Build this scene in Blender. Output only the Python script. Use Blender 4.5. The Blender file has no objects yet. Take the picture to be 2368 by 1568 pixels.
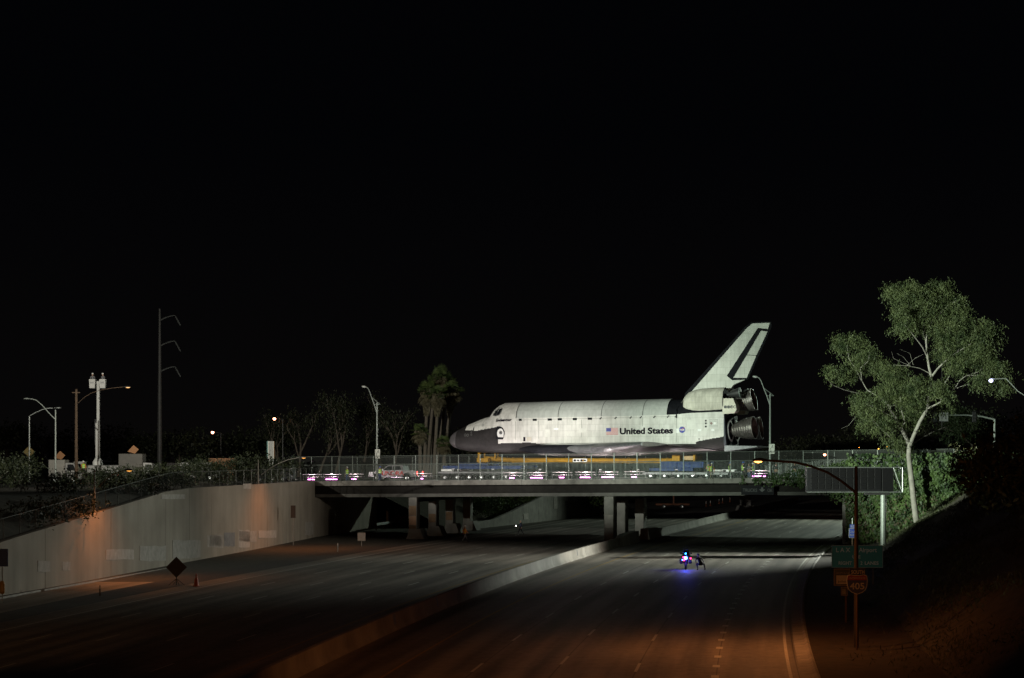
import bpy, bmesh, math, random
import numpy as np
from mathutils import Vector, Matrix, Euler

random.seed(7)
RNG = np.random.default_rng(11)
SC = bpy.context.scene
COL = SC.collection
R = math.radians

# ------------------------------------------------------------------ camera
# The photograph measured on a 2368 x 1568 grid: focal length in those pixels,
# principal column, horizon row, and the eye height above the freeway.
FOC, CX, HY, CZ = 4670.0, 1184.0, 1058.0, 9.1
cam_d = bpy.data.cameras.new('camera')
cam = bpy.data.objects.new('camera', cam_d)
COL.objects.link(cam)
cam.location = (0, 0, CZ)
cam.rotation_euler = (R(90), 0, 0)
cam_d.sensor_width = 36
cam_d.lens = FOC / 2368 * 36
cam_d.shift_y = (HY - 784) / 2368
cam_d.clip_start = 0.5
cam_d.clip_end = 5000
SC.camera = cam

# ------------------------------------------------------------------ night sky
world = bpy.data.worlds.new('World')
SC.world = world
world.use_nodes = True
wn = world.node_tree.nodes
wl = world.node_tree.links
wn.clear()
w_out = wn.new('ShaderNodeOutputWorld')
w_bg = wn.new('ShaderNodeBackground')
w_geo = wn.new('ShaderNodeTexCoord')
w_sep = wn.new('ShaderNodeSeparateXYZ')
w_ramp = wn.new('ShaderNodeValToRGB')
wl.new(w_geo.outputs['Generated'], w_sep.inputs[0])
wl.new(w_sep.outputs['Z'], w_ramp.inputs[0])
w_ramp.color_ramp.elements[0].position = 0.0
w_ramp.color_ramp.elements[0].color = (0.0023, 0.0020, 0.0020, 1)
w_ramp.color_ramp.elements[1].position = 0.16
w_ramp.color_ramp.elements[1].color = (0.0007, 0.0008, 0.0012, 1)
wl.new(w_ramp.outputs[0], w_bg.inputs[0])
w_bg.inputs[1].default_value = 1.0
wl.new(w_bg.outputs[0], w_out.inputs[0])

SC.view_settings.view_transform = 'Standard'
SC.view_settings.look = 'None'
SC.view_settings.exposure = 0.0
SC.view_settings.gamma = 1.0
SC.render.engine = 'CYCLES'
SC.cycles.use_denoising = True
SC.cycles.max_bounces = 5
SC.cycles.diffuse_bounces = 2
SC.cycles.glossy_bounces = 2
SC.cycles.transparent_max_bounces = 12
SC.cycles.sample_clamp_indirect = 3.0
SC.cycles.use_light_tree = True


def spot(name, loc, target, power, color, cone, blend=0.6, radius=0.4):
    d = bpy.data.lights.new(name, 'SPOT')
    d.energy = power
    d.color = color
    d.spot_size = R(cone)
    d.spot_blend = blend
    d.shadow_soft_size = radius
    o = bpy.data.objects.new(name, d)
    COL.objects.link(o)
    o.location = loc
    o.rotation_euler = (Vector(target) - Vector(loc)).to_track_quat('-Z', 'Y').to_euler()
    return o


HALIDE = (0.82, 1.0, 0.83)
WARM = (1.0, 0.97, 0.88)
SODIUM = (1.0, 0.32, 0.085)
# a portable flood tower stands left of the view on the camera's side of the overpass, its four
# lamps aimed at nose, mid-body, tail and the big tree; another stands beyond the overpass behind
# the tree, and a smaller one on the right bank throws light on the left wall
TOWER = (-60, 118, 20)
spot('flood_nose', TOWER, (1.5, 240, 12.2), 430000, WARM, 12.5, 0.8, 0.5)
spot('flood_body', TOWER, (15, 235, 13.2), 420000, (0.93, 1.0, 0.88), 13.5, 0.8, 0.5)
spot('flood_tail', TOWER, (28, 227, 15.2), 430000, HALIDE, 15.5, 0.8, 0.5)
spot('flood_tree', TOWER, (44.5, 203, 14.5), 1200000, (0.88, 1.0, 0.82), 15.5, 0.6, 0.5)
spot('flood_wall', (50, 150, 15), (-26, 205, 5.0), 130000, (1.0, 0.90, 0.75), 33, 0.9, 0.4)
spot('flood_palms', TOWER, (-20, 292, 22), 380000, (1.0, 0.97, 0.84), 30, 1.0, 0.5)
spot('flood_signs', (15, -8, 10.5), (25.2, 140, 2.0), 19000, HALIDE, 3.6, 0.6, 0.3)
# sodium street lamps of the freeway that stand nearer than the view begins
spot('sodium_near_right', (7, 66, 11), (5, 94, 0), 4600, SODIUM, 105, 1.0, 0.3)
spot('sodium_near_left', (-22, 62, 11), (-34, 130, 3.0), 7000, (1.0, 0.50, 0.20), 46, 1.0, 0.3)
spot('flood_far', (64, 300, 27.0), (24, 268, 0), 46000, HALIDE, 74, 0.6, 0.35)


# ------------------------------------------------------------------ helpers
def P(x, y, Y):
    """point that stands Y metres ahead, seen at grid position x, y"""
    return Vector(((x - CX) * Y / FOC, Y, CZ - (y - HY) * Y / FOC))


def G(x, y, z=0.0):
    Y = FOC * (CZ - z) / (y - HY)
    return P(x, y, Y)


def PXM(Y):
    return FOC / Y


class MB:
    """collects shapes into one mesh"""

    def __init__(self):
        self.v, self.f, self.m = [], [], []
        self.mi = 0

    def add(self, verts, faces):
        b = len(self.v)
        self.v += [tuple(p) for p in verts]
        for f in faces:
            self.f.append(tuple(i + b for i in f))
            self.m.append(self.mi)
        return self

    def box(self, c, s, rz=0.0, rx=0.0, ry=0.0):
        M = Euler((rx, ry, rz)).to_matrix()
        c = Vector(c)
        vs = []
        for dz in (-.5, .5):
            for dx, dy in ((-.5, -.5), (.5, -.5), (.5, .5), (-.5, .5)):
                vs.append(c + M @ Vector((dx * s[0], dy * s[1], dz * s[2])))
        return self.add(vs, [(3, 2, 1, 0), (4, 5, 6, 7), (0, 1, 5, 4), (1, 2, 6, 5), (2, 3, 7, 6), (3, 0, 4, 7)])

    def bbox(self, c, s, b=0.03, rz=0.0):
        """box with chamfered vertical and top edges"""
        M = Matrix.Rotation(rz, 3, 'Z')
        c = Vector(c)
        hx, hy, hz = s[0] / 2, s[1] / 2, s[2] / 2
        b = min(b, hx * .9, hy * .9, hz * .9)

        def ring(ix, iy, z, ch):
            x, y = hx - ix, hy - iy
            pts = [(-x + ch, -y), (x - ch, -y), (x, -y + ch), (x, y - ch), (x - ch, y), (-x + ch, y), (-x, y - ch), (-x, -y + ch)]
            return [c + M @ Vector((p[0], p[1], z)) for p in pts]
        rings = [ring(b, b, -hz, b * .5), ring(0, 0, -hz + b, b), ring(0, 0, hz - b, b), ring(b, b, hz, b * .5)]
        vs = [p for r in rings for p in r]
        fs = [tuple(reversed(range(8))), tuple(range(24, 32))]
        for k in range(3):
            for i in range(8):
                j = (i + 1) % 8
                fs.append((k * 8 + i, k * 8 + j, k * 8 + 8 + j, k * 8 + 8 + i))
        return self.add(vs, fs)

    def tube(self, pts, rad, n=8, cap=True):
        pts = [Vector(p) for p in pts]
        if not hasattr(rad, '__len__'):
            rad = [rad] * len(pts)
        rings = []
        up = None
        for i, p in enumerate(pts):
            d = (pts[min(i + 1, len(pts) - 1)] - pts[max(i - 1, 0)]).normalized()
            if up is None:
                up = Vector((0, 0, 1)) if abs(d.z) < .9 else Vector((1, 0, 0))
            a = d.cross(up).normalized()
            b = a.cross(d).normalized()
            up = b
            rings.append([p + (a * math.cos(t) + b * math.sin(t)) * rad[i] for t in [2 * math.pi * k / n for k in range(n)]])
        vs = [q for r in rings for q in r]
        fs = []
        for k in range(len(rings) - 1):
            for i in range(n):
                j = (i + 1) % n
                fs.append((k * n + i, k * n + n + i, k * n + n + j, k * n + j))
        if cap:
            fs.append(tuple(range(n)))
            fs.append(tuple(reversed(range((len(rings) - 1) * n, len(rings) * n))))
        return self.add(vs, fs)

    def lathe(self, prof, M=None, n=16, cap=(True, True)):
        """prof: list of (radius, height) about local Z, placed by matrix M"""
        M = M or Matrix()
        vs = []
        for r, h in prof:
            for k in range(n):
                t = 2 * math.pi * k / n
                vs.append(M @ Vector((r * math.cos(t), r * math.sin(t), h)))
        fs = []
        for k in range(len(prof) - 1):
            for i in range(n):
                j = (i + 1) % n
                fs.append((k * n + i, k * n + j, k * n + n + j, k * n + n + i))
        if cap[0]:
            fs.append(tuple(reversed(range(n))))
        if cap[1]:
            fs.append(tuple(range((len(prof) - 1) * n, len(prof) * n)))
        return self.add(vs, fs)

    def prism(self, poly, fn, d0, d1):
        """outline poly (2-D) extruded from depth d0 to d1, fn(u, v, d) -> point"""
        n = len(poly)
        vs = [fn(u, v, d0) for u, v in poly] + [fn(u, v, d1) for u, v in poly]
        fs = [tuple(range(n)), tuple(reversed(range(n, 2 * n)))]
        for i in range(n):
            j = (i + 1) % n
            fs.append((i, n + i, n + j, j))
        return self.add(vs, fs)

    def loft(self, rings, closed=True, cap=True):
        n = len(rings[0])
        vs = [p for r in rings for p in r]
        fs = []
        for k in range(len(rings) - 1):
            for i in range(n if closed else n - 1):
                j = (i + 1) % n
                fs.append((k * n + i, k * n + j, k * n + n + j, k * n + n + i))
        if cap and closed:
            fs.append(tuple(reversed(range(n))))
            fs.append(tuple(range((len(rings) - 1) * n, len(rings) * n)))
        return self.add(vs, fs)

    def build(self, name, mats, parent=None, smooth=False, loc=None, fixn=True):
        me = bpy.data.meshes.new(name)
        me.from_pydata([tuple(v) for v in self.v], [], self.f)
        if not isinstance(mats, (list, tuple)):
            mats = [mats]
        for m in mats:
            me.materials.append(m)
        if len(mats) > 1:
            me.polygons.foreach_set('material_index', self.m)
        if fixn:
            bm = bmesh.new()
            bm.from_mesh(me)
            bmesh.ops.recalc_face_normals(bm, faces=bm.faces)
            bm.to_mesh(me)
            bm.free()
        if smooth:
            me.polygons.foreach_set('use_smooth', [True] * len(me.polygons))
            try:
                me.set_sharp_from_angle(angle=R(smooth if smooth is not True else 40))
            except Exception:
                pass
        me.update()
        return link(name, me, parent, loc)


def link(name, me, parent=None, loc=None):
    o = bpy.data.objects.new(name, me)
    COL.objects.link(o)
    if parent is not None:
        o.parent = parent
    if loc is not None:
        o.location = loc
    return o


def tag(o, label, cat, group=None, kind=None):
    o['label'] = label
    o['category'] = cat
    if group:
        o['group'] = group
    if kind:
        o['kind'] = kind
    return o


def structure(o):
    o['kind'] = 'structure'
    return o


def thing(name, label, cat, loc=(0, 0, 0), rz=0.0, group=None):
    o = bpy.data.objects.new(name, None)
    o.empty_display_size = 0.3
    COL.objects.link(o)
    o.location = loc
    o.rotation_euler = (0, 0, rz)
    return tag(o, label, cat, group)


def copy_tree(o, parent=None):
    c = o.copy()
    COL.objects.link(c)
    c.parent = parent
    for ch in list(o.children):
        copy_tree(ch, c)
    return c


def text_mesh(txt, size=1.0, offset=0.0, shear=0.0, align='LEFT', spacing=1.0):
    cu = bpy.data.curves.new('lettering', 'FONT')
    cu.body = txt
    cu.size = size
    cu.offset = offset
    cu.shear = shear
    cu.align_x = align
    cu.space_character = spacing
    cu.resolution_u = 4
    ob = bpy.data.objects.new('lettering', cu)
    COL.objects.link(ob)
    dg = bpy.context.evaluated_depsgraph_get()
    me = bpy.data.meshes.new_from_object(ob.evaluated_get(dg))
    bpy.data.objects.remove(ob)
    bpy.data.curves.remove(cu)
    return me


def text_on(name, txt, size, mat, parent, origin, ux, uz, offset=0.0, shear=0.0, align='LEFT', width=None, spacing=1.0):
    """flat lettering laid on a plane: origin + x*ux + y*uz (local to parent)"""
    me = text_mesh(txt, size, offset, shear, align, spacing)
    co = np.empty(len(me.vertices) * 3)
    me.vertices.foreach_get('co', co)
    co = co.reshape(-1, 3)
    sx = 1.0
    if width:
        sx = width / max(1e-6, co[:, 0].max() - co[:, 0].min())
    out = np.array(origin)[None] + co[:, :1] * sx * np.array(ux)[None] + co[:, 1:2] * np.array(uz)[None]
    me.vertices.foreach_set('co', out.ravel())
    me.materials.clear()
    me.materials.append(mat)
    me.update()
    return link(name, me, parent)


# ------------------------------------------------------------------ materials
MATS = {}


def nodes_of(m):
    m.use_nodes = True
    nt = m.node_tree
    return nt, nt.nodes.get('Principled BSDF')


def mat(name, col, rough=0.6, metal=0.0, var=0.0, scale=3.0, emit=None, estr=0.0, bump=0.0, alpha=1.0, spec=None, detail=5.0, stretch=None, dark=None):
    """plain procedural paint, concrete, metal ...: a colour broken up by noise"""
    if name in MATS:
        return MATS[name]
    m = bpy.data.materials.new(name)
    nt, b = nodes_of(m)
    b.inputs['Base Color'].default_value = (*col, 1)
    b.inputs['Roughness'].default_value = rough
    b.inputs['Metallic'].default_value = metal
    if spec is not None:
        b.inputs['Specular IOR Level'].default_value = spec
    if alpha < 1:
        b.inputs['Alpha'].default_value = alpha
    if emit:
        b.inputs['Emission Color'].default_value = (*emit, 1)
        b.inputs['Emission Strength'].default_value = estr
    if var > 0 or bump > 0:
        tc = nt.nodes.new('ShaderNodeTexCoord')
        mp = nt.nodes.new('ShaderNodeMapping')
        nz = nt.nodes.new('ShaderNodeTexNoise')
        nt.links.new(tc.outputs['Object'], mp.inputs[0])
        if stretch:
            mp.inputs['Scale'].default_value = stretch
        nt.links.new(mp.outputs[0], nz.inputs['Vector'])
        nz.inputs['Scale'].default_value = scale
        nz.inputs['Detail'].default_value = detail
        nz.inputs['Roughness'].default_value = 0.6
        if var > 0:
            rp = nt.nodes.new('ShaderNodeValToRGB')
            rp.color_ramp.elements[0].position = 0.3
            rp.color_ramp.elements[1].position = 0.72
            lo = dark if dark else tuple(max(0, c * (1 - var)) for c in col)
            hi = tuple(min(1, c * (1 + var * .6)) for c in col)
            rp.color_ramp.elements[0].color = (*lo, 1)
            rp.color_ramp.elements[1].color = (*hi, 1)
            nt.links.new(nz.outputs[0], rp.inputs[0])
            nt.links.new(rp.outputs[0], b.inputs['Base Color'])
        if bump > 0:
            bp = nt.nodes.new('ShaderNodeBump')
            bp.inputs['Strength'].default_value = bump
            bp.inputs['Distance'].default_value = 0.05
            nt.links.new(nz.outputs[0], bp.inputs['Height'])
            nt.links.new(bp.outputs[0], b.inputs['Normal'])
    MATS[name] = m
    return m


def glow(name, col, strength):
    if name in MATS:
        return MATS[name]
    m = bpy.data.materials.new(name)
    nt, b = nodes_of(m)
    b.inputs['Base Color'].default_value = (*[c * .5 for c in col], 1)
    b.inputs['Emission Color'].default_value = (*col, 1)
    b.inputs['Emission Strength'].default_value = strength
    MATS[name] = m
    return m


def leaf_mat(name, c0, c1, trans=0.25):
    if name in MATS:
        return MATS[name]
    m = bpy.data.materials.new(name)
    nt, b = nodes_of(m)
    tc = nt.nodes.new('ShaderNodeTexCoord')
    nz = nt.nodes.new('ShaderNodeTexNoise')
    nz.inputs['Scale'].default_value = 0.9
    nz.inputs['Detail'].default_value = 6
    nt.links.new(tc.outputs['Object'], nz.inputs['Vector'])
    rp = nt.nodes.new('ShaderNodeValToRGB')
    rp.color_ramp.elements[0].position = 0.35
    rp.color_ramp.elements[1].position = 0.68
    rp.color_ramp.elements[0].color = (*c0, 1)
    rp.color_ramp.elements[1].color = (*c1, 1)
    nt.links.new(nz.outputs[0], rp.inputs[0])
    nt.links.new(rp.outputs[0], b.inputs['Base Color'])
    b.inputs['Roughness'].default_value = 0.6
    tr = nt.nodes.new('ShaderNodeBsdfTranslucent')
    nt.links.new(rp.outputs[0], tr.inputs[0])
    mx = nt.nodes.new('ShaderNodeMixShader')
    mx.inputs[0].default_value = trans
    nt.links.new(b.outputs[0], mx.inputs[1])
    nt.links.new(tr.outputs[0], mx.inputs[2])
    nt.links.new(mx.outputs[0], nt.nodes['Material Output'].inputs[0])
    MATS[name] = m
    return m


def screen_mat(name, col, cover):
    """woven wire seen from far off: part wire, part air"""
    m = bpy.data.materials.new(name)
    nt, b = nodes_of(m)
    b.inputs['Base Color'].default_value = (*col, 1)
    b.inputs['Metallic'].default_value = 0.3
    b.inputs['Roughness'].default_value = 0.5
    tr = nt.nodes.new('ShaderNodeBsdfTransparent')
    mx = nt.nodes.new('ShaderNodeMixShader')
    mx.inputs[0].default_value = cover
    nt.links.new(tr.outputs[0], mx.inputs[1])
    nt.links.new(b.outputs[0], mx.inputs[2])
    nt.links.new(mx.outputs[0], nt.nodes['Material Output'].inputs[0])
    return m


M_STEEL = mat('galvanised_steel', (.28, .30, .29), .45, .6, .2, 4)
M_DSTEEL = mat('dark_steel', (.05, .05, .05), .5, .4, .2, 4)
M_BLACK = mat('black_paint', (.012, .012, .013), .5, 0, .2, 5)
M_RUBBER = mat('rubber', (.012, .012, .012), .8, 0, .3, 8)
M_WHITE = mat('white_paint', (.72, .73, .70), .45, 0, .12, 3)
M_CHROME = mat('chrome', (.75, .76, .76), .18, 1.0, .1, 6)
M_GLASS = mat('dark_glass', (.012, .014, .016), .08, 0, 0, 1, spec=.8)
M_CONC = mat('concrete', (.30, .29, .27), .85, 0, .35, 1.2, bump=.25, detail=8)
M_CONC_D = mat('stained_concrete', (.22, .205, .185), .88, 0, .5, .9, bump=.3, detail=8)
M_POLE = mat('lamp_pole_paint', (.28, .31, .285), .5, .25, .15, 3)
M_WOOD = mat('creosoted_wood', (.10, .065, .04), .85, 0, .4, 3, bump=.3)
M_RED_L = glow('red_lamp', (1.0, .06, .05), 6)
M_AMBER_L = glow('amber_lamp', (1.0, .42, .05), 9)
M_WHITE_L = glow('white_lamp', (1.0, .97, .9), 10)
M_SOD_L = glow('sodium_lamp', (1.0, .36, .20), 12)
# ------------------------------------------------------------------ the lie of the land
def C(Y):
    """across-position of the reference lane line at distance Y"""
    if Y <= 223:
        return -1.48 + .043 * Y + .000413 * Y * Y
    return 28.65 + .225 * (Y - 223)


def CT(Y):
    return .043 + .000826 * Y if Y <= 223 else .225


def RP(Y, o, z=0.0):
    return Vector((C(Y) + o, Y, z))


def WX(Y):
    """foot of the left retaining wall"""
    if Y <= 203:
        return -33.6 + .1165 * (Y - 132.6)
    if Y <= 232:
        return -25.4 + .0954 * (Y - 203)
    return -22.63 + .155 * (Y - 232)


def rz(Y):
    """the ramp dips a little towards the overpass"""
    t = min(1, max(0, (Y - 135) / 95))
    return -.5 * t


def WT(Y):
    """top of the left retaining wall"""
    if Y < 132.6:
        return max(.8, 3.53 - (132.6 - Y) * .071)
    if Y < 173:
        return 3.53 + (Y - 132.6) / 40.4 * 2.87
    return 6.4 + (Y - 173) * .001


def wall_Y(x):
    """distance at which the wall foot is seen in column x"""
    k = (x - CX) / FOC
    lo, hi = 90., 264.
    for _ in range(40):
        m = (lo + hi) / 2
        if WX(m) - k * m > 0:
            hi = m
        else:
            lo = m
    return (lo + hi) / 2


PHI = R(20.4)
BC, BS = math.cos(PHI), math.sin(PHI)
B_O = Vector((0, 224, 0))


def zd(u):
    """walking level of the overpass"""
    return 6.45 + .0108 * u


def BW(u, w, z):
    return Vector((u * BC + w * BS, 224 - u * BS + w * BC, z))


def bridge_u(x, w=0.0):
    k = (x - CX) / FOC
    return (k * (224 + w * BC) - w * BS) / (BC + k * BS)


def asphalt(name, c_lo, c_hi, sx, sy):
    m = bpy.data.materials.new(name)
    nt, b = nodes_of(m)
    uv = nt.nodes.new('ShaderNodeUVMap')
    mp = nt.nodes.new('ShaderNodeMapping')
    mp.inputs['Scale'].default_value = (sx, sy, 1)
    nt.links.new(uv.outputs[0], mp.inputs[0])
    n1 = nt.nodes.new('ShaderNodeTexNoise')
    n1.inputs['Scale'].default_value = 1.0
    n1.inputs['Detail'].default_value = 4
    nt.links.new(mp.outputs[0], n1.inputs['Vector'])
    n2 = nt.nodes.new('ShaderNodeTexNoise')
    n2.inputs['Scale'].default_value = 1.6
    n2.inputs['Detail'].default_value = 10
    n2.inputs['Roughness'].default_value = .75
    nt.links.new(uv.outputs[0], n2.inputs['Vector'])
    br = nt.nodes.new('ShaderNodeTexBrick')
    br.offset = 0.0
    br.inputs['Scale'].default_value = 1.0
    br.inputs['Brick Width'].default_value = 4.6
    br.inputs['Row Height'].default_value = 3.45
    br.inputs['Mortar Size'].default_value = .035
    br.inputs['Mortar Smooth'].default_value = .3
    br.inputs['Color1'].default_value = (1, 1, 1, 1)
    br.inputs['Color2'].default_value = (.88, .88, .88, 1)
    br.inputs['Mortar'].default_value = (.35, .35, .35, 1)
    nt.links.new(uv.outputs[0], br.inputs['Vector'])
    ad = nt.nodes.new('ShaderNodeMix')
    ad.data_type = 'FLOAT'
    ad.inputs[0].default_value = .42
    nt.links.new(n1.outputs[0], ad.inputs[2])
    nt.links.new(n2.outputs[0], ad.inputs[3])
    sv = nt.nodes.new('ShaderNodeSeparateXYZ')
    nt.links.new(uv.outputs[0], sv.inputs[0])
    ph = nt.nodes.new('ShaderNodeMath')
    ph.operation = 'MULTIPLY'
    ph.inputs[1].default_value = 2 * math.pi / 1.73
    nt.links.new(sv.outputs[1], ph.inputs[0])
    wv = nt.nodes.new('ShaderNodeMath')
    wv.operation = 'COSINE'
    nt.links.new(ph.outputs[0], wv.inputs[0])
    ws = nt.nodes.new('ShaderNodeMath')
    ws.operation = 'MULTIPLY_ADD'
    ws.inputs[1].default_value = .035
    nt.links.new(wv.outputs[0], ws.inputs[0])
    nt.links.new(ad.outputs[0], ws.inputs[2])
    rp = nt.nodes.new('ShaderNodeValToRGB')
    rp.color_ramp.elements[0].position = .40
    rp.color_ramp.elements[1].position = .60
    rp.color_ramp.elements[0].color = (*c_lo, 1)
    rp.color_ramp.elements[1].color = (*c_hi, 1)
    nt.links.new(ws.outputs[0], rp.inputs[0])
    mx = nt.nodes.new('ShaderNodeMix')
    mx.data_type = 'RGBA'
    mx.blend_type = 'MULTIPLY'
    mx.inputs[0].default_value = 1
    nt.links.new(rp.outputs[0], mx.inputs[6])
    nt.links.new(br.outputs[0], mx.inputs[7])
    nt.links.new(mx.outputs[2], b.inputs['Base Color'])
    b.inputs['Roughness'].default_value = .62
    bp = nt.nodes.new('ShaderNodeBump')
    bp.inputs['Strength'].default_value = .15
    bp.inputs['Distance'].default_value = .02
    nt.links.new(n2.outputs[0], bp.inputs['Height'])
    nt.links.new(bp.outputs[0], b.inputs['Normal'])
    return m


def sheet(name, rows, m, uvs=None, smooth=True):
    """rows: list of equal-length rows of points"""
    n = len(rows[0])
    vs = [tuple(p) for r in rows for p in r]
    fs = [(k * n + i, k * n + i + 1, k * n + n + i + 1, k * n + n + i) for k in range(len(rows) - 1) for i in range(n - 1)]
    me = bpy.data.meshes.new(name)
    me.from_pydata(vs, [], fs)
    me.materials.append(m)
    if uvs:
        fl = [q for r in uvs for q in r]
        ul = me.uv_layers.new(name='UVMap')
        for lp in me.loops:
            ul.data[lp.index].uv = fl[lp.vertex_index]
    if smooth:
        me.polygons.foreach_set('use_smooth', [True] * len(me.polygons))
    me.update()
    return link(name, me)


M_ROAD = asphalt('worn_concrete_lanes', (.085, .078, .068), (.25, .23, .20), .03, .75)
M_RAMP = asphalt('ramp_asphalt', (.17, .145, .115), (.30, .26, .21), .05, .8)
M_STREET = asphalt('street_asphalt', (.04, .04, .04), (.075, .075, .07), .05, .8)
M_DIRT = mat('bare_dirt', (.032, .024, .016), .95, 0, .55, 1.3, bump=.6, detail=10)
M_SOIL = mat('dark_soil_and_litter', (.055, .048, .032), .95, 0, .6, 1.6, bump=.8, detail=10)
M_LINE = mat('worn_white_marking', (.52, .52, .48), .6, 0, .35, 5)
M_YEL = mat('worn_yellow_marking', (.36, .24, .05), .6, 0, .35, 5)

structure(sheet('ground', [[(-3000, -300, -.06), (3000, -300, -.06)], [(-3000, 4000, -.06), (3000, 4000, -.06)]], M_SOIL))

YS = list(range(30, 700, 5))
OS = [-37.0, -30, -23, -16, -9, -2, 5, 7.0]
road = structure(sheet('freeway', [[RP(Y, o) for o in OS] for Y in YS], M_ROAD, [[(Y, o) for o in OS] for Y in YS]))
YR = list(range(30, 266, 5))
ramp = structure(sheet('exit_ramp', [[(WX(Y) + d, Y, rz(Y) + .012) for d in (1.15, 3.2, 5.4)] for Y in YR], M_RAMP, [[(Y, d) for d in (1.15, 3.2, 5.4)] for Y in YR]))
structure(sheet('dirt_strip', [[(WX(Y) - .1, Y, rz(Y) + .002), (WX(Y) + 5.4, Y, rz(Y) + .004), (WX(Y) * .5 + C(Y) * .5 - 16, Y, .10 + rz(Y) * .5), (C(Y) - 36.6, Y, .008)] for Y in range(30, 266, 4)], M_DIRT))
YV = list(range(30, 260, 4))
structure(sheet('verge', [[RP(Y, 7.75, .05), RP(Y, 9.5, .06 + .05 * math.sin(Y * .7)), RP(Y, 11.2, .1), RP(Y, 13.2, .4)] for Y in YV], M_DIRT))


def bank_z(o, Y):
    d = o - 12.6
    z = .25 + .62 * max(0, d)
    z += .25 * math.sin(Y * .21 + o * .8) * min(1, max(0, d) * .3)
    return min(6.75, z)


OB = [12.6, 14, 15.5, 17, 18.5, 20, 21.5, 23, 24.5, 27, 40, 90, 400]
structure(sheet('right_bank', [[RP(Y, o, bank_z(o, Y)) for o in OB] for Y in list(range(20, 240, 4))], M_SOIL))
structure(sheet('right_plateau', [[RP(Y, o, .2 + min(6.5, max(0, (o - 13) * .6))) for o in OB] for Y in list(range(238, 720, 12))], M_SOIL))
DL = [0, 1.5, 3, 5, 8, 12, 20, 50, 120, 500]
structure(sheet('left_bank', [[(WX(Y) - .25 - d, Y, min(max(6.1, WT(Y) - .3), WT(Y) - .3 + .42 * d)) for d in DL] for Y in range(40, 264, 4)], M_SOIL))
DF = [0, 3, 6, 10, 14, 30, 80, 500]
structure(sheet('far_left_bank', [[(C(Y) - 46 - d, Y, min(6.2, .5 * d)) for d in DF] for Y in range(262, 720, 10)], M_SOIL))


def strip(name, fn, ys, prof, m, parent=None):
    """profile (across, up) swept along the road; fn(Y, across, up)"""
    mb = MB()
    mb.loft([[fn(Y, a, b) for a, b in prof] for Y in ys])
    return mb.build(name, m, parent, smooth=30)


kerb_prof = [(0, -.05), (.18, -.05), (.16, .13), (.02, .13)]
strip('kerb', lambda Y, a, b: Vector((WX(Y) + .95 + a, Y, rz(Y) + b)), range(30, 266, 4), kerb_prof, M_CONC, ramp)
gut = [(0, -.05), (.75, -.05), (.75, .07), (.62, .15), (.5, .05), (0, .012)]
strip('gutter', lambda Y, a, b: RP(Y, 7.0 + a, b), range(30, 262, 4), gut, M_CONC, road)


def flat_mark(name, pts_l, pts_r, m, parent):
    vs, fs = [], []
    for a, b in zip(pts_l, pts_r):
        vs += [a, b]
    for i in range(len(pts_l) - 1):
        fs.append((2 * i, 2 * i + 1, 2 * i + 3, 2 * i + 2))
    mb = MB()
    mb.add(vs, fs)
    return mb.build(name, m, parent)


for nm, o, w, m, zz in (('edge_line', -34.6, .15, M_LINE, .006), ('yellow_line', -10.4, .14, M_YEL, .006), ('edge_line', 6.55, .14, M_LINE, .006), ('yellow_line', -17.2, .14, M_YEL, .006)):
    ys = list(range(34, 460, 6))
    flat_mark(nm, [RP(Y, o - w / 2, zz) for Y in ys], [RP(Y, o + w / 2, zz) for Y in ys], m, road)
dash_me = None
for o in (-6.95, -3.45, 0.0, -20.6, -24.1, -27.6, -31.1):
    Y = 44.0 + (3.1 if o == -3.45 else 0)
    while Y < 330:
        if dash_me is None:
            mb = MB().add([(-.065, -1.83, 0), (.065, -1.83, 0), (.065, 1.83, 0), (-.065, 1.83, 0)], [(0, 1, 2, 3)])
            ob = mb.build('lane_dash', M_LINE, road)
            dash_me = ob.data
        else:
            ob = link('lane_dash', dash_me, road)
        ob.location = RP(Y, o, .006)
        ob.rotation_euler = (0, 0, -math.atan(CT(Y)))
        Y += 14.5
mb = MB().add([(-.16, -.5, 0), (.16, -.5, 0), (.16, .5, 0), (-.16, .5, 0)], [(0, 1, 2, 3)])
dot_me = None
Y = 79.6
while Y < 205:
    if dot_me is None:
        ob = mb.build('exit_lane_dash', M_LINE, road)
        dot_me = ob.data
    else:
        ob = link('exit_lane_dash', dot_me, road)
    ob.location = RP(Y, 3.4, .006)
    ob.rotation_euler = (0, 0, -math.atan(CT(Y)))
    Y += 4.22

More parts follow.
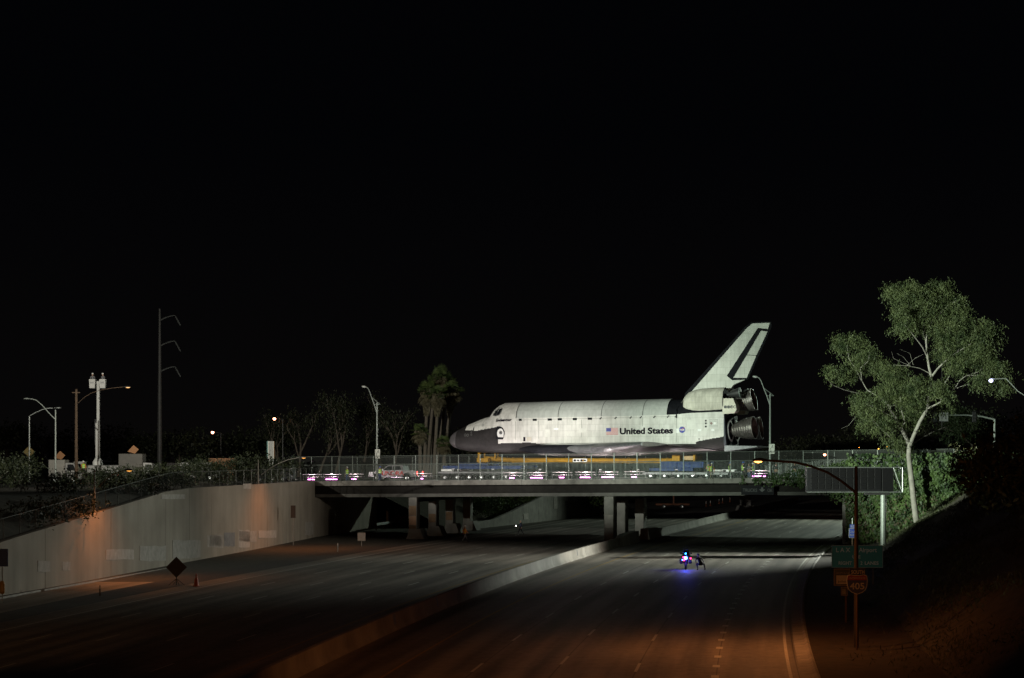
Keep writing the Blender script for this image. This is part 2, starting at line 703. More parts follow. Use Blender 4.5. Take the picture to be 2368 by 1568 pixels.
# ------------------------------------------------------------------ left retaining wall, panel by panel
def wall_mat():
    m = bpy.data.materials.new('weathered_wall_concrete')
    nt, b = nodes_of(m)
    tc = nt.nodes.new('ShaderNodeTexCoord')
    mp = nt.nodes.new('ShaderNodeMapping')
    mp.inputs['Scale'].default_value = (.5, .5, .06)
    nt.links.new(tc.outputs['Object'], mp.inputs[0])
    n1 = nt.nodes.new('ShaderNodeTexNoise')
    n1.inputs['Scale'].default_value = 1.4
    n1.inputs['Detail'].default_value = 7
    nt.links.new(mp.outputs[0], n1.inputs['Vector'])
    n2 = nt.nodes.new('ShaderNodeTexNoise')
    n2.inputs['Scale'].default_value = .35
    n2.inputs['Detail'].default_value = 6
    nt.links.new(tc.outputs['Object'], n2.inputs['Vector'])
    mm = nt.nodes.new('ShaderNodeMix')
    mm.data_type = 'FLOAT'
    mm.inputs[0].default_value = .5
    nt.links.new(n1.outputs[0], mm.inputs[2])
    nt.links.new(n2.outputs[0], mm.inputs[3])
    rp = nt.nodes.new('ShaderNodeValToRGB')
    rp.color_ramp.elements[0].position = .34
    rp.color_ramp.elements[1].position = .66
    rp.color_ramp.elements[0].color = (.185, .165, .135, 1)
    rp.color_ramp.elements[1].color = (.29, .262, .22, 1)
    nt.links.new(mm.outputs[0], rp.inputs[0])
    nt.links.new(rp.outputs[0], b.inputs['Base Color'])
    b.inputs['Roughness'].default_value = .9
    bp = nt.nodes.new('ShaderNodeBump')
    bp.inputs['Strength'].default_value = .3
    bp.inputs['Distance'].default_value = .04
    nt.links.new(n2.outputs[0], bp.inputs['Height'])
    nt.links.new(bp.outputs[0], b.inputs['Normal'])
    return m


M_WALL = wall_mat()
rwall = thing('retaining_wall', 'long weathered concrete retaining wall with painted-out patches left of the ramp', 'wall', (WX(170), 170, 0))
Y = 90.0
while Y < 232:
    Y1 = min(232, Y + 7.3)
    if 232 - Y1 < 2:
        Y1 = 232
    dv = random.uniform(-.012, .012)
    mb = MB()
    a, b = Y + .013, Y1 - .013
    mb.add([(WX(a) + dv - WX(170), a - 170, -.9), (WX(b) + dv - WX(170), b - 170, -.9), (WX(b) + dv - WX(170), b - 170, WT(b)), (WX(a) + dv - WX(170), a - 170, WT(a)),
            (WX(a) - .45 - WX(170), a - 170, -.9), (WX(b) - .45 - WX(170), b - 170, -.9), (WX(b) - .45 - WX(170), b - 170, WT(b)), (WX(a) - .45 - WX(170), a - 170, WT(a))],
           [(0, 1, 2, 3), (5, 4, 7, 6), (3, 2, 6, 7), (1, 0, 4, 5), (0, 3, 7, 4), (1, 5, 6, 2)])
    mb.build('panel', M_WALL, rwall)
    Y = Y1
M_PATCH = mat('grey_cover_paint', (.29, .275, .25), .85, 0, .25, 2)
M_PATCH2 = mat('pale_cover_paint', (.35, .325, .295), .85, 0, .25, 2)
M_PATCH3 = mat('blue_grey_cover_paint', (.17, .175, .18), .85, 0, .3, 2)


def c6(x, y):
    return x / 1.922 * .59949, (1800 + y / 1.922) * .59949


def c5(x, y):
    return (800 + x / 1.96) * .59949, (1350 + y / 1.96) * .59949


def wall_patch(conv, x0, y0, x1, y1, m):
    poly = []
    n = 5
    random.seed(int(x0 * 7 + y0))
    for i in range(n + 1):
        poly.append((x0 + (x1 - x0) * i / n, y0 + random.uniform(-.04, .04) * (y1 - y0)))
    for i in range(n, -1, -1):
        poly.append((x0 + (x1 - x0) * i / n, y1 + random.uniform(-.05, .05) * (y1 - y0)))
    vs = []
    for x, y in poly:
        xd, yd = conv(x, y)
        Yw = wall_Y(xd)
        p = P(xd, yd, Yw)
        vs.append((p.x - WX(170), p.y - 170, p.z))
    nv = len(vs)
    mb = MB()
    mb.add([(v[0] + .022, v[1], v[2]) for v in vs] + [(v[0] - .02, v[1], v[2]) for v in vs],
           [tuple(range(nv))] + [(i, (i + 1) % nv, nv + (i + 1) % nv, nv + i) for i in range(nv)])
    mb.build('paint_patch', m, rwall)


for q in ((785, 615, 990, 690, M_PATCH2), (1035, 590, 1230, 700, M_PATCH), (1280, 545, 1485, 680, M_PATCH), (1535, 510, 1655, 600, M_PATCH),
          (1660, 490, 1740, 590, M_PATCH3), (1770, 470, 1850, 600, M_PATCH2), (1195, 205, 1370, 240, M_PATCH2), (460, 705, 520, 770, M_PATCH), (280, 700, 370, 780, M_PATCH)):
    wall_patch(c6, *q)
for q in ((385, 1365, 520, 1420, M_PATCH2), (240, 1370, 370, 1450, M_PATCH), (270, 1010, 330, 1050, M_PATCH2), (20, 1400, 110, 1480, M_PATCH), (740, 1300, 800, 1400, M_PATCH)):
    wall_patch(c5, *q)

# chain-link fence standing on the wall
M_LINK = screen_mat('chain_link', (.12, .13, .12), .03)
clf = thing('chain_link_fence', 'low chain-link fence along the top of the left retaining wall', 'fence', (WX(170), 170, 0))
Y = 128.0
post_me = None
while Y < 230:
    if post_me is None:
        ob = MB().tube([(0, 0, 0), (0, 0, 1.5)], .03, 6).build('post', mat('dull_fence_post', (.10, .11, .10), .6, .2, .2, 4), clf)
        post_me = ob.data
    else:
        ob = link('post', post_me, clf)
    ob.location = (WX(Y) - .35 - WX(170), Y - 170, WT(Y) - .05)
    Y += 3.05
ys = [128 + 3.05 * i for i in range(34)]
MB().tube([(WX(Y) - .35 - WX(170), Y - 170, WT(Y) + 1.42) for Y in ys], .022, 5).build('rail', M_STEEL, clf)
mb = MB()
mb.loft([[Vector((WX(Y) - .36 - WX(170), Y - 170, WT(Y) + h)) for h in (0.02, 1.42)] for Y in ys], closed=False, cap=False)
mb.build('wire_mesh', M_LINK, clf)

# ------------------------------------------------------------------ median barriers
jersey = [(-.36, -.05), (.36, -.05), (.36, .08), (.2, .3), (.12, .88), (-.12, .88), (-.2, .3), (-.36, .08)]


def barrier_mat():
    m = mat('barrier_concrete', (.29, .275, .25), .85, 0, .45, .8, bump=.25, detail=8, stretch=(1, .35, .3))
    return m


M_BARR = barrier_mat()
b1 = thing('median_barrier', 'concrete median barrier running from the foreground to the overpass pier', 'barrier', RP(150, -14.15))
Y = 40.0
while Y < 204:
    Y1 = min(206, Y + 9.1)
    ys = [Y + .02, (Y + Y1) / 2, Y1 - .02]
    strip('segment', lambda Y_, a, b: RP(Y_, -14.15 + a, b) - RP(150, -14.15), ys, jersey, M_BARR, b1)
    Y = Y1
flare = [(-.62, -.05), (.62, -.05), (.6, .1), (.48, .5), (.42, 1.15), (-.42, 1.15), (-.48, .5), (-.6, .1)]
mb = MB()
o0 = RP(150, -14.15)
mb.loft([[RP(206.03, -14.15 + a * .55, b * .78) - o0 for a, b in flare], [RP(209.5, -14.1 + a, b) - o0 for a, b in flare], [RP(217, -14.1 + a, b * 1.05) - o0 for a, b in flare]])
mb.build('end_block', M_BARR, b1, smooth=30)
M_BLUEP_ = mat('pale_blue_paint', (.20, .25, .38), .8, 0, .2, 4)
for Yp, wl_ in ((106.5, .35), (119.5, .2), (181, .3)):
    mb = MB()
    mb.add([RP(Yp + a, -14.15 + x + .012, z) - o0 for a, x, z in ((-wl_, .2, .3), (wl_, .2, .3), (wl_, .125, .84), (-wl_, .125, .84))], [(0, 1, 2, 3)])
    mb.build('paint_patch', M_BLUEP_ if Yp < 150 else M_PATCH3, b1)
b2 = thing('median_barrier', 'concrete median barrier starting beyond the overpass pier and fading into the dark', 'barrier', RP(300, -14.15))
o0 = RP(300, -14.15)
mb = MB()
mb.loft([[RP(224, -14.2 + a, b * 1.05) - o0 for a, b in flare], [RP(230, -14.15 + a, b) - o0 for a, b in flare], [RP(234, -14.15 + a * .55, b * .78) - o0 for a, b in flare]])
mb.build('end_block', M_BARR, b2, smooth=30)
Y = 234.05
while Y < 420:
    Y1 = Y + 9.1
    strip('segment', lambda Y_, a, b: RP(Y_, -14.15 + a, b) - o0, [Y + .02, Y1 - .02], jersey, M_BARR, b2)
    Y = Y1

# ------------------------------------------------------------------ the overpass
U0, U1 = -28.0, 37.6
WB = 30.0
br = thing('road_overpass', 'concrete road overpass on dark girders and piers carrying the shuttle convoy over the freeway', 'bridge', B_O, -PHI)
M_GIRD = mat('girder_paint', (.018, .016, .014), .8, 0, .3, 1.5, bump=.1, spec=.15)
M_FLANGE = mat('soffit_concrete', (.105, .10, .09), .85, 0, .3, 1.0, bump=.2)


def gbox(mb, u0, u1, w0, w1, a, b):
    vs = []
    for u in (u0, u1):
        for w, d in ((w0, a), (w1, a), (w1, b), (w0, b)):
            vs.append((u, w, zd(u) + d))
    return mb.add(vs, [(0, 1, 2, 3), (7, 6, 5, 4), (0, 4, 5, 1), (1, 5, 6, 2), (2, 6, 7, 3), (3, 7, 4, 0)])


gbox(MB(), U0, U1, .02, WB - .02, -.42, .0).build('deck', M_GIRD, br)
gbox(MB(), U0, U1, 3.2, WB - 3.2, .001, .012).build('roadway', mat('deck_asphalt', (.05, .05, .048), .8, 0, .3, 2), br)
for k in range(9):
    u0 = U0 + k * (U1 - U0) / 9
    u1 = u0 + (U1 - U0) / 9
    gbox(MB(), u0 + .012, u1 - .012, -.12, .5, -.36, .14).build('edge_beam', M_CONC_D, br)
gbox(MB(), U0, U1, WB - .5, WB + .12, -.5, .14).build('edge_beam', M_CONC, br)
gbox(MB(), U0, U1, 2.9, 3.2, 0.0, .17).build('sidewalk_kerb', M_CONC, br)
for k in range(8):
    w = .85 + k * (WB - 1.7) / 7
    g = gbox(MB(), U0, U1, w - .2, w + .2, -1.32, -.43).build('girder', M_GIRD, br)
    gbox(MB(), U0, U1, w - .48, w + .48, -1.68, -1.321).build('flange', M_FLANGE, g)
# rust streaks and stains under the fence posts live on the edge beams as thin sheets of their own
M_RUST = mat('rust_stain', (.16, .085, .045), .9, 0, .5, 4)


def bl(X, Y, z=0):
    """world -> overpass space"""
    dx, dy = X, Y - 224
    return Vector((dx * BC - dy * BS, dx * BS + dy * BC, z))


M_COLC = mat('pier_concrete', (.21, .20, .18), .85, 0, .35, .8, bump=.25, detail=8)
M_TAN = mat('tan_cover_paint', (.44, .26, .16), .85, 0, .2, 2)
M_TAN2 = mat('brown_cover_paint', (.20, .125, .07), .85, 0, .25, 2)
rows = [('l', 958, 226.5), ('l', 1003, 235.5), ('l', 1042, 244.5), ('l', 1082, 253.5),
        ('m', 1412, 219.5), ('m', 1439, 228.5), ('m', 1482, 240)]
for side, xd, Yc in rows:
    X = (xd - CX) * Yc / FOC
    p = bl(X, Yc)
    ra = PHI - .2
    top = zd(p.x) - 1.68
    wd, dp = (.95, 1.5) if side == 'l' else (1.05, 2.6)
    mb = MB()
    mb.bbox((p.x, p.y, top / 2 - .1), (wd, dp, top + .2), .06, ra)
    col = mb.build('column', M_COLC, br)
    # splayed foot
    mb = MB()
    prof = [(-.95, 0), (1.15, 0), (.95, .35), (.62, 1.15), (-.62, 1.15), (-.75, .35)]
    dirv = Vector((math.cos(ra), math.sin(ra), 0))
    nrm = Vector((-math.sin(ra), math.cos(ra), 0))
    q = Vector((p.x, p.y, 0))
    if side == 'l':
        mb.prism(prof, lambda a, b, d: q + dirv * (a + .25) + nrm * d + Vector((0, 0, b - .02)), -1.1, 1.3)
        mb.build('footing', M_COLC, col)
    if side == 'l':
        for z0, z1, mm in ((1.55, 2.55, M_TAN), (.02 if xd == 958 else .9, 1.5, M_TAN2), (2.6, 3.7, M_TAN2)):
            if xd != 958 and mm is M_TAN2:
                continue
            mb = MB()
            mb.box(q - nrm * (dp / 2 + .012) + Vector((0, 0, (z0 + z1) / 2)), (wd - .14, .012, z1 - z0), ra)
            mb.build('paint_patch', mm if xd == 958 else M_TAN2, col)
    elif xd == 1412:
        mb = MB()
        mb.box(q - nrm * (dp / 2 + .012) + Vector((0, 0, 2.2)), (wd - .16, .012, 1.4), ra)
        mb.build('paint_patch', M_PATCH2, col)
# cap beams over both rows of columns
for xa, Ya, xb, Yb in ((958, 226.5, 1104, 258), (1412, 219.5, 1520, 249)):
    pa, pb = bl((xa - CX) * Ya / FOC, Ya), bl((xb - CX) * Yb / FOC, Yb)
    mid = (pa + pb) / 2
    d = pb - pa
    mb = MB()
    mb.box((mid.x, mid.y, zd(mid.x) - 1.93), (d.length, 1.0, .49), math.atan2(d.y, d.x))
    mb.build('cap_beam', M_GIRD, br)
# abutments
mb = MB()
aa, ab = bl(WX(232), 232.05), bl(WX(264), 264)
nn = Vector((-(ab - aa).y, (ab - aa).x, 0)).normalized()
mb.prism([(0, -.2), (1, -.2), (1, 1), (0, 1)], lambda a, b, d: Vector((aa.x + (ab.x - aa.x) * a + nn.x * d, aa.y + (ab.y - aa.y) * a + nn.y * d, (zd(aa.x) - 1.7) * b)), 0, 2.0)
mb.build('abutment', M_WALL, br)
aa2, ab2 = bl(34.6, 211.5), bl(41.6, 243)
nn2 = Vector(((ab2 - aa2).y, -(ab2 - aa2).x, 0)).normalized()
mb = MB()
mb.prism([(0, -.1), (1, -.1), (1, 1), (0, 1)], lambda a, b, d: Vector((aa2.x + (ab2.x - aa2.x) * a + nn2.x * d, aa2.y + (ab2.y - aa2.y) * a + nn2.y * d, (zd(aa2.x) - .45) * b)), 0, 1.0)
mb.build('abutment', M_CONC, br)
# wing wall that carries the street on the right, and its ivy later
mb = MB()
gbox(mb, U1 + .02, 75, -.05, .9, -7.2, .12)
mb.build('wing_wall', M_CONC_D, br)
street_l = structure(gbox(MB(), -160, U0 - .02, 0.0, WB, -.35, .012).build('street', M_STREET, None, loc=B_O))
street_l.rotation_euler = (0, 0, -PHI)
street_r = structure(gbox(MB(), U1 + .02, 160, .95, WB, -.35, .012).build('street', M_STREET, None, loc=B_O))
street_r.rotation_euler = (0, 0, -PHI)

# ------------------------------------------------------------------ safety fences on the overpass
M_MESH = screen_mat('safety_mesh', (.22, .24, .22), .045)
M_FPOST = mat('fence_steel', (.16, .18, .16), .5, .35, .2, 4)


def safety_fence(label, w, ua, ub):
    f = thing('bridge_fence', label, 'fence', B_O, -PHI)
    u_ref = bridge_u(1058.5)
    n0 = math.ceil((ua - u_ref) / 2.61)
    n1 = math.floor((ub - u_ref) / 2.61)
    us = [u_ref + 2.61 * k for k in range(n0, n1 + 1)]
    pm = None
    for u in us:
        if pm is None:
            mb = MB()
            mb.box((0, 0, 1.44), (.075, .075, 2.88))
            mb.box((0, 0, .02), (.24, .2, .05))
            ob = mb.build('post', M_FPOST, f)
            pm = ob.data
        else:
            ob = link('post', pm, f)
        ob.location = (u, w, zd(u) + .14)
    a, b = us[0], us[-1]
    for h, r in ((2.86, .03), (1.9, .045), (.13, .03)):
        MB().tube([(a, w, zd(a) + .14 + h), (b, w, zd(b) + .14 + h)], r, 6).build('rail', M_FPOST, f)
    for ub_, uc in zip(us[:-1], us[1:]):
        mb = MB()
        mb.add([(ub_ + .05, w + .02, zd(ub_) + 2.06), (uc - .05, w + .02, zd(uc) + 2.06), (uc - .05, w + .02, zd(uc) + 2.98), (ub_ + .05, w + .02, zd(ub_) + 2.98)], [(0, 1, 2, 3)])
        mb.build('mesh_panel', M_MESH, f)
    mb = MB()
    u = a + .15
    while u < b:
        z = zd(u) + .14
        mb.add([(u - .011, w - .011, z + .13), (u + .011, w - .011, z + .13), (u, w + .012, z + .13), (u - .011, w - .011, z + 1.9), (u + .011, w - .011, z + 1.9), (u, w + .012, z + 1.9)],
               [(0, 1, 4, 3), (1, 2, 5, 4), (2, 0, 3, 5)])
        u += .145
    o = mb.build('balusters', M_FPOST, f)
    o['kind'] = 'stuff'
    return f


safety_fence('tall steel safety fence on the near edge of the overpass', .25, -27.5, 50)
safety_fence('tall steel safety fence on the far edge of the overpass behind the shuttle', WB - .25, -36, 55)
# ------------------------------------------------------------------ the orbiter
ZB = 9.4
S_O = Vector((-7.46, 243.5, ZB))
orb = thing('space_shuttle', 'white and black winged spaceplane riding on a yellow carrier across the overpass', 'spaceplane', S_O, -PHI)


def curve_mask(nt, src, pts, x_max, y_min, y_max):
    """step boundary y_b(x) as a float curve; returns socket"""
    fc = nt.nodes.new('ShaderNodeFloatCurve')
    dv = nt.nodes.new('ShaderNodeMath')
    dv.operation = 'DIVIDE'
    dv.inputs[1].default_value = x_max
    nt.links.new(src, dv.inputs[0])
    nt.links.new(dv.outputs[0], fc.inputs['Value'])
    cm = fc.mapping.curves[0]
    while len(cm.points) < len(pts):
        cm.points.new(.5, .5)
    for p, (x, y) in zip(cm.points, pts):
        p.location = (x / x_max, (y - y_min) / (y_max - y_min))
        p.handle_type = 'VECTOR'
    fc.mapping.update()
    ml = nt.nodes.new('ShaderNodeMath')
    ml.operation = 'MULTIPLY_ADD'
    ml.inputs[1].default_value = y_max - y_min
    ml.inputs[2].default_value = y_min
    nt.links.new(fc.outputs[0], ml.inputs[0])
    return ml.outputs[0]


def orbiter_skin(name, white, black, bound, grid=.32, streak=.25):
    m = bpy.data.materials.new(name)
    nt, b = nodes_of(m)
    L = nt.links.new
    tc = nt.nodes.new('ShaderNodeTexCoord')
    sx = nt.nodes.new('ShaderNodeSeparateXYZ')
    # tiles make the colour border run in small steps
    sn = nt.nodes.new('ShaderNodeVectorMath')
    sn.operation = 'SNAP'
    sn.inputs[1].default_value = (.16, 50, .07)
    L(tc.outputs['Object'], sn.inputs[0])
    L(sn.outputs[0], sx.inputs[0])
    yb = curve_mask(nt, sx.outputs['X'], bound, 40.0, 0.0, 8.0)
    lt = nt.nodes.new('ShaderNodeMath')
    lt.operation = 'LESS_THAN'
    L(sx.outputs['Z'], lt.inputs[0])
    L(yb, lt.inputs[1])
    # white blankets: faint patches and streaks
    n1 = nt.nodes.new('ShaderNodeTexNoise')
    n1.inputs['Scale'].default_value = .7
    n1.inputs['Detail'].default_value = 9
    n1.inputs['Roughness'].default_value = .65
    L(tc.outputs['Object'], n1.inputs['Vector'])
    mp = nt.nodes.new('ShaderNodeMapping')
    mp.inputs['Scale'].default_value = (2.2, 2.2, .25)
    L(tc.outputs['Object'], mp.inputs[0])
    n2 = nt.nodes.new('ShaderNodeTexNoise')
    n2.inputs['Scale'].default_value = 1.4
    n2.inputs['Detail'].default_value = 6
    L(mp.outputs[0], n2.inputs['Vector'])
    vo = nt.nodes.new('ShaderNodeTexBrick')
    vm = nt.nodes.new('ShaderNodeCombineXYZ')
    sp = nt.nodes.new('ShaderNodeSeparateXYZ')
    L(tc.outputs['Object'], sp.inputs[0])
    L(sp.outputs['X'], vm.inputs[0])
    L(sp.outputs['Z'], vm.inputs[1])
    L(vm.outputs[0], vo.inputs['Vector'])
    vo.inputs['Scale'].default_value = 1
    vo.inputs['Brick Width'].default_value = grid * 3.1
    vo.inputs['Row Height'].default_value = grid * 2.2
    vo.inputs['Mortar Size'].default_value = .016
    vo.inputs['Color1'].default_value = (1, 1, 1, 1)
    vo.inputs['Color2'].default_value = (.93, .93, .92, 1)
    vo.inputs['Mortar'].default_value = (.74, .74, .72, 1)
    r1 = nt.nodes.new('ShaderNodeValToRGB')
    r1.color_ramp.elements[0].position = .3
    r1.color_ramp.elements[1].position = .62
    r1.color_ramp.elements[0].color = (*[c * (1 - streak * 1.5) for c in white], 1)
    r1.color_ramp.elements[1].color = (*white, 1)
    av = nt.nodes.new('ShaderNodeMix')
    av.data_type = 'FLOAT'
    av.inputs[0].default_value = .5
    L(n1.outputs[0], av.inputs[2])
    L(n2.outputs[0], av.inputs[3])
    L(av.outputs[0], r1.inputs[0])
    mu = nt.nodes.new('ShaderNodeMix')
    mu.data_type = 'RGBA'
    mu.blend_type = 'MULTIPLY'
    mu.inputs[0].default_value = 1
    L(r1.outputs[0], mu.inputs[6])
    L(vo.outputs[0], mu.inputs[7])
    # dark tiles: dusty, scuffed
    r2 = nt.nodes.new('ShaderNodeValToRGB')
    r2.color_ramp.elements[0].position = .35
    r2.color_ramp.elements[1].position = .68
    r2.color_ramp.elements[0].color = (*[c * .55 for c in black], 1)
    r2.color_ramp.elements[1].color = (*[c * 1.35 for c in black], 1)
    n3 = nt.nodes.new('ShaderNodeTexNoise')
    n3.inputs['Scale'].default_value = 2.2
    n3.inputs['Detail'].default_value = 12
    n3.inputs['Roughness'].default_value = .8
    L(tc.outputs['Object'], n3.inputs['Vector'])
    L(n3.outputs[0], r2.inputs[0])
    fx = nt.nodes.new('ShaderNodeMix')
    fx.data_type = 'RGBA'
    L(lt.outputs[0], fx.inputs[0])
    L(mu.outputs[2], fx.inputs[6])
    L(r2.outputs[0], fx.inputs[7])
    L(fx.outputs[2], b.inputs['Base Color'])
    b.inputs['Roughness'].default_value = .7
    b.inputs['Specular IOR Level'].default_value = .2
    bp = nt.nodes.new('ShaderNodeBump')
    bp.inputs['Strength'].default_value = .18
    bp.inputs['Distance'].default_value = .03
    L(n1.outputs[0], bp.inputs['Height'])
    L(bp.outputs[0], b.inputs['Normal'])
    return m


WHT, BLK = (.74, .735, .69), (.021, .019, .019)
# border between dark tiles and white blankets along the body (station, height above belly)
BOUND = [(0, 7.9), (2.35, 7.9), (2.45, 2.87), (3.6, 2.93), (3.9, 2.80), (6.85, 3.26), (7.0, 3.3), (7.05, 1.32), (8.7, 1.37), (11.1, 1.42), (12.0, 1.32), (18.4, 1.22), (29.0, 1.2), (31.3, 1.25), (31.4, 1.5), (34.8, 2.08), (40, 2.2)]
M_SKIN = orbiter_skin('blanket_and_tile_skin', WHT, BLK, BOUND)
M_DOOR = orbiter_skin('felt_blanket_skin', (.53, .55, .52), BLK, [(0, 0), (40, 0)], .6, .18)
M_POD = orbiter_skin('pod_blanket_skin', (.64, .62, .53), BLK, [(0, 0), (40, 0)], .3, .3)
M_FIN = orbiter_skin('fin_blanket_skin', (.66, .67, .61), BLK, [(0, 0), (40, 0)], .35, .2)
M_TILE = mat('black_tiles', (.0085, .009, .012), .75, 0, .5, 3, detail=10, spec=.12)
M_TILE2 = mat('belly_tiles', (.115, .106, .102), .7, 0, .3, 3.0, detail=12, spec=.2)
M_RCC = mat('carbon_leading_edge', (.085, .09, .092), .45, 0, .35, 1.5)
M_NAVY = mat('dark_lettering', (.006, .004, .010), .7, spec=.1)
M_FLAGR = mat('flag_red', (.50, .06, .06), .6)
M_FLAGB = mat('flag_blue', (.045, .055, .28), .6)
M_FLAGW = mat('flag_white', (.72, .72, .70), .6)
M_NASAB = mat('insignia_blue', (.03, .045, .30), .6)

SEC = [  # station, top, bottom, half width, shoulder height, top exponent, bottom exponent
    (0.00, 11.19, 11.17, .02, 11.18, 2, 2), (.03, 11.40, 10.95, .26, 11.15, 2, 2), (.11, 11.57, 10.78, .46, 11.12, 2, 2),
    (.3, 11.83, 10.55, .76, 11.05, 2, 2.1), (.6, 12.07, 10.35, 1.05, 11.0, 2, 2.2), (1.25, 12.46, 10.08, 1.48, 10.98, 2, 2.4),
    (2.0, 12.81, 9.92, 1.80, 11.0, 2, 2.6), (2.7, 13.14, 9.82, 2.02, 11.1, 2, 2.8), (3.3, 13.35, 9.74, 2.17, 11.2, 2, 3),
    (4.25, 13.72, 9.66, 2.34, 11.35, 2, 3.2), (4.85, 13.90, 9.62, 2.44, 11.5, 2, 3.4), (5.3, 13.99, 9.60, 2.50, 11.6, 2, 3.6),
    (5.65, 14.38, 9.59, 2.54, 11.8, 1.95, 3.8), (6.02, 14.93, 9.58, 2.58, 12.0, 1.9, 4), (6.6, 15.36, 9.57, 2.64, 12.4, 1.95, 4.4),
    (7.2, 15.60, 9.56, 2.70, 12.8, 2, 4.8), (7.8, 15.63, 9.56, 2.73, 13.1, 2.05, 5.2), (8.4, 15.64, 9.555, 2.75, 13.3, 2.1, 5.6), (9.45, 15.66, 9.55, 2.76, 13.45, 2.1, 6),
    (12.0, 15.70, 9.54, 2.77, 13.5, 2.1, 6.5), (16, 15.76, 9.50, 2.77, 13.55, 2.1, 6.5), (20, 15.81, 9.46, 2.77, 13.6, 2.1, 6.5), (24, 15.86, 9.42, 2.77, 13.65, 2.1, 6.5),
    (27.6, 15.90, 9.40, 2.77, 13.72, 2.1, 6.5), (29, 15.9, 9.40, 2.80, 13.75, 2.2, 6.5), (30.5, 15.85, 9.45, 2.90, 13.8, 2.6, 6.5), (33, 15.8, 9.72, 3.0, 13.8, 3, 6.5), (34.65, 15.75, 9.92, 3.02, 13.8, 3.2, 6.5)]
_ss = np.array([r[0] for r in SEC])
_sv = np.array([r[1:] for r in SEC])


def sec(s):
    return [float(np.interp(s, _ss, _sv[:, k])) for k in range(6)]


def surf_y(s, z):
    """half breadth of the hull at station s and absolute height z"""
    t, bt, w, c, nt_, nb = sec(s)
    if z >= c:
        q = min(1, (z - c) / max(1e-3, t - c))
        return w * max(0, 1 - q ** nt_) ** (1 / nt_)
    q = min(1, (c - z) / max(1e-3, c - bt))
    return w * max(0, 1 - q ** nb) ** (1 / nb)


NA = 30


def half_ring(s, side, grow=0.0):
    """top centre -> belly centre on one side; absolute heights"""
    t, bt, w, c, nt_, nb = sec(s)
    out = []
    for i in range(NA + 1):
        if i <= NA // 2:
            a = math.pi / 2 * (1 - i / (NA // 2))
            cs, sn = math.cos(a), math.sin(a)
            y = w * abs(cs) ** (2 / nt_)
            z = c + (t - c) * abs(sn) ** (2 / nt_)
        else:
            a = math.pi / 2 * (i - NA // 2) / (NA - NA // 2)
            cs, sn = math.cos(a), math.sin(a)
            y = w * abs(cs) ** (2 / nb)
            z = c - (c - bt) * abs(sn) ** (2 / nb)
        g = grow
        out.append(Vector((s, side * (y + g * abs(math.cos(a))), z - ZB + (g * math.sin(a) if i <= NA // 2 else 0))))
    return out


def hull(name, s0, s1, m, i0=0, i1=NA, sides=(-1, 1), step=.35, parent=None, grow=0.0, cap=False):
    st = sorted(set([s0, s1] + [x for x in _ss if s0 < x < s1] + list(np.arange(s0, s1, step))))
    mb = MB()
    for sd in sides:
        mb.loft([half_ring(s, sd, grow)[i0:i1 + 1] for s in st], closed=False, cap=False)
    o = mb.build(name, m, parent or orb, smooth=45)
    bm = bmesh.new()
    bm.from_mesh(o.data)
    bmesh.ops.remove_doubles(bm, verts=bm.verts, dist=.002)
    bmesh.ops.recalc_face_normals(bm, faces=bm.faces)
    bm.to_mesh(o.data)
    bm.free()
    return o


M_CAP = mat('nose_cap_carbon', (.085, .08, .082), .5, 0, .4, 3, detail=10)
hull('nose_cap', 0.0, 1.25, M_CAP, step=.08)
hull('forward_fuselage', 1.25, 9.45, M_SKIN, step=.2)
IH = NA // 2 - 1
hull('mid_fuselage', 9.45, 29.0, M_SKIN, IH, NA, step=.8)
for sd in (-1, 1):
    dr = hull('payload_bay_door', 9.47, 27.9, M_TILE, 0, IH, (sd,), 1.0, grow=-.035)
    cuts = [9.5, 14.72, 20.0, 25.0, 27.9]
    for a, b in zip(cuts[:-1], cuts[1:]):
        hull('door_panel', a + .03, b - .03, M_DOOR, 0, IH, (sd,), .6, dr, 0.0)
hull('bay_bulkhead', 27.92, 29.3, M_TILE, 0, IH, step=.3, grow=-.10)
hull('aft_fuselage', 29.0, 34.65, M_SKIN, IH, NA, step=.35)
hull('upper_aft_fuselage', 29.3, 34.6, M_TILE, 0, IH, step=.5, grow=-.06)
# slanting rear bulkhead
ring = half_ring(34.63, -1) + list(reversed(half_ring(34.63, 1)))[1:-1]
mb = MB()
mb.add([v + Vector((.35 * (1 - (v.z / 6.0)), 0, 0)) for v in ring], [tuple(range(len(ring)))])
mb.loft([ring, [v + Vector((.35 * (1 - (v.z / 6.0)), 0, 0)) for v in ring]], cap=False)
mb.build('rear_bulkhead', mat('rear_tiles', (.05, .055, .068), .7, 0, .4, 3, detail=10), orb)


def decal(name, poly, m, parent=None, eps=.02, side=-1, sub=True):
    """thin plate of outline poly [(station, height)] moulded to the hull"""
    bm = bmesh.new()
    vs = [bm.verts.new((s, 0, z)) for s, z in poly]
    bm.faces.new(vs)
    if sub:
        bmesh.ops.triangulate(bm, faces=bm.faces)
        bmesh.ops.subdivide_edges(bm, edges=bm.edges, cuts=2, use_grid_fill=False)
    front = list(bm.faces)
    ex = bmesh.ops.extrude_face_region(bm, geom=front)
    outer = set(v for v in ex['geom'] if isinstance(v, bmesh.types.BMVert))
    for v in bm.verts:
        y = surf_y(v.co.x, v.co.z)
        v.co.y = side * (y + (eps if v in outer else -.03))
        v.co.z -= ZB
    bmesh.ops.recalc_face_normals(bm, faces=bm.faces)
    me = bpy.data.meshes.new(name)
    bm.to_mesh(me)
    bm.free()
    me.materials.append(m)
    return link(name, me, parent or orb)


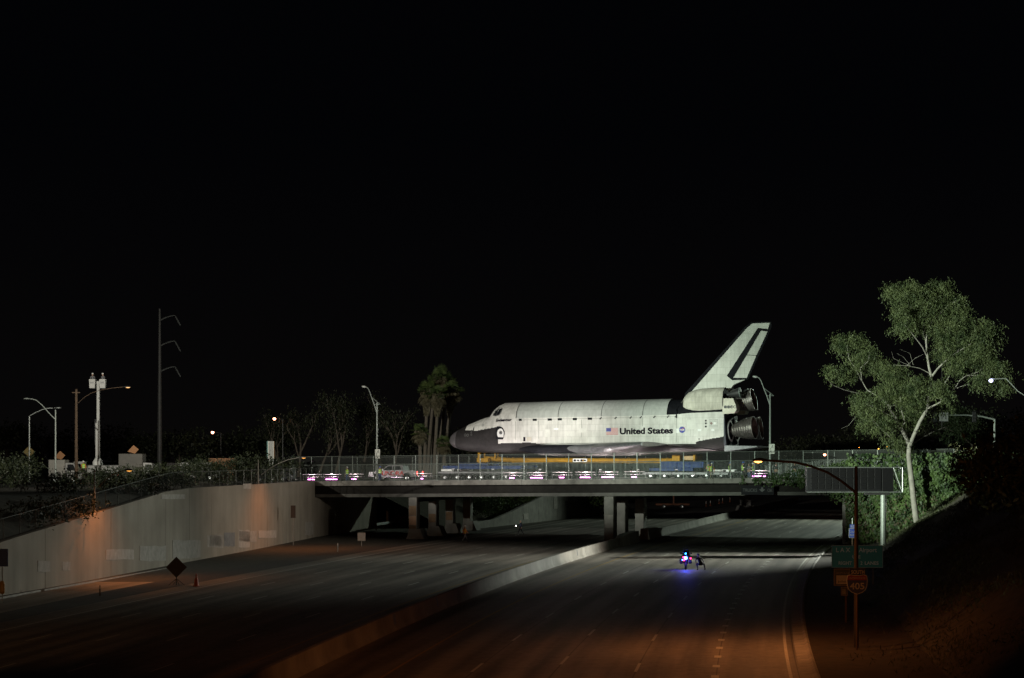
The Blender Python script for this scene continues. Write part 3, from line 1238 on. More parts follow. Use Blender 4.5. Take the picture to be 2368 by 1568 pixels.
def hull_text(name, txt, size, s0, z0, width, m, shear=0, offset=0, slope=0.0, eps=.03):
    me = text_mesh(txt, size, offset, shear)
    co = np.empty(len(me.vertices) * 3)
    me.vertices.foreach_get('co', co)
    co = co.reshape(-1, 3)
    k = width / (co[:, 0].max() - co[:, 0].min())
    x0 = co[:, 0].min()
    for c in co:
        s = s0 + (c[0] - x0) * k
        z = z0 + c[1] + slope * (s - s0)
        c[:] = (s, -(surf_y(s, z) + eps), z - ZB)
    me.vertices.foreach_set('co', co.ravel())
    me.materials.clear()
    me.materials.append(m)
    me.update()
    return link(name, me, orb)


hull_text('name_lettering', 'Endeavour', .46, 6.87, 13.34, 2.09, M_NAVY, shear=.22, offset=.022, slope=.03)
hull_text('country_lettering', 'United', .97, 22.27, 11.80, 3.03, M_NAVY, offset=.038, slope=.012, eps=.035)
hull_text('country_lettering', 'States', .97, 25.62, 11.84, 3.03, M_NAVY, offset=.038, slope=.012, eps=.035)
# flag
fs0, fs1, fz0, fz1 = 20.63, 22.07, 11.74, 12.51
flag = decal('flag', [(fs0, fz0), (fs1, fz0), (fs1, fz1), (fs0, fz1)], M_FLAGW, eps=.02)
hgt = (fz1 - fz0) / 13
for k in range(0, 13, 2):
    zz = fz0 + k * hgt
    decal('stripe', [(fs0, zz), (fs1, zz), (fs1, zz + hgt), (fs0, zz + hgt)], M_FLAGR, flag, .028, sub=False)
decal('canton', [(fs0, fz0 + 6 * hgt), (fs0 + .58, fz0 + 6 * hgt), (fs0 + .58, fz1), (fs0, fz1)], M_FLAGB, flag, .034, sub=False)
# round insignia
ins = decal('insignia', [(29.74 + .37 * math.cos(t), 12.27 + .37 * math.sin(t)) for t in np.linspace(0, 2 * math.pi, 25)[:-1]], M_NASAB, eps=.02)
o = hull_text('insignia_lettering', 'NASA', .26, 29.45, 12.18, .58, M_FLAGW, offset=.012, eps=.03)
o.parent = ins
decal('insignia_vector', [(29.42, 12.20), (29.75, 12.33), (30.2, 12.66), (29.80, 12.42), (29.72, 12.38)], M_FLAGR, ins, .036, sub=False)
decal('insignia_vector', [(29.62, 12.02), (29.78, 12.24), (30.0, 12.46), (29.80, 12.30), (29.7, 12.18)], M_FLAGR, ins, .036, sub=False)
# side thruster hatch with its stepped black surround
def circ(s, z, r, n=20, q=1.0):
    return [(s + r * q * math.cos(t), z + r * math.sin(t)) for t in np.linspace(0, 2 * math.pi, n + 1)[:-1]]


hat = decal('hatch_surround', [(6.9, 11.25), (7.82, 11.22), (7.95, 11.5), (8.0, 11.7), (8.06, 11.9), (8.05, 12.2), (7.93, 12.4), (7.82, 12.6), (7.62, 12.72), (7.45, 12.78), (7.1, 12.78), (6.9, 12.6)], M_TILE, eps=.012)
decal('hatch', [(7.22, 11.5), (7.9, 11.48), (7.95, 12.0), (7.86, 12.3), (7.68, 12.5), (7.45, 12.52), (7.2, 12.35), (7.08, 12.05), (7.1, 11.75)], M_FLAGW, hat, .03)
decal('port_ring', circ(7.56, 12.03, .20), M_TILE, hat, .042, sub=False)
decal('port_ring', circ(7.56, 12.03, .14), mat('hatch_grey', (.25, .25, .24), .6), hat, .05, sub=False)
decal('port_ring', circ(7.56, 12.03, .075), M_TILE, hat, .058, sub=False)
# nose thrusters
for s, z, r in ((2.72, 11.78, .17), (3.08, 11.76, .17), (3.55, 12.12, .12), (3.6, 11.82, .12), (3.53, 12.3, .09)):
    d = decal('thruster_port', circ(s, z, r), mat('thruster_rim', (.12, .118, .112), .6), eps=.02)
    decal('thruster_mouth', circ(s, z, r * .72), M_BLACK, d, .03, sub=False)
decal('seam', [(3.72, 12.2), (3.86, 12.2), (3.86, 13.3), (3.72, 13.2)], M_TILE, eps=.012)
decal('star_tracker', circ(5.02, 12.95, .17), mat('tracker_door', (.40, .40, .38), .6), eps=.015)
# cabin side window and windscreen panes
M_FRAME = mat('window_surround', (.05, .05, .05), .6)
for sd in (-1, 1):
    wf = decal('window_surround', [(6.22, 14.08), (6.35, 14.62), (6.78, 15.02), (7.3, 15.0), (7.48, 14.9), (7.47, 14.45), (7.25, 14.1), (6.7, 13.98)], M_FRAME, eps=.015, side=sd)
    decal('window', [(6.42, 14.18), (6.48, 14.55), (6.78, 14.88), (6.95, 14.9), (6.8, 14.3), (6.72, 14.12)], M_GLASS, wf, .03, side=sd)
    decal('window', [(6.84, 14.13), (6.9, 14.32), (7.05, 14.9), (7.36, 14.88), (7.38, 14.5), (7.2, 14.2)], M_GLASS, wf, .03, side=sd)
    for y0, y1 in ((.12, .78), (.84, 1.45)):
        pane = []
        for s, yy in ((5.5, y0), (5.5, y1), (6.15, y1 * .86), (6.15, y0)):
            t, bt, w, c, a, b_ = sec(s)
            z = c + (t - c) * max(0, 1 - (yy / w) ** a) ** (1 / a)
            pane.append((s, sd * yy, z - ZB + .02))
        MB().add(pane + [(p[0] + .05, p[1], p[2] - .12) for p in pane], [(0, 1, 2, 3), (7, 6, 5, 4), (0, 4, 5, 1), (1, 5, 6, 2), (2, 6, 7, 3), (3, 7, 4, 0)]).build('windscreen', M_GLASS, orb)
# hinge covers along the bay-door line
for s, z in ((10.02, 13.53), (11.83, 13.52), (13.7, 13.54), (14.94, 13.56), (16.79, 13.57), (18.64, 13.6)):
    w = .19 if s < 11 else .26
    decal('hinge_cover', [(s - w, z - .13), (s + w, z - .13), (s + w, z + .13), (s - w, z + .13)], M_TILE, eps=.012, sub=False)
for s in (19.94, 21.76, 23.58, 24.79, 26.42, 28.05, 28.97):
    z = 13.28 + .018 * s
    decal('hinge_cover', [(s - .13, z - .13), (s + .02, z - .13), (s + .02, z - .01), (s + .13, z - .01), (s + .13, z + .13), (s - .01, z + .13), (s - .01, z + .02), (s - .13, z + .02)], M_TILE, eps=.012, sub=False)
decal('seam', [(29.0, 13.6), (29.14, 13.6), (29.14, 15.0), (29.0, 15.0)], M_TILE, eps=.012)
M_SEAM = mat('seam_grey', (.22, .22, .20), .7)
for s, z0, z1 in ((9.42, 11.2, 15.2), (29.06, 10.9, 13.6), (14.72, 12.6, 13.6), (12.3, 11.3, 13.4), (17.6, 11.5, 13.5), (25.0, 12.7, 13.7)):
    for k in range(6):
        za, zb_ = z0 + (z1 - z0) * k / 6, z0 + (z1 - z0) * (k + 1) / 6
        decal('seam', [(s - .02, za), (s + .02, za), (s + .02, zb_), (s - .02, zb_)], M_SEAM, eps=.008, sub=False)
for k in range(20):
    sa, sb = 9.5 + k * .97, 9.5 + (k + 1) * .97
    decal('seam', [(sa, 13.33 + .016 * sa), (sb, 13.33 + .016 * sb), (sb, 13.36 + .016 * sb), (sa, 13.36 + .016 * sa)], M_SEAM, eps=.008, sub=False)
# small hull details: vents, access panels, stencils
M_PANEL = mat('access_panel', (.63, .63, .58), .6, 0, .1, 3)
M_PANELB = mat('bright_access_panel', (.80, .81, .79), .6, 0, .05, 3)
decal('vent_door', [(10.4, 11.0), (10.66, 11.0), (10.66, 11.5), (10.4, 11.5)], M_NAVY, eps=.012, sub=False)
for z in (11.13, 11.36):
    decal('stencil', [(10.85, z), (11.4, z), (11.4, z + .05), (10.85, z + .05)], mat('ochre_stencil', (.5, .36, .14), .6), eps=.012, sub=False)
for a, b, c_, d in ((14.2, 12.35, .55, .16), (17.3, 12.0, .9, .5), (15.7, 11.6, 1.0, .55), (20.5, 12.6, .55, .17), (24.1, 12.66, .55, .2), (33.2, 12.1, .35, .25), (31.6, 12.1, .42, .25), (32.3, 12.1, .42, .28), (30.3, 12.35, 1.05, 1.05), (29.05, 11.9, .3, .5), (13.1, 11.5, .6, .9)):
    decal('access_panel', [(a, b), (a + c_, b), (a + c_, b + d), (a, b + d)], M_PANELB if (a * 10) % 2 < 1 else M_PANEL, eps=.01, sub=False)
ump = decal('umbilical_panel', [(32.9, 12.5), (34.0, 12.5), (34.0, 13.45), (32.85, 13.45)], mat('umbilical_plate', (.60, .60, .56), .6), eps=.012)
for i in range(8):
    for j in range(6):
        if 2 <= j <= 3 and 1 <= i <= 6:
            continue
        decal('fitting', circ(32.98 + i * .135, 12.58 + j * .16, .035, 6), M_TILE, ump, .022, sub=False)
decal('fitting', circ(33.2, 12.98, .16, 14), mat('fitting_bronze', (.14, .08, .06), .5), ump, .024, sub=False)
decal('fitting', circ(33.6, 12.98, .13, 14), M_PANELB, ump, .024, sub=False)
for z in (12.62, 12.98, 13.28):
    decal('fitting', [(32.45, z - .1), (32.66, z - .1), (32.66, z + .1), (32.45, z + .1)], M_TILE, ump, .014, sub=False)
decal('thruster_port', circ(31.75, 11.2, .08, 10), M_TILE, eps=.014, sub=False)

# wings: double delta, leading edge panel by panel
def w_le(y):
    return 10.0 + (y - 2.6) * (9.3 / 2.1) if y < 4.7 else 19.3 + (y - 4.7) * 1.07


def w_te(y):
    return 31.2 - (y - 2.6) * .05


def w_mid(y):
    """height of the leading edge line above the belly datum"""
    return (.78 + (y - 2.6) * .004) if y < 4.7 else .84 + (y - 4.7) * .050


def w_half(y):
    return np.interp(y, [2.6, 4.7, 7, 10, 12.55], [.74, .72, .60, .46, .27])


def foil(y, fr):
    """upper and lower height at chord fraction fr"""
    h = w_half(y)
    zc = w_mid(y)
    shape = min(1, 2.2 * math.sqrt(max(fr, 0))) * (1 - max(0, fr - .45) / .55 * .62)
    zl = zc - h * shape * 1.25
    zu = zc + h * shape * .85
    sag = fr * .12
    return zu - sag, zl - sag * .2


WST = [2.5, 3.2, 3.9, 4.7, 5.5, 6.5, 7.5, 8.5, 9.5, 10.5, 11.5, 12.2, 12.5]
FRS = [.0, .01, .025, .05, .09, .15, .24, .36, .5, .65, .8, .92, 1.0]
for sd in (-1, 1):
    mb = MB()
    for k in range(len(WST) - 1):
        ra, rb = [], []
        for st, ring in ((WST[k], ra), (WST[k + 1], rb)):
            le, te = w_le(st), w_te(st)
            ring.append([(le + (te - le) * f, sd * st, foil(st, f)[0]) for f in FRS[4:]])
            ring.append([(le + (te - le) * f, sd * st, foil(st, f)[1]) for f in FRS[4:]])
        n = len(FRS) - 4
        for layer in (0, 1):
            mb.mi = layer
            vs = ra[layer] + rb[layer]
            mb.add(vs, [(i, i + 1, n + i + 1, n + i) for i in range(n - 1)])
    # tip closure
    st = WST[-1]
    le, te = w_le(st), w_te(st)
    up = [(le + (te - le) * f, sd * (st + .06), foil(st, f)[0] - .03) for f in FRS[4:]]
    lo = [(le + (te - le) * f, sd * (st + .06), foil(st, f)[1] + .03) for f in FRS[4:]]
    n = len(up)
    mb.mi = 1
    mb.add(up + lo, [(i, i + 1, n + i + 1, n + i) for i in range(n - 1)])
    wing = mb.build('wing', [M_SKIN if False else mat('wing_felt', (.62, .63, .60), .65, 0, .15, 1), M_TILE2], orb, smooth=50, fixn=False)
    ys = list(np.linspace(4.7, 12.5, 15))
    ys = [2.5, 3.3, 4.0] + ys
    for k in range(len(ys) - 1):
        mb = MB()
        rings = []
        gap = .012
        for st in (ys[k] + gap, ys[k + 1] - gap):
            le, te = w_le(st), w_te(st)
            r = [(le + (te - le) * f, sd * st, foil(st, f)[0] + .004) for f in reversed(FRS[:5])]
            r += [(le + (te - le) * f, sd * st, foil(st, f)[1] - .004) for f in FRS[1:5]]
            rings.append([Vector(p) for p in r])
        mb.loft(rings)
        mb.build('leading_edge_panel', M_RCC if ys[k] >= 4 else M_TILE, wing, smooth=50)
    for y0, y1 in ((3.3, 7.4), (7.55, 12.3)):
        mb = MB()
        rings = []
        for st in (y0, y1):
            te = w_te(st)
            zu, zl = foil(st, 1.0)
            ln = 2.9 - (st - 3.3) * .13
            rings.append([Vector(p) for p in ((te + .05, sd * st, zu), (te + ln, sd * st, (zu + zl) / 2 - .1 + .03), (te + ln, sd * st, (zu + zl) / 2 - .13), (te + .05, sd * st, zl))])
        mb.loft(rings)
        mb.build('elevon', M_TILE2, wing)
# body flap
mb = MB()
mb.prism([(34.7, .38), (38.5, .86), (38.5, .99), (34.75, 1.05)], lambda a, b, d: Vector((a, d, b)), -3.0, 3.0)
mb.build('body_flap', mat('flap_tiles', (.30, .31, .32), .6, 0, .4, 3, detail=10), orb)

# fin and rudder
def plate(name, poly, t0, t1, m, parent=None):
    """upright plate in the centre plane; half thickness t0 at the root, t1 at the tip"""
    def fn(s, z, d):
        q = min(1, max(0, (z - 16.2) / 8.3))
        return Vector((s, d * (t0 + (t1 - t0) * q), z - ZB))
    mb = MB()
    mb.prism(poly, fn, -1, 1)
    return mb.build(name, m, parent or orb)


fin = plate('vertical_fin', [(29.85, 15.9), (29.92, 16.45), (36.62, 23.88), (37.25, 24.38), (39.3, 24.42), (39.05, 23.62), (37.95, 23.78), (34.42, 18.5), (35.0, 18.0), (36.55, 18.05), (36.45, 17.98), (35.1, 17.42), (33.9, 15.9)], .32, .14, M_FIN)
plate('fin_leading_edge', [(29.2, 15.9), (29.38, 16.55), (36.38, 24.02), (37.15, 24.55), (39.45, 24.56), (39.3, 24.43), (37.24, 24.40), (36.60, 23.90), (29.90, 16.46), (29.83, 15.9)], .2, .09, M_TILE, fin)
plate('rudder_hinge_strip', [(34.3, 18.45), (37.9, 23.85), (38.06, 23.85), (38.3, 23.62), (34.98, 18.12), (36.72, 18.14), (36.66, 17.98), (34.95, 17.94)], .34, .16, M_TILE, fin)
plate('rudder_hinge_strip', [(38.0, 23.66), (39.16, 23.52), (39.2, 23.7), (38.0, 23.86)], .345, .165, M_TILE, fin)
rud = plate('rudder', [(35.05, 18.22), (36.62, 18.18), (37.72, 20.7), (36.62, 20.78)], .26, .1, M_FIN, fin)
plate('rudder', [(36.66, 20.84), (37.75, 20.76), (39.02, 23.44), (38.22, 23.54)], .26, .1, M_FIN, fin)
plate('rudder_trailing_edge', [(36.66, 18.16), (36.76, 18.1), (39.26, 23.42), (39.47, 24.1), (39.42, 24.5), (39.32, 24.4), (39.08, 23.45), (37.77, 20.72)], .1, .06, M_TILE, fin)

# engine pods
for sd in (-1, 1):
    st = [(29.22, 14.65, .2, .12), (29.4, 14.82, .62, .4), (29.75, 15.02, 1.02, .75), (30.25, 15.2, 1.36, 1.05), (31.0, 15.3, 1.54, 1.25), (31.8, 15.35, 1.62, 1.35), (33.0, 15.38, 1.66, 1.38), (34.5, 15.42, 1.66, 1.36)]
    rings = []
    for s, zc, hz, hy in st:
        rings.append([Vector((s, sd * 1.75 + hy * math.cos(t), zc - ZB + hz * math.sin(t))) for t in np.linspace(0, 2 * math.pi, 33)[:-1]])
    mb = MB()
    mb.loft(rings)
    pod = mb.build('engine_pod', M_POD, orb, smooth=50)
    mb = MB()
    mb.loft([[v * 1 for v in rings[-1]], [Vector((34.56, v.y * .995, v.z)) for v in rings[-1]]])
    mb.build('pod_end', M_TILE, pod)
    # forward dark patch of the pod
    mb = MB()
    mb.loft([[Vector((v.x - .01, v.y * 1.01, v.z)) for v in r[12:19]] for r in rings[1:3]], closed=False, cap=False)
    mb.build('pod_patch', M_TILE, pod)
    # thruster housing
    hy = sd * 2.35
    mb = MB()
    mb.prism([(34.52, 14.02), (35.9, 14.1), (36.15, 14.5), (36.1, 14.95), (35.7, 15.8), (34.52, 15.8)], lambda a, b, d: Vector((a, hy + d * (1 if b < 15 else .8), b - ZB)), -.75, .75)
    hs = mb.build('thruster_housing', mat('housing_tiles', (.66, .63, .52), .6, 0, .2, 2), pod)
    for k in range(4):
        mb = MB()
        MM = Matrix.Translation((34.85 + k * .37, hy + sd * .75, 14.82 - ZB)) @ Matrix.Rotation(R(90) * -sd, 4, 'X')
        mb.lathe([(.17, -.05), (.17, .012), (.12, .014), (.12, -.04)], MM, 16)
        mb.build('thruster', M_BLACK, hs)
    MM = Matrix.Translation((34.5, sd * 2.0, 16.2 - ZB)) @ Matrix.Rotation(R(82), 4, 'Y')
    mb = MB()
    prof = [(.16, 0), (.17, .25), (.26, .55), (.40, 1.0), (.53, 1.45), (.60, 1.85)]
    mb.lathe(prof, MM, 24, cap=(True, False))
    nz = mb.build('pod_nozzle', M_DSTEEL, pod, smooth=50)
    mb = MB()
    mb.lathe([(.61, 1.80), (.61, 1.87), (.3, 1.9), (.01, 1.91)], MM, 24, cap=(False, False))
    mb.build('nozzle_cover', mat('nozzle_cover_green', (.22, .27, .24), .6, 0, .2, 3), nz)


def bell_mat():
    m = bpy.data.materials.new('engine_bell_metal')
    nt, b = nodes_of(m)
    tc = nt.nodes.new('ShaderNodeTexCoord')
    nz = nt.nodes.new('ShaderNodeTexNoise')
    nz.inputs['Scale'].default_value = 2.5
    nz.inputs['Detail'].default_value = 8
    nt.links.new(tc.outputs['Object'], nz.inputs['Vector'])
    rp = nt.nodes.new('ShaderNodeValToRGB')
    rp.color_ramp.elements[0].color = (.06, .054, .052, 1)
    rp.color_ramp.elements[0].position = .3
    rp.color_ramp.elements[1].color = (.21, .19, .18, 1)
    rp.color_ramp.elements[1].position = .7
    nt.links.new(nz.outputs[0], rp.inputs[0])
    nt.links.new(rp.outputs[0], b.inputs['Base Color'])
    b.inputs['Metallic'].default_value = .55
    b.inputs['Roughness'].default_value = .42
    return m


M_BELL = bell_mat()
M_BAND = mat('bell_band', (.19, .17, .15), .4, .6, .2, 4)
M_INNER = mat('bell_inner', (.14, .095, .075), .6, .2, .35, 3)
for yy, s0, z0, tilt in ((-1.42, 34.85, 12.12, 96), (1.42, 34.85, 12.12, 96), (0, 34.75, 15.05, 80)):
    ty = R(180 - tilt) if tilt > 90 else R(tilt)
    ang = R(83) if yy else R(76)
    yaw = -math.copysign(R(3.5), -yy) if yy else 0
    MM = Matrix.Translation((s0, yy, z0 - ZB)) @ Matrix.Rotation(yaw, 4, 'Z') @ Matrix.Rotation(ang, 4, 'Y')
    if yy:
        mb = MB()
        mb.lathe([(1.55, -.02), (1.5, .12), (1.28, .22), (1.05, .16), (.9, .0)], Matrix.Translation((34.8, yy, z0 - ZB)) @ Matrix.Rotation(R(86), 4, 'Y'), 32, cap=(False, False))
        mb.build('heat_shield', M_TILE, orb, smooth=50)
    mb = MB()
    mb.lathe([(1.16, .15), (1.26, .25), (1.17, .30), (1.0, .27)], Matrix.Translation((34.82, yy, z0 - ZB)) @ Matrix.Rotation(R(86 if yy else 80), 4, 'Y'), 32, cap=(False, False))
    mb.build('shield_ring', M_FLAGW if yy else M_TILE, orb, smooth=50)
    ln = 3.05 if yy else 2.75
    outer = [(.5, 0), (.52, .3)] + [(.52 + .76 * (1 - (1 - t) ** 1.7), .3 + (ln - .3) * t) for t in np.linspace(.08, 1, 14)]
    inner = [(r - .05, h) for r, h in reversed(outer)]
    mb = MB()
    mb.lathe(outer, MM, 32, cap=(True, False))
    bell = mb.build('engine_bell', M_BELL, orb, smooth=50)
    mb = MB()
    mb.lathe(inner, MM, 32, cap=(False, True))
    mb.build('bell_interior', M_INNER, bell, smooth=50)
    mb = MB()
    r_e = outer[-1][0]
    mb.lathe([(r_e - .055, ln - .03), (r_e + .03, ln - .04), (r_e + .03, ln + .02), (r_e - .055, ln + .02)], MM, 32, cap=(False, False))
    mb.build('exit_rim', mat('bell_rim', (.13, .11, .095), .5, .3), bell)
    for t in np.linspace(.14, .92, 8):
        r_ = .52 + .76 * (1 - (1 - t) ** 1.7)
        h_ = .3 + (ln - .3) * t
        mb = MB()
        mb.lathe([(r_ - .01, h_ - .035), (r_ + .032, h_ - .025), (r_ + .032, h_ + .025), (r_ + .005, h_ + .035)], MM, 32, cap=(False, False))
        mb.build('hat_band', M_BAND, bell)
# ------------------------------------------------------------------ yellow and blue carrier under the orbiter
M_YELP = mat('yellow_machine_paint', (.36, .19, .008), .6, 0, .25, 2, spec=.2)
M_BLUEP = mat('blue_machine_paint', (.006, .030, .13), .6, 0, .25, 2, spec=.2)
M_GREYM = mat('grey_machine_paint', (.17, .175, .175), .5, .3, .3, 2)
zc0 = zd(12) - 0.0


def ol(s, y, z):
    """orbiter station space, absolute height, relative to the carrier root"""
    return Vector((s, y, z - 6.5))


car = thing('shuttle_carrier', 'yellow beam and blue frames on rows of wheels carrying the spaceplane', 'transporter', (S_O.x, S_O.y, 6.5), -PHI)
mb = MB()
mb.tube([ol(4.6, 0, 8.98), ol(8.0, 0, 8.78), ol(8.05, 0, 8.76)], [.30, .26, .26], 16)
mb.tube([ol(8.05, 0, 8.76), ol(28.3, 0, 8.72)], .31, 16)
beam = mb.build('beam', M_YELP, car, smooth=50)
for s in (8.1, 12.4, 17.0, 22.5, 27.2):
    MB().tube([ol(s - .09, 0, 8.755), ol(s + .09, 0, 8.755)], .37, 16).build('collar', M_YELP, beam)
lg = MB()
lg.box(ol(16.6, -.33, 8.76), (1.75, .03, .42))
plate_ = lg.build('name_plate', M_FLAGW, beam)
for k, (dx, wd, hh) in enumerate(((-.62, .34, .26), (-.22, .30, .2), (.2, .3, .26), (.6, .4, .18))):
    mb = MB()
    c_ = ol(16.6 + dx, -.35, 8.76)
    mb.prism([(wd / 2 * math.cos(t), hh / 2 * math.sin(t)) for t in np.linspace(0, 2 * math.pi, 13)[:-1]], lambda a, b, d: c_ + Vector((a, d, b)), -.012, 0)
    mb.build('logo_mark', M_NAVY, plate_)
for s, y, z0, z1, w in ((3.8, 0, 8.45, 9.75, .35), (4.15, -.9, 8.45, 9.68, .22), (4.15, .9, 8.45, 9.68, .22), (6.0, -.5, 8.9, 9.62, .18), (6.0, .5, 8.9, 9.62, .18)):
    mb = MB()
    mb.bbox(ol(s, y, (z0 + z1) / 2), (w, w, z1 - z0), .03)
    mb.build('forward_strut', M_YELP, car)
mb = MB()
mb.bbox(ol(4.6, 0, 8.78), (1.5, 2.2, .5), .05)
mb.build('forward_cradle', M_YELP, car)
mb = MB()
mb.bbox(ol(28.6, 0, 9.0), (.95, 3.0, .8), .05)
mb.bbox(ol(28.6, -1.2, 8.45), (.6, .5, .5), .03)
mb.build('rear_cradle', M_YELP, car)
mb = MB()
mb.bbox(ol(30.2, 0, 9.05), (1.6, 2.6, .55), .04)
mb.build('rear_bracket', mat('brown_yellow_paint', (.30, .17, .03), .5, 0, .3, 2), car)
for s, y in ((30.8, -1.5), (30.8, 1.5)):
    mb = MB()
    mb.bbox(ol(s, y, 9.0), (.25, .25, .85), .03)
    mb.build('rear_strut', M_YELP, car)
for a, b, z0, z1, yw in ((.2, 10.2, 7.74, 8.12, 5.4), (1.9, 5.6, 8.13, 8.46, 3.6), (27.0, 32.1, 7.92, 8.62, 4.4), (25.8, 31.0, 7.55, 7.9, 5.2)):
    fr = MB()
    for y in (-yw / 2, yw / 2):
        fr.bbox(ol((a + b) / 2, y, (z0 + z1) / 2), (b - a, .35, z1 - z0), .03)
    k = a + .3
    while k < b:
        fr.box(ol(k, 0, (z0 + z1) / 2), (.2, yw - .36, (z1 - z0) * .8))
        for y in (-yw / 2 - .19, yw / 2 + .19):
            fr.box(ol(k, y, (z0 + z1) / 2), (.09, .05, z1 - z0 - .04))
        k += .85
    fr.build('blue_frame', M_BLUEP, car)
# wheeled modules
M_TYRE = mat('tyre', (.02, .02, .02), .8, 0, .3, 8)
M_HUB = mat('bright_hub', (.62, .64, .64), .3, .8, .15, 5)
tyre_me = hub_me = None


def wheel(parent, loc, r=.36, w=.26, rz=0):
    global tyre_me, hub_me
    if tyre_me is None:
        mb = MB()
        MM = Matrix.Rotation(R(90), 4, 'X')
        mb.lathe([(.55, -.5), (.9, -.5), (1, -.36), (1, .36), (.9, .5), (.55, .5)], MM, 20, cap=(False, False))
        t = mb.build('wheel', M_TYRE, parent, smooth=40)
        tyre_me = t.data
        mb = MB()
        mb.lathe([(.56, -.36), (.5, -.3), (.22, -.26), (.2, -.42), (.02, -.42)], MM, 16, cap=(False, False))
        mb.lathe([(.02, .42), (.2, .42), (.22, .26), (.5, .3), (.56, .36)], MM, 16, cap=(False, False))
        h = mb.build('rim', M_HUB, t, smooth=40)
        hub_me = h.data
    else:
        t = link('wheel', tyre_me, parent)
        h = link('rim', hub_me, t)
    t.location = loc
    t.scale = (r, w, r)
    t.rotation_euler = (0, 0, rz)
    return t


for a, b in ((-.2, 9.4), (25.2, 35.3)):
    for y in (-2.55, 2.55):
        mb = MB()
        mb.bbox(ol((a + b) / 2, y, 7.28), (b - a, 1.9, .34), .06)
        md = mb.build('wheel_module', M_GREYM, car)
        n = 6
        for k in range(n):
            s = a + .9 + k * (b - a - 1.8) / (n - 1)
            mb = MB()
            mb.bbox(ol(s, y, 6.98), (.5, .5, .4), .04)
            mb.tube([ol(s, y - .5, 6.92), ol(s, y + .5, 6.92)], .08, 8)
            mb.build('axle_bogie', M_GREYM, md)
            for dy in (-.72, .72):
                wheel(md, ol(s, y + dy, zd(s - 8) + .37))
        # power pack and hoses on the ends
        mb = MB()
        mb.bbox(ol(a + 1.2 if a < 5 else b - 1.4, y - .2, 7.58), (1.6, 1.2, .3), .05)
        mb.build('power_pack', M_WHITE, md)

# fill lamps added to the carrier to brighten the wing and belly from below
for s, y, pw in ((2.0, -3.9, 620), (7.0, -3.9, 700), (13.0, -4.2, 420), (20.5, -4.6, 260), (25.0, -4.6, 330), (29.5, -4.4, 380), (33.0, -3.6, 420)):
    mb = MB()
    mb.bbox(ol(s, y, 7.62), (.34, .24, .2), .03)
    wlp = mb.build('added_fill_lamp', M_DSTEEL, car)
    MB().box(ol(s, y, 7.73), (.26, .16, .02)).build('added_fill_lens', glow('added_fill_glow', (1.0, .93, .88), 2.0), wlp)
    d = bpy.data.lights.new('added_fill_light', 'SPOT')
    d.energy = pw
    d.color = (1.0, .90, .88)
    d.spot_size = R(150)
    d.spot_blend = .6
    d.shadow_soft_size = .15
    o = bpy.data.objects.new('added_fill_light', d)
    COL.objects.link(o)
    o.parent = wlp
    o.location = ol(s, y, 7.8)
    o.rotation_euler = (R(180), 0, 0)

# ------------------------------------------------------------------ pink-lit light bars standing on the deck
M_PINK = glow('pink_tube', (1.0, .26, .84), 10)
M_STRIPW = mat('white_rail', (.75, .72, .70), .3, .2, .1, 3)
M_TOPL = glow('white_tube', (1.0, .86, .86), .35)


def at_deck(xd, w):
    """deck position seen in column xd at w metres in from the near edge"""
    u = bridge_u(xd, w)
    return u, BW(u, w, zd(u))


def light_bar(xd, w, ln, label, off=0.0):
    u, p = at_deck(xd, w)
    t = thing('light_bar', label, 'lamp', p, -PHI, 'pink light bars along the deck')
    mb = MB()
    mb.box((0, 0, .12), (2.5, .3, .16))
    mb.build('base', M_BLACK, t)
    for sx in (-1.15, 1.15):
        MB().tube([(sx, 0, .2), (sx, 0, .92)], .03, 6).build('stand', M_DSTEEL, t)
    MB().tube([(-1.3, 0, .62), (1.3, 0, .62)], .022, 6).build('rail', M_STRIPW, t)
    MB().tube([(-1.2, 0, .92), (1.2, 0, .92)], .03, 6).build('top_tube', M_TOPL, t)
    n = max(1, int(round(ln / .3)))
    for k in range(n):
        x = (k - (n - 1) / 2) * .3
        MB().tube([(x - .14, -.17, .33), (x + .14, -.17, .33)], .048, 8).build('tube', M_PINK, t)
    d = bpy.data.lights.new('bar_light', 'POINT')
    d.energy = 120 * (.5 + ln)
    d.color = (1.0, .86, .86)
    d.shadow_soft_size = .25
    o = bpy.data.objects.new('bar_light', d)
    COL.objects.link(o)
    o.parent = t
    o.location = (0, -.1, 1.15)


for xd, ln, lab in ((721, .9, 'pink light bar at the far left end of the deck'), (768, 1.5, 'long glowing pink light bar left of the worker in the yellow vest'),
                    (820, .6, 'short pink light bar right of the worker in the yellow vest'), (977, .3, 'small pink light just behind the pickup'),
                    (1185, .6, 'small pink light near the front wheel modules'), (1242, 1.5, 'pink light bar just right of the front wheel modules'),
                    (1300, .6, 'short pink light bar under the front of the yellow beam'), (1354, 1.2, 'pink light bar under the middle of the yellow beam'),
                    (1407, 1.5, 'pink light bar under the yellow beam below the flag'), (1467, .6, 'short pink light bar below the country lettering'),
                    (1756, 1.5, 'lone pink light bar right of the group of workers')):
    light_bar(xd, 8.5 if xd < 1600 else 5.0, ln, lab)

# ------------------------------------------------------------------ tow pickup
tr_s = -9.3
pk_w = 15.6
u, p = at_deck(915, pk_w)
pk = thing('pickup_truck', 'silver pickup with big red lettering towing the carrier', 'pickup', p, -PHI)
M_SILVER = mat('silver_car_paint', (.30, .30, .30), .35, .35, .1, 3)
M_REDT = mat('red_lettering', (.55, .02, .02), .5)
hw = .98
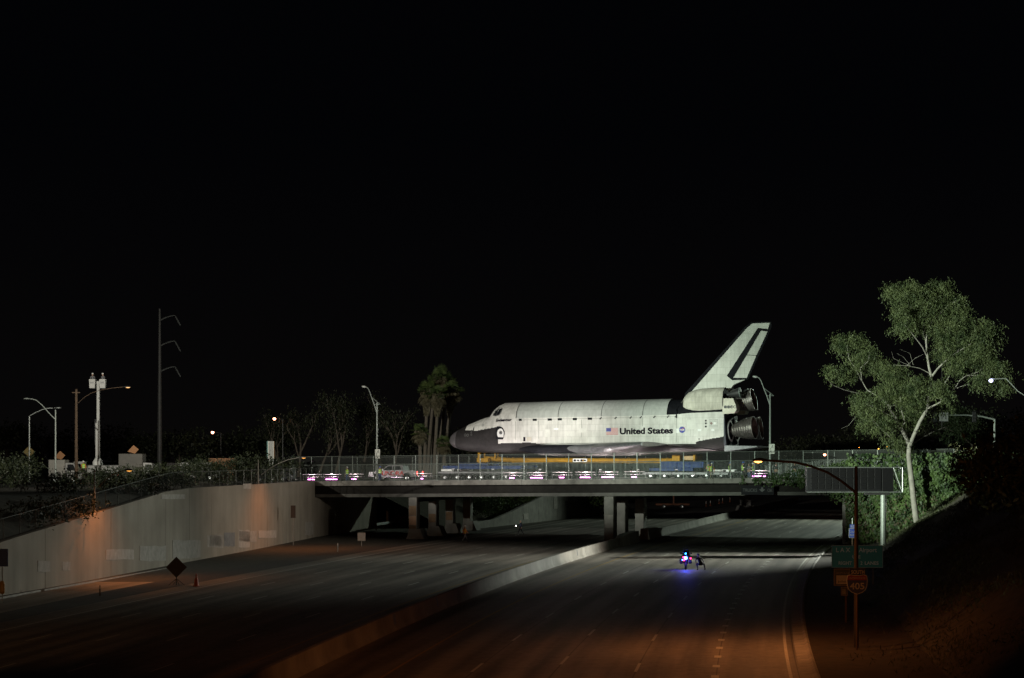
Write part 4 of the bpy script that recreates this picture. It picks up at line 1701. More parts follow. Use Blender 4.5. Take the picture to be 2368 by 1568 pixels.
# local x: front at -3.05, tail at +3.1
body_prof = [(-3.15, .55), (-3.2, .95), (-3.05, 1.12), (-1.55, 1.25), (-1.5, 1.3), (3.15, 1.32), (3.2, 1.25), (3.2, .6), (2.7, .52), (2.42, .52), (2.32, .85), (2.05, .98), (1.75, .98), (1.45, .85), (1.35, .5),
             (-1.55, .45), (-1.65, .85), (-1.9, .98), (-2.2, .98), (-2.5, .85), (-2.6, .5)]
mb = MB()
mb.prism(body_prof, lambda a, b, d: Vector((a, d * (1 - .04 * max(0, b - .9)), b)), -hw, hw)
body = mb.build('body', M_SILVER, pk)
cab_prof = [(-1.55, 1.3), (-.75, 1.88), (-.5, 1.94), (.95, 1.95), (1.25, 1.88), (1.45, 1.32)]
mb = MB()
mb.prism(cab_prof, lambda a, b, d: Vector((a, d * (1 - .22 * max(0, b - 1.3) / .65), b)), -hw * .97, hw * .97)
cab = mb.build('cab', M_SILVER, pk)
for poly in ([(-1.2, 1.36), (-.68, 1.80), (-.1, 1.84), (-.1, 1.36)], [(.02, 1.36), (.02, 1.84), (.9, 1.84), (1.15, 1.4)]):
    for sd in (-1, 1):
        mb = MB()
        mb.prism(poly, lambda a, b, d: Vector((a, sd * ((hw * .97) * (1 - .22 * (b - 1.3) / .65) + d), b)), -.02, .012)
        mb.build('side_window', M_GLASS, cab)
MB().prism([(-.8, 0), (.8, 0), (.7, 1), (-.7, 1)], lambda a, b, d: Vector((-1.5 + b * .72 + d, a, 1.36 + b * .5)), -.03, .0).build('windscreen', M_GLASS, cab)
for x in (-2.05, 1.9):
    for sd in (-1, 1):
        wheel(pk, (x, sd * (hw - .12), .42), .42, .28)
for sd in (-1, 1):
    MB().box((-3.16, sd * .72, .88), (.1, .35, .2)).build('headlight', M_AMBER_L if sd < 0 else M_WHITE, pk)
    MB().box((3.19, sd * .85, 1.02), (.06, .22, .38)).build('tail_light', M_RED_L, pk)
    MB().bbox((-1.25, sd * (hw + .12), 1.42), (.16, .22, .2), .03).build('mirror', M_WHITE, pk)
MB().bbox((3.28, 0, .62), (.14, 1.8, .2), .03).build('bumper', M_CHROME, pk)
MB().bbox((-3.22, 0, .6), (.14, 1.8, .24), .03).build('bumper', M_SILVER, pk)
MB().box((.3, -hw - .02, .47), (2.4, .1, .09)).build('running_board', M_CHROME, pk)
text_on('door_lettering', 'TUNDRA', .72, M_REDT, pk, (-1.95, -hw - .018, .72), (1, 0, 0), (0, 0, 1), offset=.02, width=3.5)
MB().tube([(3.35, 0, .6), (4.4, 0, .62), (6.2, 0, .75)], .06, 6).build('tow_bar', M_STEEL, pk)
# other vehicle by the left end of the deck: dark service van behind the fence
u, p = at_deck(636, 12)
van = thing('service_van', 'dark van parked at the left end of the overpass behind the fence', 'van', p, -PHI)
vp = [(-2.4, .4), (-2.45, .95), (-1.7, 1.15), (-1.15, 1.95), (2.4, 2.0), (2.45, .4)]
MB().prism(vp, lambda a, b, d: Vector((a, d, b)), -.95, .95).build('body', mat('dark_van_paint', (.04, .042, .045), .3, .2, .1, 3), van)
for sd in (-1, 1):
    MB().prism([(-1.55, 1.2), (-1.1, 1.82), (-.3, 1.84), (-.3, 1.2)], lambda a, b, d: Vector((a, sd * (.95 + d), b)), -.02, .012).build('window', M_GLASS, van)
    MB().box((-2.43, sd * .7, .85), (.06, .3, .18)).build('headlight', M_WHITE, van)
    for x in (-1.6, 1.5):
        wheel(van, (x, sd * .86, .36), .36, .24)

# ------------------------------------------------------------------ people
def mat_cloth(name, col):
    return mat(name, col, .9, 0, .25, 6)


M_SKINP = mat('skin', (.42, .25, .17), .6)
M_HAIR = mat('hair', (.03, .022, .015), .7)
M_VEST = mat('lime_vest', (.42, .70, .04), .7, 0, .1, 6)
M_VESTO = mat('orange_vest', (.85, .25, .03), .7, 0, .1, 6)
M_TAPE = mat('silver_tape', (.70, .70, .66), .4, 0, .05, 6)
M_NAVYC = mat_cloth('navy_cloth', (.02, .025, .05))
M_BLKC = mat_cloth('black_cloth', (.012, .012, .014))
M_JEAN = mat_cloth('denim', (.05, .09, .20))
M_KHAKI = mat_cloth('khaki_cloth', (.26, .22, .16))
M_GREYC = mat_cloth('grey_cloth', (.16, .16, .17))
M_BOOT = mat_cloth('boots', (.02, .016, .012))
M_HELM_W = mat('white_helmet', (.80, .80, .78), .3)
M_HELM_B = mat('blue_helmet', (.05, .16, .60), .3)

STAND = dict(pel=(0, 0, .95), chest=(0, .01, 1.28), neck=(0, .01, 1.47), head=(0, -.03, 1.64), hipw=.1, shw=.19,
             kneeL=(.11, .0, .50), footL=(.12, .03, .09), kneeR=(-.11, .0, .50), footR=(-.12, .03, .09),
             elbL=(.27, .03, 1.16), hanL=(.27, -.06, .90), elbR=(-.27, .03, 1.16), hanR=(-.27, -.06, .90))
WALK = dict(STAND, kneeL=(.1, -.20, .52), footL=(.1, -.34, .09), kneeR=(-.1, .10, .50), footR=(-.1, .38, .13), elbL=(.26, .16, 1.18), hanL=(.25, .12, .93), elbR=(-.26, -.10, 1.18), hanR=(-.24, -.28, 1.0))
HOLD = dict(STAND, elbL=(.28, -.02, 1.18), hanL=(.12, -.30, 1.16), elbR=(-.28, -.02, 1.18), hanR=(-.12, -.30, 1.12))
HIPS = dict(STAND, elbL=(.40, .06, 1.2), hanL=(.20, -.04, 1.0), elbR=(-.40, .06, 1.2), hanR=(-.20, -.04, 1.0), kneeL=(.16, -.02, .5), footL=(.2, .0, .09))
RAISE = dict(STAND, elbL=(.33, -.12, 1.30), hanL=(.14, -.28, 1.52))
CROUCH = dict(pel=(0, .0, .52), chest=(.06, -.18, .82), neck=(.08, -.28, .98), head=(.09, -.36, 1.13), hipw=.12, shw=.2,
              kneeL=(.22, -.32, .52), footL=(.22, -.10, .09), kneeR=(-.30, -.20, .55), footR=(-.36, -.05, .09),
              elbL=(.30, -.34, .72), hanL=(.24, -.48, .56), elbR=(-.28, -.30, .74), hanR=(-.30, -.30, .58))


def person(label, loc, face, pose, shirt, legs, vest=None, helmet=None, h=1.78, group='road workers', hair=True, cat='person'):
    """one continuous body grown on a skeleton; face = heading the person looks to (0 = away, in degrees, clockwise)"""
    root = thing('person', label, cat, loc, -R(face) + math.pi, group)
    V = {k: Vector(v) for k, v in pose.items() if not isinstance(v, (int, float))}
    k = h / 1.78
    vs, es, rad, reg = [], [], [], []

    def add(p, r, g, par=None):
        vs.append(p)
        rad.append(r if hasattr(r, '__len__') else (r, r))
        reg.append(g)
        if par is not None:
            es.append((par, len(vs) - 1))
        return len(vs) - 1
    i_p = add(V['pel'], (.155, .115), 1)
    mid = V['pel'].lerp(V['chest'], .5)
    i_m = add(mid, (.145, .105), 0, i_p)
    i_c = add(V['chest'], (.17, .12), 0, i_m)
    i_t = add(V['chest'].lerp(V['neck'], .72), (.12, .09), 0, i_c)
    i_n = add(V['neck'] + Vector((0, 0, .02)), .056, 2, i_t)
    hd = V['head']
    i_h = add(hd + Vector((0, .0, -.06)), (.072, .082), 2, i_n)
    i_h2 = add(hd + Vector((0, .01, .03)), (.08, .098), 2, i_h)
    i_h3 = add(hd + Vector((0, .015, .10)), (.05, .062), 3 if hair else 2, i_h2)
    add(hd + Vector((0, -.105, -.025)), .014, 2, i_h)  # nose
    for sd, nm in ((1, 'L'), (-1, 'R')):
        hip = V['pel'] + Vector((sd * pose['hipw'], 0, -.06))
        a = add(hip, .095, 1, i_p)
        b = add(hip.lerp(V['knee' + nm], .5), .085, 1, a)
        c = add(V['knee' + nm], .062, 1, b)
        d = add(V['knee' + nm].lerp(V['foot' + nm], .4), .06, 1, c)
        e = add(V['foot' + nm], .045, 4, d)
        f = add(V['foot' + nm] + Vector((sd * .01, -.08, -.045)), .04, 4, e)
        add(V['foot' + nm] + Vector((sd * .02, -.17, -.055)), .032, 4, f)
        sh = V['chest'].lerp(V['neck'], .62) + Vector((sd * pose['shw'], 0, 0))
        a = add(sh, .066, 0, i_t)
        b = add(sh.lerp(V['elb' + nm], .5), .056, 0, a)
        c = add(V['elb' + nm], .045, 0, b)
        d = add(V['elb' + nm].lerp(V['han' + nm], .55), .038, 0, c)
        e = add(V['han' + nm], (.028, .02), 2, d)
        dr = (V['han' + nm] - V['elb' + nm]).normalized()
        sw = dr.cross(Vector((0, 1, 0)))
        sw = sw.normalized() if sw.length > .1 else Vector((1, 0, 0))
        pm = add(V['han' + nm] + dr * .07, (.036, .016), 2, e)
        for q, ln in ((-.03, .07), (-.01, .085), (.01, .08), (.03, .06)):
            f1 = add(V['han' + nm] + dr * .10 + sw * q, .009, 2, pm)
            add(V['han' + nm] + dr * (.10 + ln) + sw * q * 1.1 + Vector((0, -.02, 0)), .008, 2, f1)
        add(V['han' + nm] + dr * .075 + sw * -.055 * sd + Vector((0, -.02, 0)), .010, 2, e)
    me = bpy.data.meshes.new('person_body')
    me.from_pydata([tuple(v * k) for v in vs], es, [])
    ob = link('body', me)
    ob.modifiers.new('skin', 'SKIN')
    sk = me.skin_vertices[0].data
    for i, r in enumerate(rad):
        sk[i].radius = (r[0] * k, r[1] * k)
        sk[i].use_root = (i == 0)
    ob.modifiers['skin'].use_smooth_shade = True
    ss = ob.modifiers.new('sub', 'SUBSURF')
    ss.levels = 1
    ss.render_levels = 1
    dg = bpy.context.evaluated_depsgraph_get()
    nm_ = bpy.data.meshes.new_from_object(ob.evaluated_get(dg))
    bpy.data.objects.remove(ob)
    bpy.data.meshes.remove(me)
    nm_.materials.clear()
    for m in (shirt, legs, M_SKINP, M_HAIR, M_BOOT):
        nm_.materials.append(m)
    sv = np.array([tuple(v * k) for v in vs])
    rg = np.array(reg)
    for pl in nm_.polygons:
        c = np.array(pl.center)
        pl.material_index = int(rg[np.argmin(((sv - c) ** 2).sum(1))])
        pl.use_smooth = True
    link('body', nm_, root)
    up = (V['neck'] - V['pel']).normalized()
    if vest is not None:
        mb = MB()
        rings = []
        for t, a, b in ((-.02, .185, .15), (.2, .175, .14), (.45, .185, .15), (.7, .215, .155), (.9, .19, .125), (1.0, .12, .09)):
            c = V['pel'].lerp(V['neck'], t)
            rings.append([(c + Vector((a * math.cos(q), b * math.sin(q), 0))) * k for q in np.linspace(0, 2 * math.pi, 15)[:-1]])
        mb.loft(rings, cap=False)
        vo = mb.build('vest', vest, root, smooth=60)
        mb = MB()
        for t0, t1 in ((.12, .2), (.5, .58)):
            rr = []
            for t in (t0, t1):
                a = np.interp(t, [-.02, .2, .45, .7], [.185, .175, .185, .215]) + .006
                b = np.interp(t, [-.02, .2, .45, .7], [.15, .14, .15, .155]) + .006
                c = V['pel'].lerp(V['neck'], t)
                rr.append([(c + Vector((a * math.cos(q), b * math.sin(q), 0))) * k for q in np.linspace(0, 2 * math.pi, 15)[:-1]])
            m2 = MB()
            m2.loft(rr, cap=False)
            m2.build('reflective_band', M_TAPE if vest is M_VEST else M_VEST, vo)
    if helmet is not None:
        mb = MB()
        MM = Matrix.Translation((hd + Vector((0, .01, .05))) * k)
        mb.lathe([(.145, -.012), (.15, .0), (.118, .015), (.115, .06), (.09, .115), (.045, .145), (.01, .15)], MM, 14, cap=(True, False))
        mb.build('helmet', helmet, root, smooth=60)
    return root


def on_deck(xd, w):
    return at_deck(xd, w)[1] + Vector((0, 0, .0))


# along the deck, left to right
person('worker in a lime vest and white helmet standing alone near the left fence', on_deck(803, 3.5), 200, STAND, M_GREYC, M_JEAN, M_VEST, M_HELM_W)
person('worker in a lime vest standing against the side of the pickup', on_deck(879, 11.5), 20, HOLD, M_GREYC, M_JEAN, M_VEST, M_HELM_B)
person('worker in a lime and orange vest and white helmet leaning at the near fence', on_deck(1646, 1.3), 170, STAND, M_VESTO, M_KHAKI, M_VEST, M_HELM_W)
person('worker with a blue helmet right behind the one at the fence post', on_deck(1638, 3.0), 150, HOLD, M_VESTO, M_NAVYC, M_VEST, M_HELM_B, 1.82)
person('worker in navy with a lime vest and blue helmet, seen from the side', on_deck(1688, 2.6), 100, STAND, M_NAVYC, M_NAVYC, M_VEST, M_HELM_B, 1.86)
person('tall worker in black with lime vest and blue helmet, left of the talking pair', on_deck(1718, 3.4), 80, STAND, M_BLKC, M_BLKC, M_VEST, M_HELM_B, 1.9)
person('bareheaded person in denim between two vested workers', on_deck(1732, 3.0), 230, HIPS, M_GREYC, M_JEAN, None, None, 1.74)
person('worker in a grey coat, lime vest and white helmet, turned to the left', on_deck(1742, 2.4), 270, HOLD, M_GREYC, M_JEAN, M_VEST, M_HELM_W, 1.76)
person('bareheaded person in dark clothes just right of the lamp post', on_deck(1795, 3.2), 190, HIPS, M_BLKC, M_BLKC, None, None, 1.74)
person('person in black jacket and pale jeans with a blue helmet behind the ivy', on_deck(1838, 2.4), 200, HIPS, M_BLKC, mat_cloth('pale_denim', (.22, .30, .40)), None, M_HELM_B, 1.8)
person('worker in a lime vest half hidden behind the ivy by the message board', on_deck(1868, 2.6), 260, STAND, M_GREYC, M_NAVYC, M_VEST, None, 1.74)
# on the freeway
person('worker in orange vest and white helmet walking on the freeway by the left piers', G(1075, 1254), 70, WALK, M_VESTO, M_GREYC, M_VESTO, M_HELM_W, 1.8)
wk = person('dark figure walking under the overpass holding a small light', G(1204, 1238), 275, WALK, M_NAVYC, M_BLKC, None, None, 1.8, group='officers on the freeway')
pt = G(1204, 1238) + Vector((-.42, -.25, 1.12))
fl = thing('flashlight', 'small bright flashlight held by the walking figure under the overpass', 'flashlight', pt)
MB().tube([(-.08, 0, 0), (.1, 0, 0)], .025, 8).build('handle', M_BLACK, fl)
MB().lathe([(.05, -.03), (.06, .03), (.02, .05)], Matrix.Translation((-.1, 0, 0)) @ Matrix.Rotation(R(-90), 4, 'Y'), 10).build('lamp', M_WHITE_L, fl)
MOTO = G(1586, 1316)
person('dark-clad officer crouching beside the police motorcycle', G(1621, 1319), 345, CROUCH, M_BLKC, M_BLKC, None, mat('dark_helmet', (.06, .07, .10), .2), 1.85, group='officers on the freeway', hair=False)

# ------------------------------------------------------------------ police motorcycle, tail towards the viewer
bike = thing('police_motorcycle', 'police motorcycle with bright blue and red lights stopped in the middle lanes', 'motorcycle', MOTO, -R(6))
M_BIKE = mat('bike_paint', (.03, .03, .035), .3, 0, .1, 4)
M_BLUE_L = glow('blue_strobe', (.03, .10, 1.0), 60)
M_BLUE_L2 = glow('blue_marker', (.02, .25, 1.0), 22)
M_REDS_L = glow('red_strobe', (1.0, .02, .12), 14)


def lamp_disc(name, x, z, r, m, par, y=-1.02):
    MM = Matrix.Translation((x, y, z)) @ Matrix.Rotation(R(90), 4, 'X')
    return MB().lathe([(r * .9, -.04), (r, 0), (r * .8, .03), (r * .3, .045)], MM, 14).build(name, m, par, smooth=50)


t = wheel(bike, (0, -.62, .33), .33, .18, R(90))
t = wheel(bike, (0, .95, .33), .33, .15, R(90))
mb = MB()
mb.bbox((0, .1, .62), (.38, 1.5, .5), .12)
mb.build('frame_and_engine', M_BIKE, bike, smooth=40)
mb = MB()
mb.bbox((0, -.25, .88), (.36, .7, .14), .06)
mb.build('seat', M_BLACK, bike)
mb = MB()
mb.bbox((0, .3, .95), (.34, .5, .3), .1)
mb.build('tank', M_BIKE, bike)
for sx in (-1, 1):
    mb = MB()
    mb.bbox((sx * .36, -.6, .68), (.26, .6, .44), .07)
    mb.build('pannier', M_BIKE, bike)
    MB().tube([(0, .6, 1.08), (sx * .25, .55, 1.12), (sx * .42, .35, 1.08)], .02, 6).build('handlebar', M_DSTEEL, bike)
    mb = MB()
    mb.bbox((sx * .42, .52, 1.26), (.18, .05, .12), .03)
    mb.tube([(sx * .3, .55, 1.12), (sx * .42, .53, 1.22)], .012, 5)
    mb.build('mirror', M_BIKE, bike)
mb = MB()
mb.bbox((0, -.88, .98), (.42, .34, .3), .06)
mb.build('radio_box', M_BIKE, bike)
mb = MB()
mb.prism([(-.3, .95), (.3, .95), (.32, 1.2), (.2, 1.5), (-.2, 1.5), (-.32, 1.2)], lambda a, b, d: Vector((a, .72 - (b - .95) * .4 + d, b)), 0, .02)
mb.build('windshield', M_GLASS, bike)
for x, h in ((-.18, 1.75), (.1, 1.95)):
    MB().tube([(x, -.75, 1.1), (x, -.8, h)], .008, 5).build('antenna', M_DSTEEL, bike)
lamp_disc('blue_light', 0, 1.30, .055, M_BLUE_L2, bike, -.9)
MB().tube([(0, -.9, 1.1), (0, -.88, 1.3)], .015, 6).build('light_stalk', M_DSTEEL, bike)
lamp_disc('blue_light', .02, .95, .115, M_BLUE_L, bike, -1.08)
lamp_disc('red_light', -.16, 1.02, .07, M_REDS_L, bike, -1.08)
lamp_disc('red_light', -.13, .79, .07, M_REDS_L, bike, -1.06)
lamp_disc('red_light', .40, .92, .055, M_REDS_L, bike, -.92)
lamp_disc('blue_light', -.28, .80, .035, M_BLUE_L2, bike, -.92)
d = bpy.data.lights.new('blue_light_beam', 'POINT')
d.energy = 110
d.color = (.06, .08, 1.0)
d.shadow_soft_size = .1
o = bpy.data.objects.new('blue_light_beam', d)
COL.objects.link(o)
o.parent = bike
o.location = (.02, -1.45, 1.0)
# ------------------------------------------------------------------ lamps on the overpass
def bridge_lamp(xd, label, panel_side):
    u, p = at_deck(xd, 1.5)
    t = thing('street_lamp', label, 'street lamp', p, -PHI, 'unlit lamps on the overpass')
    MB().tube([(0, 0, 0), (0, 0, 4), (0, 0, 9.15)], [.13, .11, .075], 10).build('pole', M_POLE, t, smooth=50)
    MB().tube([(0, 0, 7.9), (-.35, 0, 8.9), (-.75, 0, 9.9), (-1.0, 0, 10.55), (-1.2, 0, 10.85), (-1.4, 0, 10.92)], [.07, .065, .06, .055, .05, .045], 8).build('arm', M_POLE, t, smooth=50)
    MB().tube([(-.68, 0, 9.75), (.35, 0, 8.95)], .03, 6).build('brace', M_POLE, t)
    MB().tube([(-.4, 0, 8.93), (.4, 0, 8.93)], .03, 6).build('brace', M_POLE, t)
    mb = MB()
    rg = []
    for x, a, b in ((-1.3, .06, .05), (-1.42, .13, .1), (-1.62, .2, .14), (-1.82, .17, .11), (-1.9, .08, .05)):
        rg.append([Vector((x, a * math.cos(q), 10.93 - (x + 1.3) * .12 + b * math.sin(q))) for q in np.linspace(0, 2 * math.pi, 13)[:-1]])
    mb.loft(rg)
    mb.build('lamp_head', mat('lamp_head_grey', (.55, .57, .54), .4, .2, .1, 4), t, smooth=60)
    mb = MB()
    mb.bbox((panel_side * .22, -.16, 3.25), (.62, .05, 1.05), .02)
    pn = mb.build('notice_panel', mat('panel_white', (.66, .66, .60), .6, 0, .15, 4), t)
    mb = MB()
    mb.tube([(panel_side * .22 - .12, -.2, 2.95), (panel_side * .22 - .1, -.2, 3.3), (panel_side * .22 + .05, -.2, 3.55), (panel_side * .22 + .1, -.2, 3.66), (panel_side * .22 + .13, -.2, 3.35)], .018, 5)
    mb.build('notice_mark', M_NAVY, pn)
    mb = MB()
    mb.bbox((0, 0, .15), (.4, .4, .3), .05)
    mb.build('base', M_POLE, t)
    return t


bridge_lamp(872, 'unlit tall street lamp with white panel left of the palms on the overpass', .6)
bridge_lamp(1781, 'unlit tall street lamp with white panel just right of the engine bells', 1.0)


def cobra_head(parent, p, d, m_lens, ln=.72, m_body=None):
    """street lantern at p pointing along d (unit, level)"""
    d = Vector(d).normalized()
    sd = Vector((-d.y, d.x, 0))
    rg = []
    for t, a, b in ((0, .05, .05), (.15, .12, .09), (.5, .19, .13), (.85, .16, .1), (1, .06, .04)):
        c = Vector(p) + d * (t * ln)
        rg.append([c + sd * (a * math.cos(q)) + Vector((0, 0, b * math.sin(q) * (1 if math.sin(q) > 0 else .45))) for q in np.linspace(0, 2 * math.pi, 13)[:-1]])
    mb = MB()
    mb.loft(rg)
    h = mb.build('lamp_head', m_body or M_DSTEEL, parent, smooth=60)
    rg = []
    for t, a, b in ((.35, .08, .0), (.42, .14, .05), (.62, .16, .085), (.82, .13, .05), (.9, .06, .0)):
        c = Vector(p) + d * (t * ln) - Vector((0, 0, .045))
        rg.append([c + sd * (a * math.cos(q)) - Vector((0, 0, max(0, -math.sin(q)) * b - .01)) for q in np.linspace(0, 2 * math.pi, 13)[:-1]])
    mb = MB()
    mb.loft(rg)
    mb.build('lens', m_lens, h, smooth=60)
    return Vector(p) + d * (.62 * ln) - Vector((0, 0, .2))


def lamp_light(parent, loc, power, color=SODIUM, cone=150, blend=.5, aim=None):
    d = bpy.data.lights.new('lamp_light', 'SPOT')
    d.energy = power
    d.color = color
    d.spot_size = R(cone)
    d.spot_blend = blend
    d.shadow_soft_size = .12
    o = bpy.data.objects.new('lamp_light', d)
    COL.objects.link(o)
    o.parent = parent
    o.location = loc
    if aim is not None:
        o.rotation_euler = (Vector(aim) - Vector(loc)).to_track_quat('-Z', 'Y').to_euler()
    return o


def arm_lamp(name, label, base, pole_h, arm, m_pole, lens, light=None, group=None, r=.09, head_ln=.72, cone=150, blend=.5, aim=None):
    """pole at base; arm = list of offsets from the base, the last one carries the lantern"""
    t = thing(name, label, 'street lamp', base, 0, group)
    MB().tube([(0, 0, -.3), (0, 0, pole_h * .5), (0, 0, pole_h)], [r, r * .85, r * .6], 10).build('pole', m_pole, t, smooth=50)
    MB().tube(arm, [r * .55] + [r * .48] * (len(arm) - 2) + [r * .42], 8).build('arm', m_pole, t, smooth=50)
    d = Vector(arm[-1]) - Vector(arm[-2])
    d.z = 0
    lp = cobra_head(t, arm[-1], d, lens, head_ln, m_pole if lens is M_GLASS else M_DSTEEL)
    if light:
        lamp_light(t, lp, light, cone=cone, blend=blend, aim=aim)
    return t


def off(x, y, Y, base):
    return P(x, y, Y) - base


# sodium lamp in the right foreground
bs = Vector(((1980 - CX) * 96 / FOC, 96, .05))
arm_lamp('street_lamp', 'lit sodium street lamp on a dark pole reaching over the lanes from the right verge', bs, 8.65,
         [off(1980, 1140, 96, bs), off(1945, 1112, 96, bs), off(1913, 1092, 96, bs), off(1875, 1078, 96, bs), off(1837, 1069, 96, bs), off(1798, 1066, 96, bs), off(1775, 1065, 96, bs)],
         mat('dark_pole', (.03, .024, .02), .6, .2, .3, 3), glow('sodium_lens', (1.0, .40, .06), 9), 2100, r=.12, cone=150, blend=1.0)
# the two on the wall at the left
for x, ytop, ybase, arm, label, pw in (
        (226, 1084, 1188, ((228, 1126), (245, 1110), (262, 1099), (280, 1091), (294, 1087)), 'lit sodium lamp on the sloping part of the left wall above the dark shrubs', 1800),
        (603, 1063, 1112, ((604, 1098), (625, 1083), (645, 1072), (668, 1063), (695, 1058)), 'sodium lamp with a long bowed arm at the left end of the overpass', 1900)):
    Yw = wall_Y(x)
    bs = Vector((WX(Yw) - .3, Yw, WT(Yw)))
    bs.x = (x - CX) * Yw / FOC - .25
    zt = CZ - (ytop - HY) * Yw / FOC
    pts = [off(a, b, Yw, bs) for a, b in arm]
    pts = [Vector((q.x, -(i * .25), q.z)) for i, q in enumerate(pts)]
    arm_lamp('street_lamp', label, bs, zt - bs.z, pts, mat('weathered_pole', (.13, .12, .10), .6, .2, .2, 3), glow('sodium_lens_dim', (1.0, .42, .08), 1.2), pw, 'sodium lamps on the left wall', r=.08, cone=150, blend=1.0)
# distant lit lamps
for x, y, xp, Y, label in ((491.8, 1000.5, 511, 300, 'lower of the two lit sodium lamps over the left trees'), (634.7, 969, 654, 300, 'lit sodium lamp above the tall white panel'),
                           (1907, 1052, 1913, 330, 'lit sodium lamp just above the right end of the overpass fence'), (1988, 1036, 1994, 430, 'small lit sodium lamp far off left of the big tree trunk'),
                           (2031, 1037, 2037, 420, 'brighter of the small far lamps beside the big tree'), (2050, 1033, 2055, 560, 'tiniest far lamp right beside the big tree')):
    z0 = 6.2
    bs = Vector(((xp - CX) * Y / FOC, Y, z0))
    zt = CZ - (y - HY) * Y / FOC
    t = thing('street_lamp', label, 'street lamp', bs, 0, 'far lit lamps')
    hgt = zt - z0
    MB().tube([(0, 0, -.2), (0, 0, hgt)], [.1, .07], 7).build('pole', M_DSTEEL, t)
    dx = (x - xp) * Y / FOC
    MB().tube([(0, 0, hgt - .15), (dx * .5, 0, hgt + .05), (dx, 0, hgt + .1)], .045, 6).build('arm', M_DSTEEL, t)
    MB().lathe([(.16, .17), (.23, .06), (.18, -.1), (.06, -.17)], Matrix.Translation((dx, -.05, hgt)), 12).build('lens', M_SOD_L if Y < 420 else M_AMBER_L, t, smooth=50)
# lantern glowing white in front of the tree, its arm coming from the right
Y = 198.5
bs = Vector(((2380 - CX) * Y / FOC, Y, 6.7))
hd = off(2291, 880, Y, bs)
t = thing('street_lamp', 'bright white street lamp hanging in front of the big tree crown at right', 'street lamp', bs)
MB().tube([(0, 0, -.2), (0, 0, 8.4)], [.12, .08], 8).build('pole', M_DSTEEL, t)
MB().tube([(0, 0, 8.2), (hd.x * .3, 0, 8.95), (hd.x * .6, 0, hd.z + .2), (hd.x, 0, hd.z + .14)], .05, 7).build('arm', M_POLE, t)
MB().lathe([(.08, .12), (.19, .04), (.16, -.1), (.05, -.16)], Matrix.Translation((hd.x, -.1, hd.z)), 14).build('lens', glow('mercury_lens', (.58, .58, 1.0), 18), t, smooth=50)
lamp_light(t, (hd.x - .3, -.5, hd.z - .25), 92000, (.94, 1.0, .88), 50, .85, aim=Vector((7, 174, -1.0)) - bs)

# left: pair of grey lamps with crossing arms
def k4(x, y):
    return x * .30586, 689.4 + y * .30586


for pole, top, bot, arm, label in (
        (420, 845, 1240, ((416, 915), (370, 868), (320, 810), (275, 772), (240, 762), (228, 762)), 'grey unlit street lamp with its long arm reaching left over its neighbour'),
        (222, 890, 1240, ((229, 888), (270, 865), (320, 842), (370, 832), (415, 831)), 'dull unlit street lamp at the far left with its arm reaching right')):
    Y = 222 if pole == 420 else 226
    xp, _ = k4(pole, 0)
    bs = Vector(((xp - CX) * Y / FOC, Y, 6.0))
    _, yt = k4(0, top)
    pts = [off(*k4(a, b), Y, bs) for a, b in arm]
    arm_lamp('street_lamp', label, bs, CZ - (yt - HY) * Y / FOC - 6.0, pts, M_POLE if pole == 420 else M_STEEL, M_GLASS, None, 'grey lamps at the left', r=.11)
# wooden pole with a lamp on a long bracket
Y = 228
bs = Vector(((176.5 - CX) * Y / FOC, Y, 5.8))
t = thing('utility_pole', 'wooden utility pole with a long lamp bracket at the left', 'pole', bs)
MB().tube([(0, 0, -.5), (0, 0, 5), (0, 0, CZ + 158 * Y / FOC - 5.8)], [.2, .17, .13], 10).build('pole', M_WOOD, t, smooth=50)
MB().box((0, -.15, CZ + 150 * Y / FOC - 5.8), (.9, .1, .1)).build('crossarm', M_WOOD, t)
pts = [off(*k4(a, b), Y, bs) for a, b in ((592, 793), (640, 748), (690, 718), (760, 695), (850, 680), (930, 672))]
MB().tube(pts, .035, 6).build('bracket', M_WOOD, t)
lp = cobra_head(t, pts[-1], (1, 0, 0), glow('dull_orange_lens', (1.0, .55, .22), 1.8), .9)
lamp_light(t, lp, 700, (1.0, .52, .2), 100, .9)
# tall steel transmission pole
Y = 300
bs = Vector(((369.5 - CX) * Y / FOC, Y, 6.0))
t = thing('transmission_pole', 'tall dark steel power pole with three arms at right of the bucket truck', 'power pole', bs)
hp = CZ + (HY - 714) * Y / FOC - 6.0
MB().tube([(0, 0, -.5), (0, 0, hp * .5), (0, 0, hp)], [.42, .3, .16], 10).build('pole', mat('weathering_steel', (.16, .16, .155), .6, .3, .2, 3), t, smooth=50)
for y0 in (168, 362, 556):
    pts = [off(*k4(a, b), Y, bs) for a, b in ((1212, y0), (1250, y0 - 20), (1290, y0 - 33), (1322, y0 - 38))]
    a_ = MB().tube(pts, [.12, .1, .09, .07], 7).build('arm', M_STEEL, t, smooth=50)
    q0, q1 = off(*k4(1322, y0 - 38), Y, bs), off(*k4(1366, y0 + 40), Y, bs)
    mb = MB()
    mb.tube([q0, q1], .05, 6)
    for k in range(12):
        c = q0.lerp(q1, .15 + k * .07)
        dd = (q1 - q0).normalized() * .05
        mb.tube([c - dd, c + dd], .11, 8)
    mb.build('insulator_string', M_STEEL, a_)

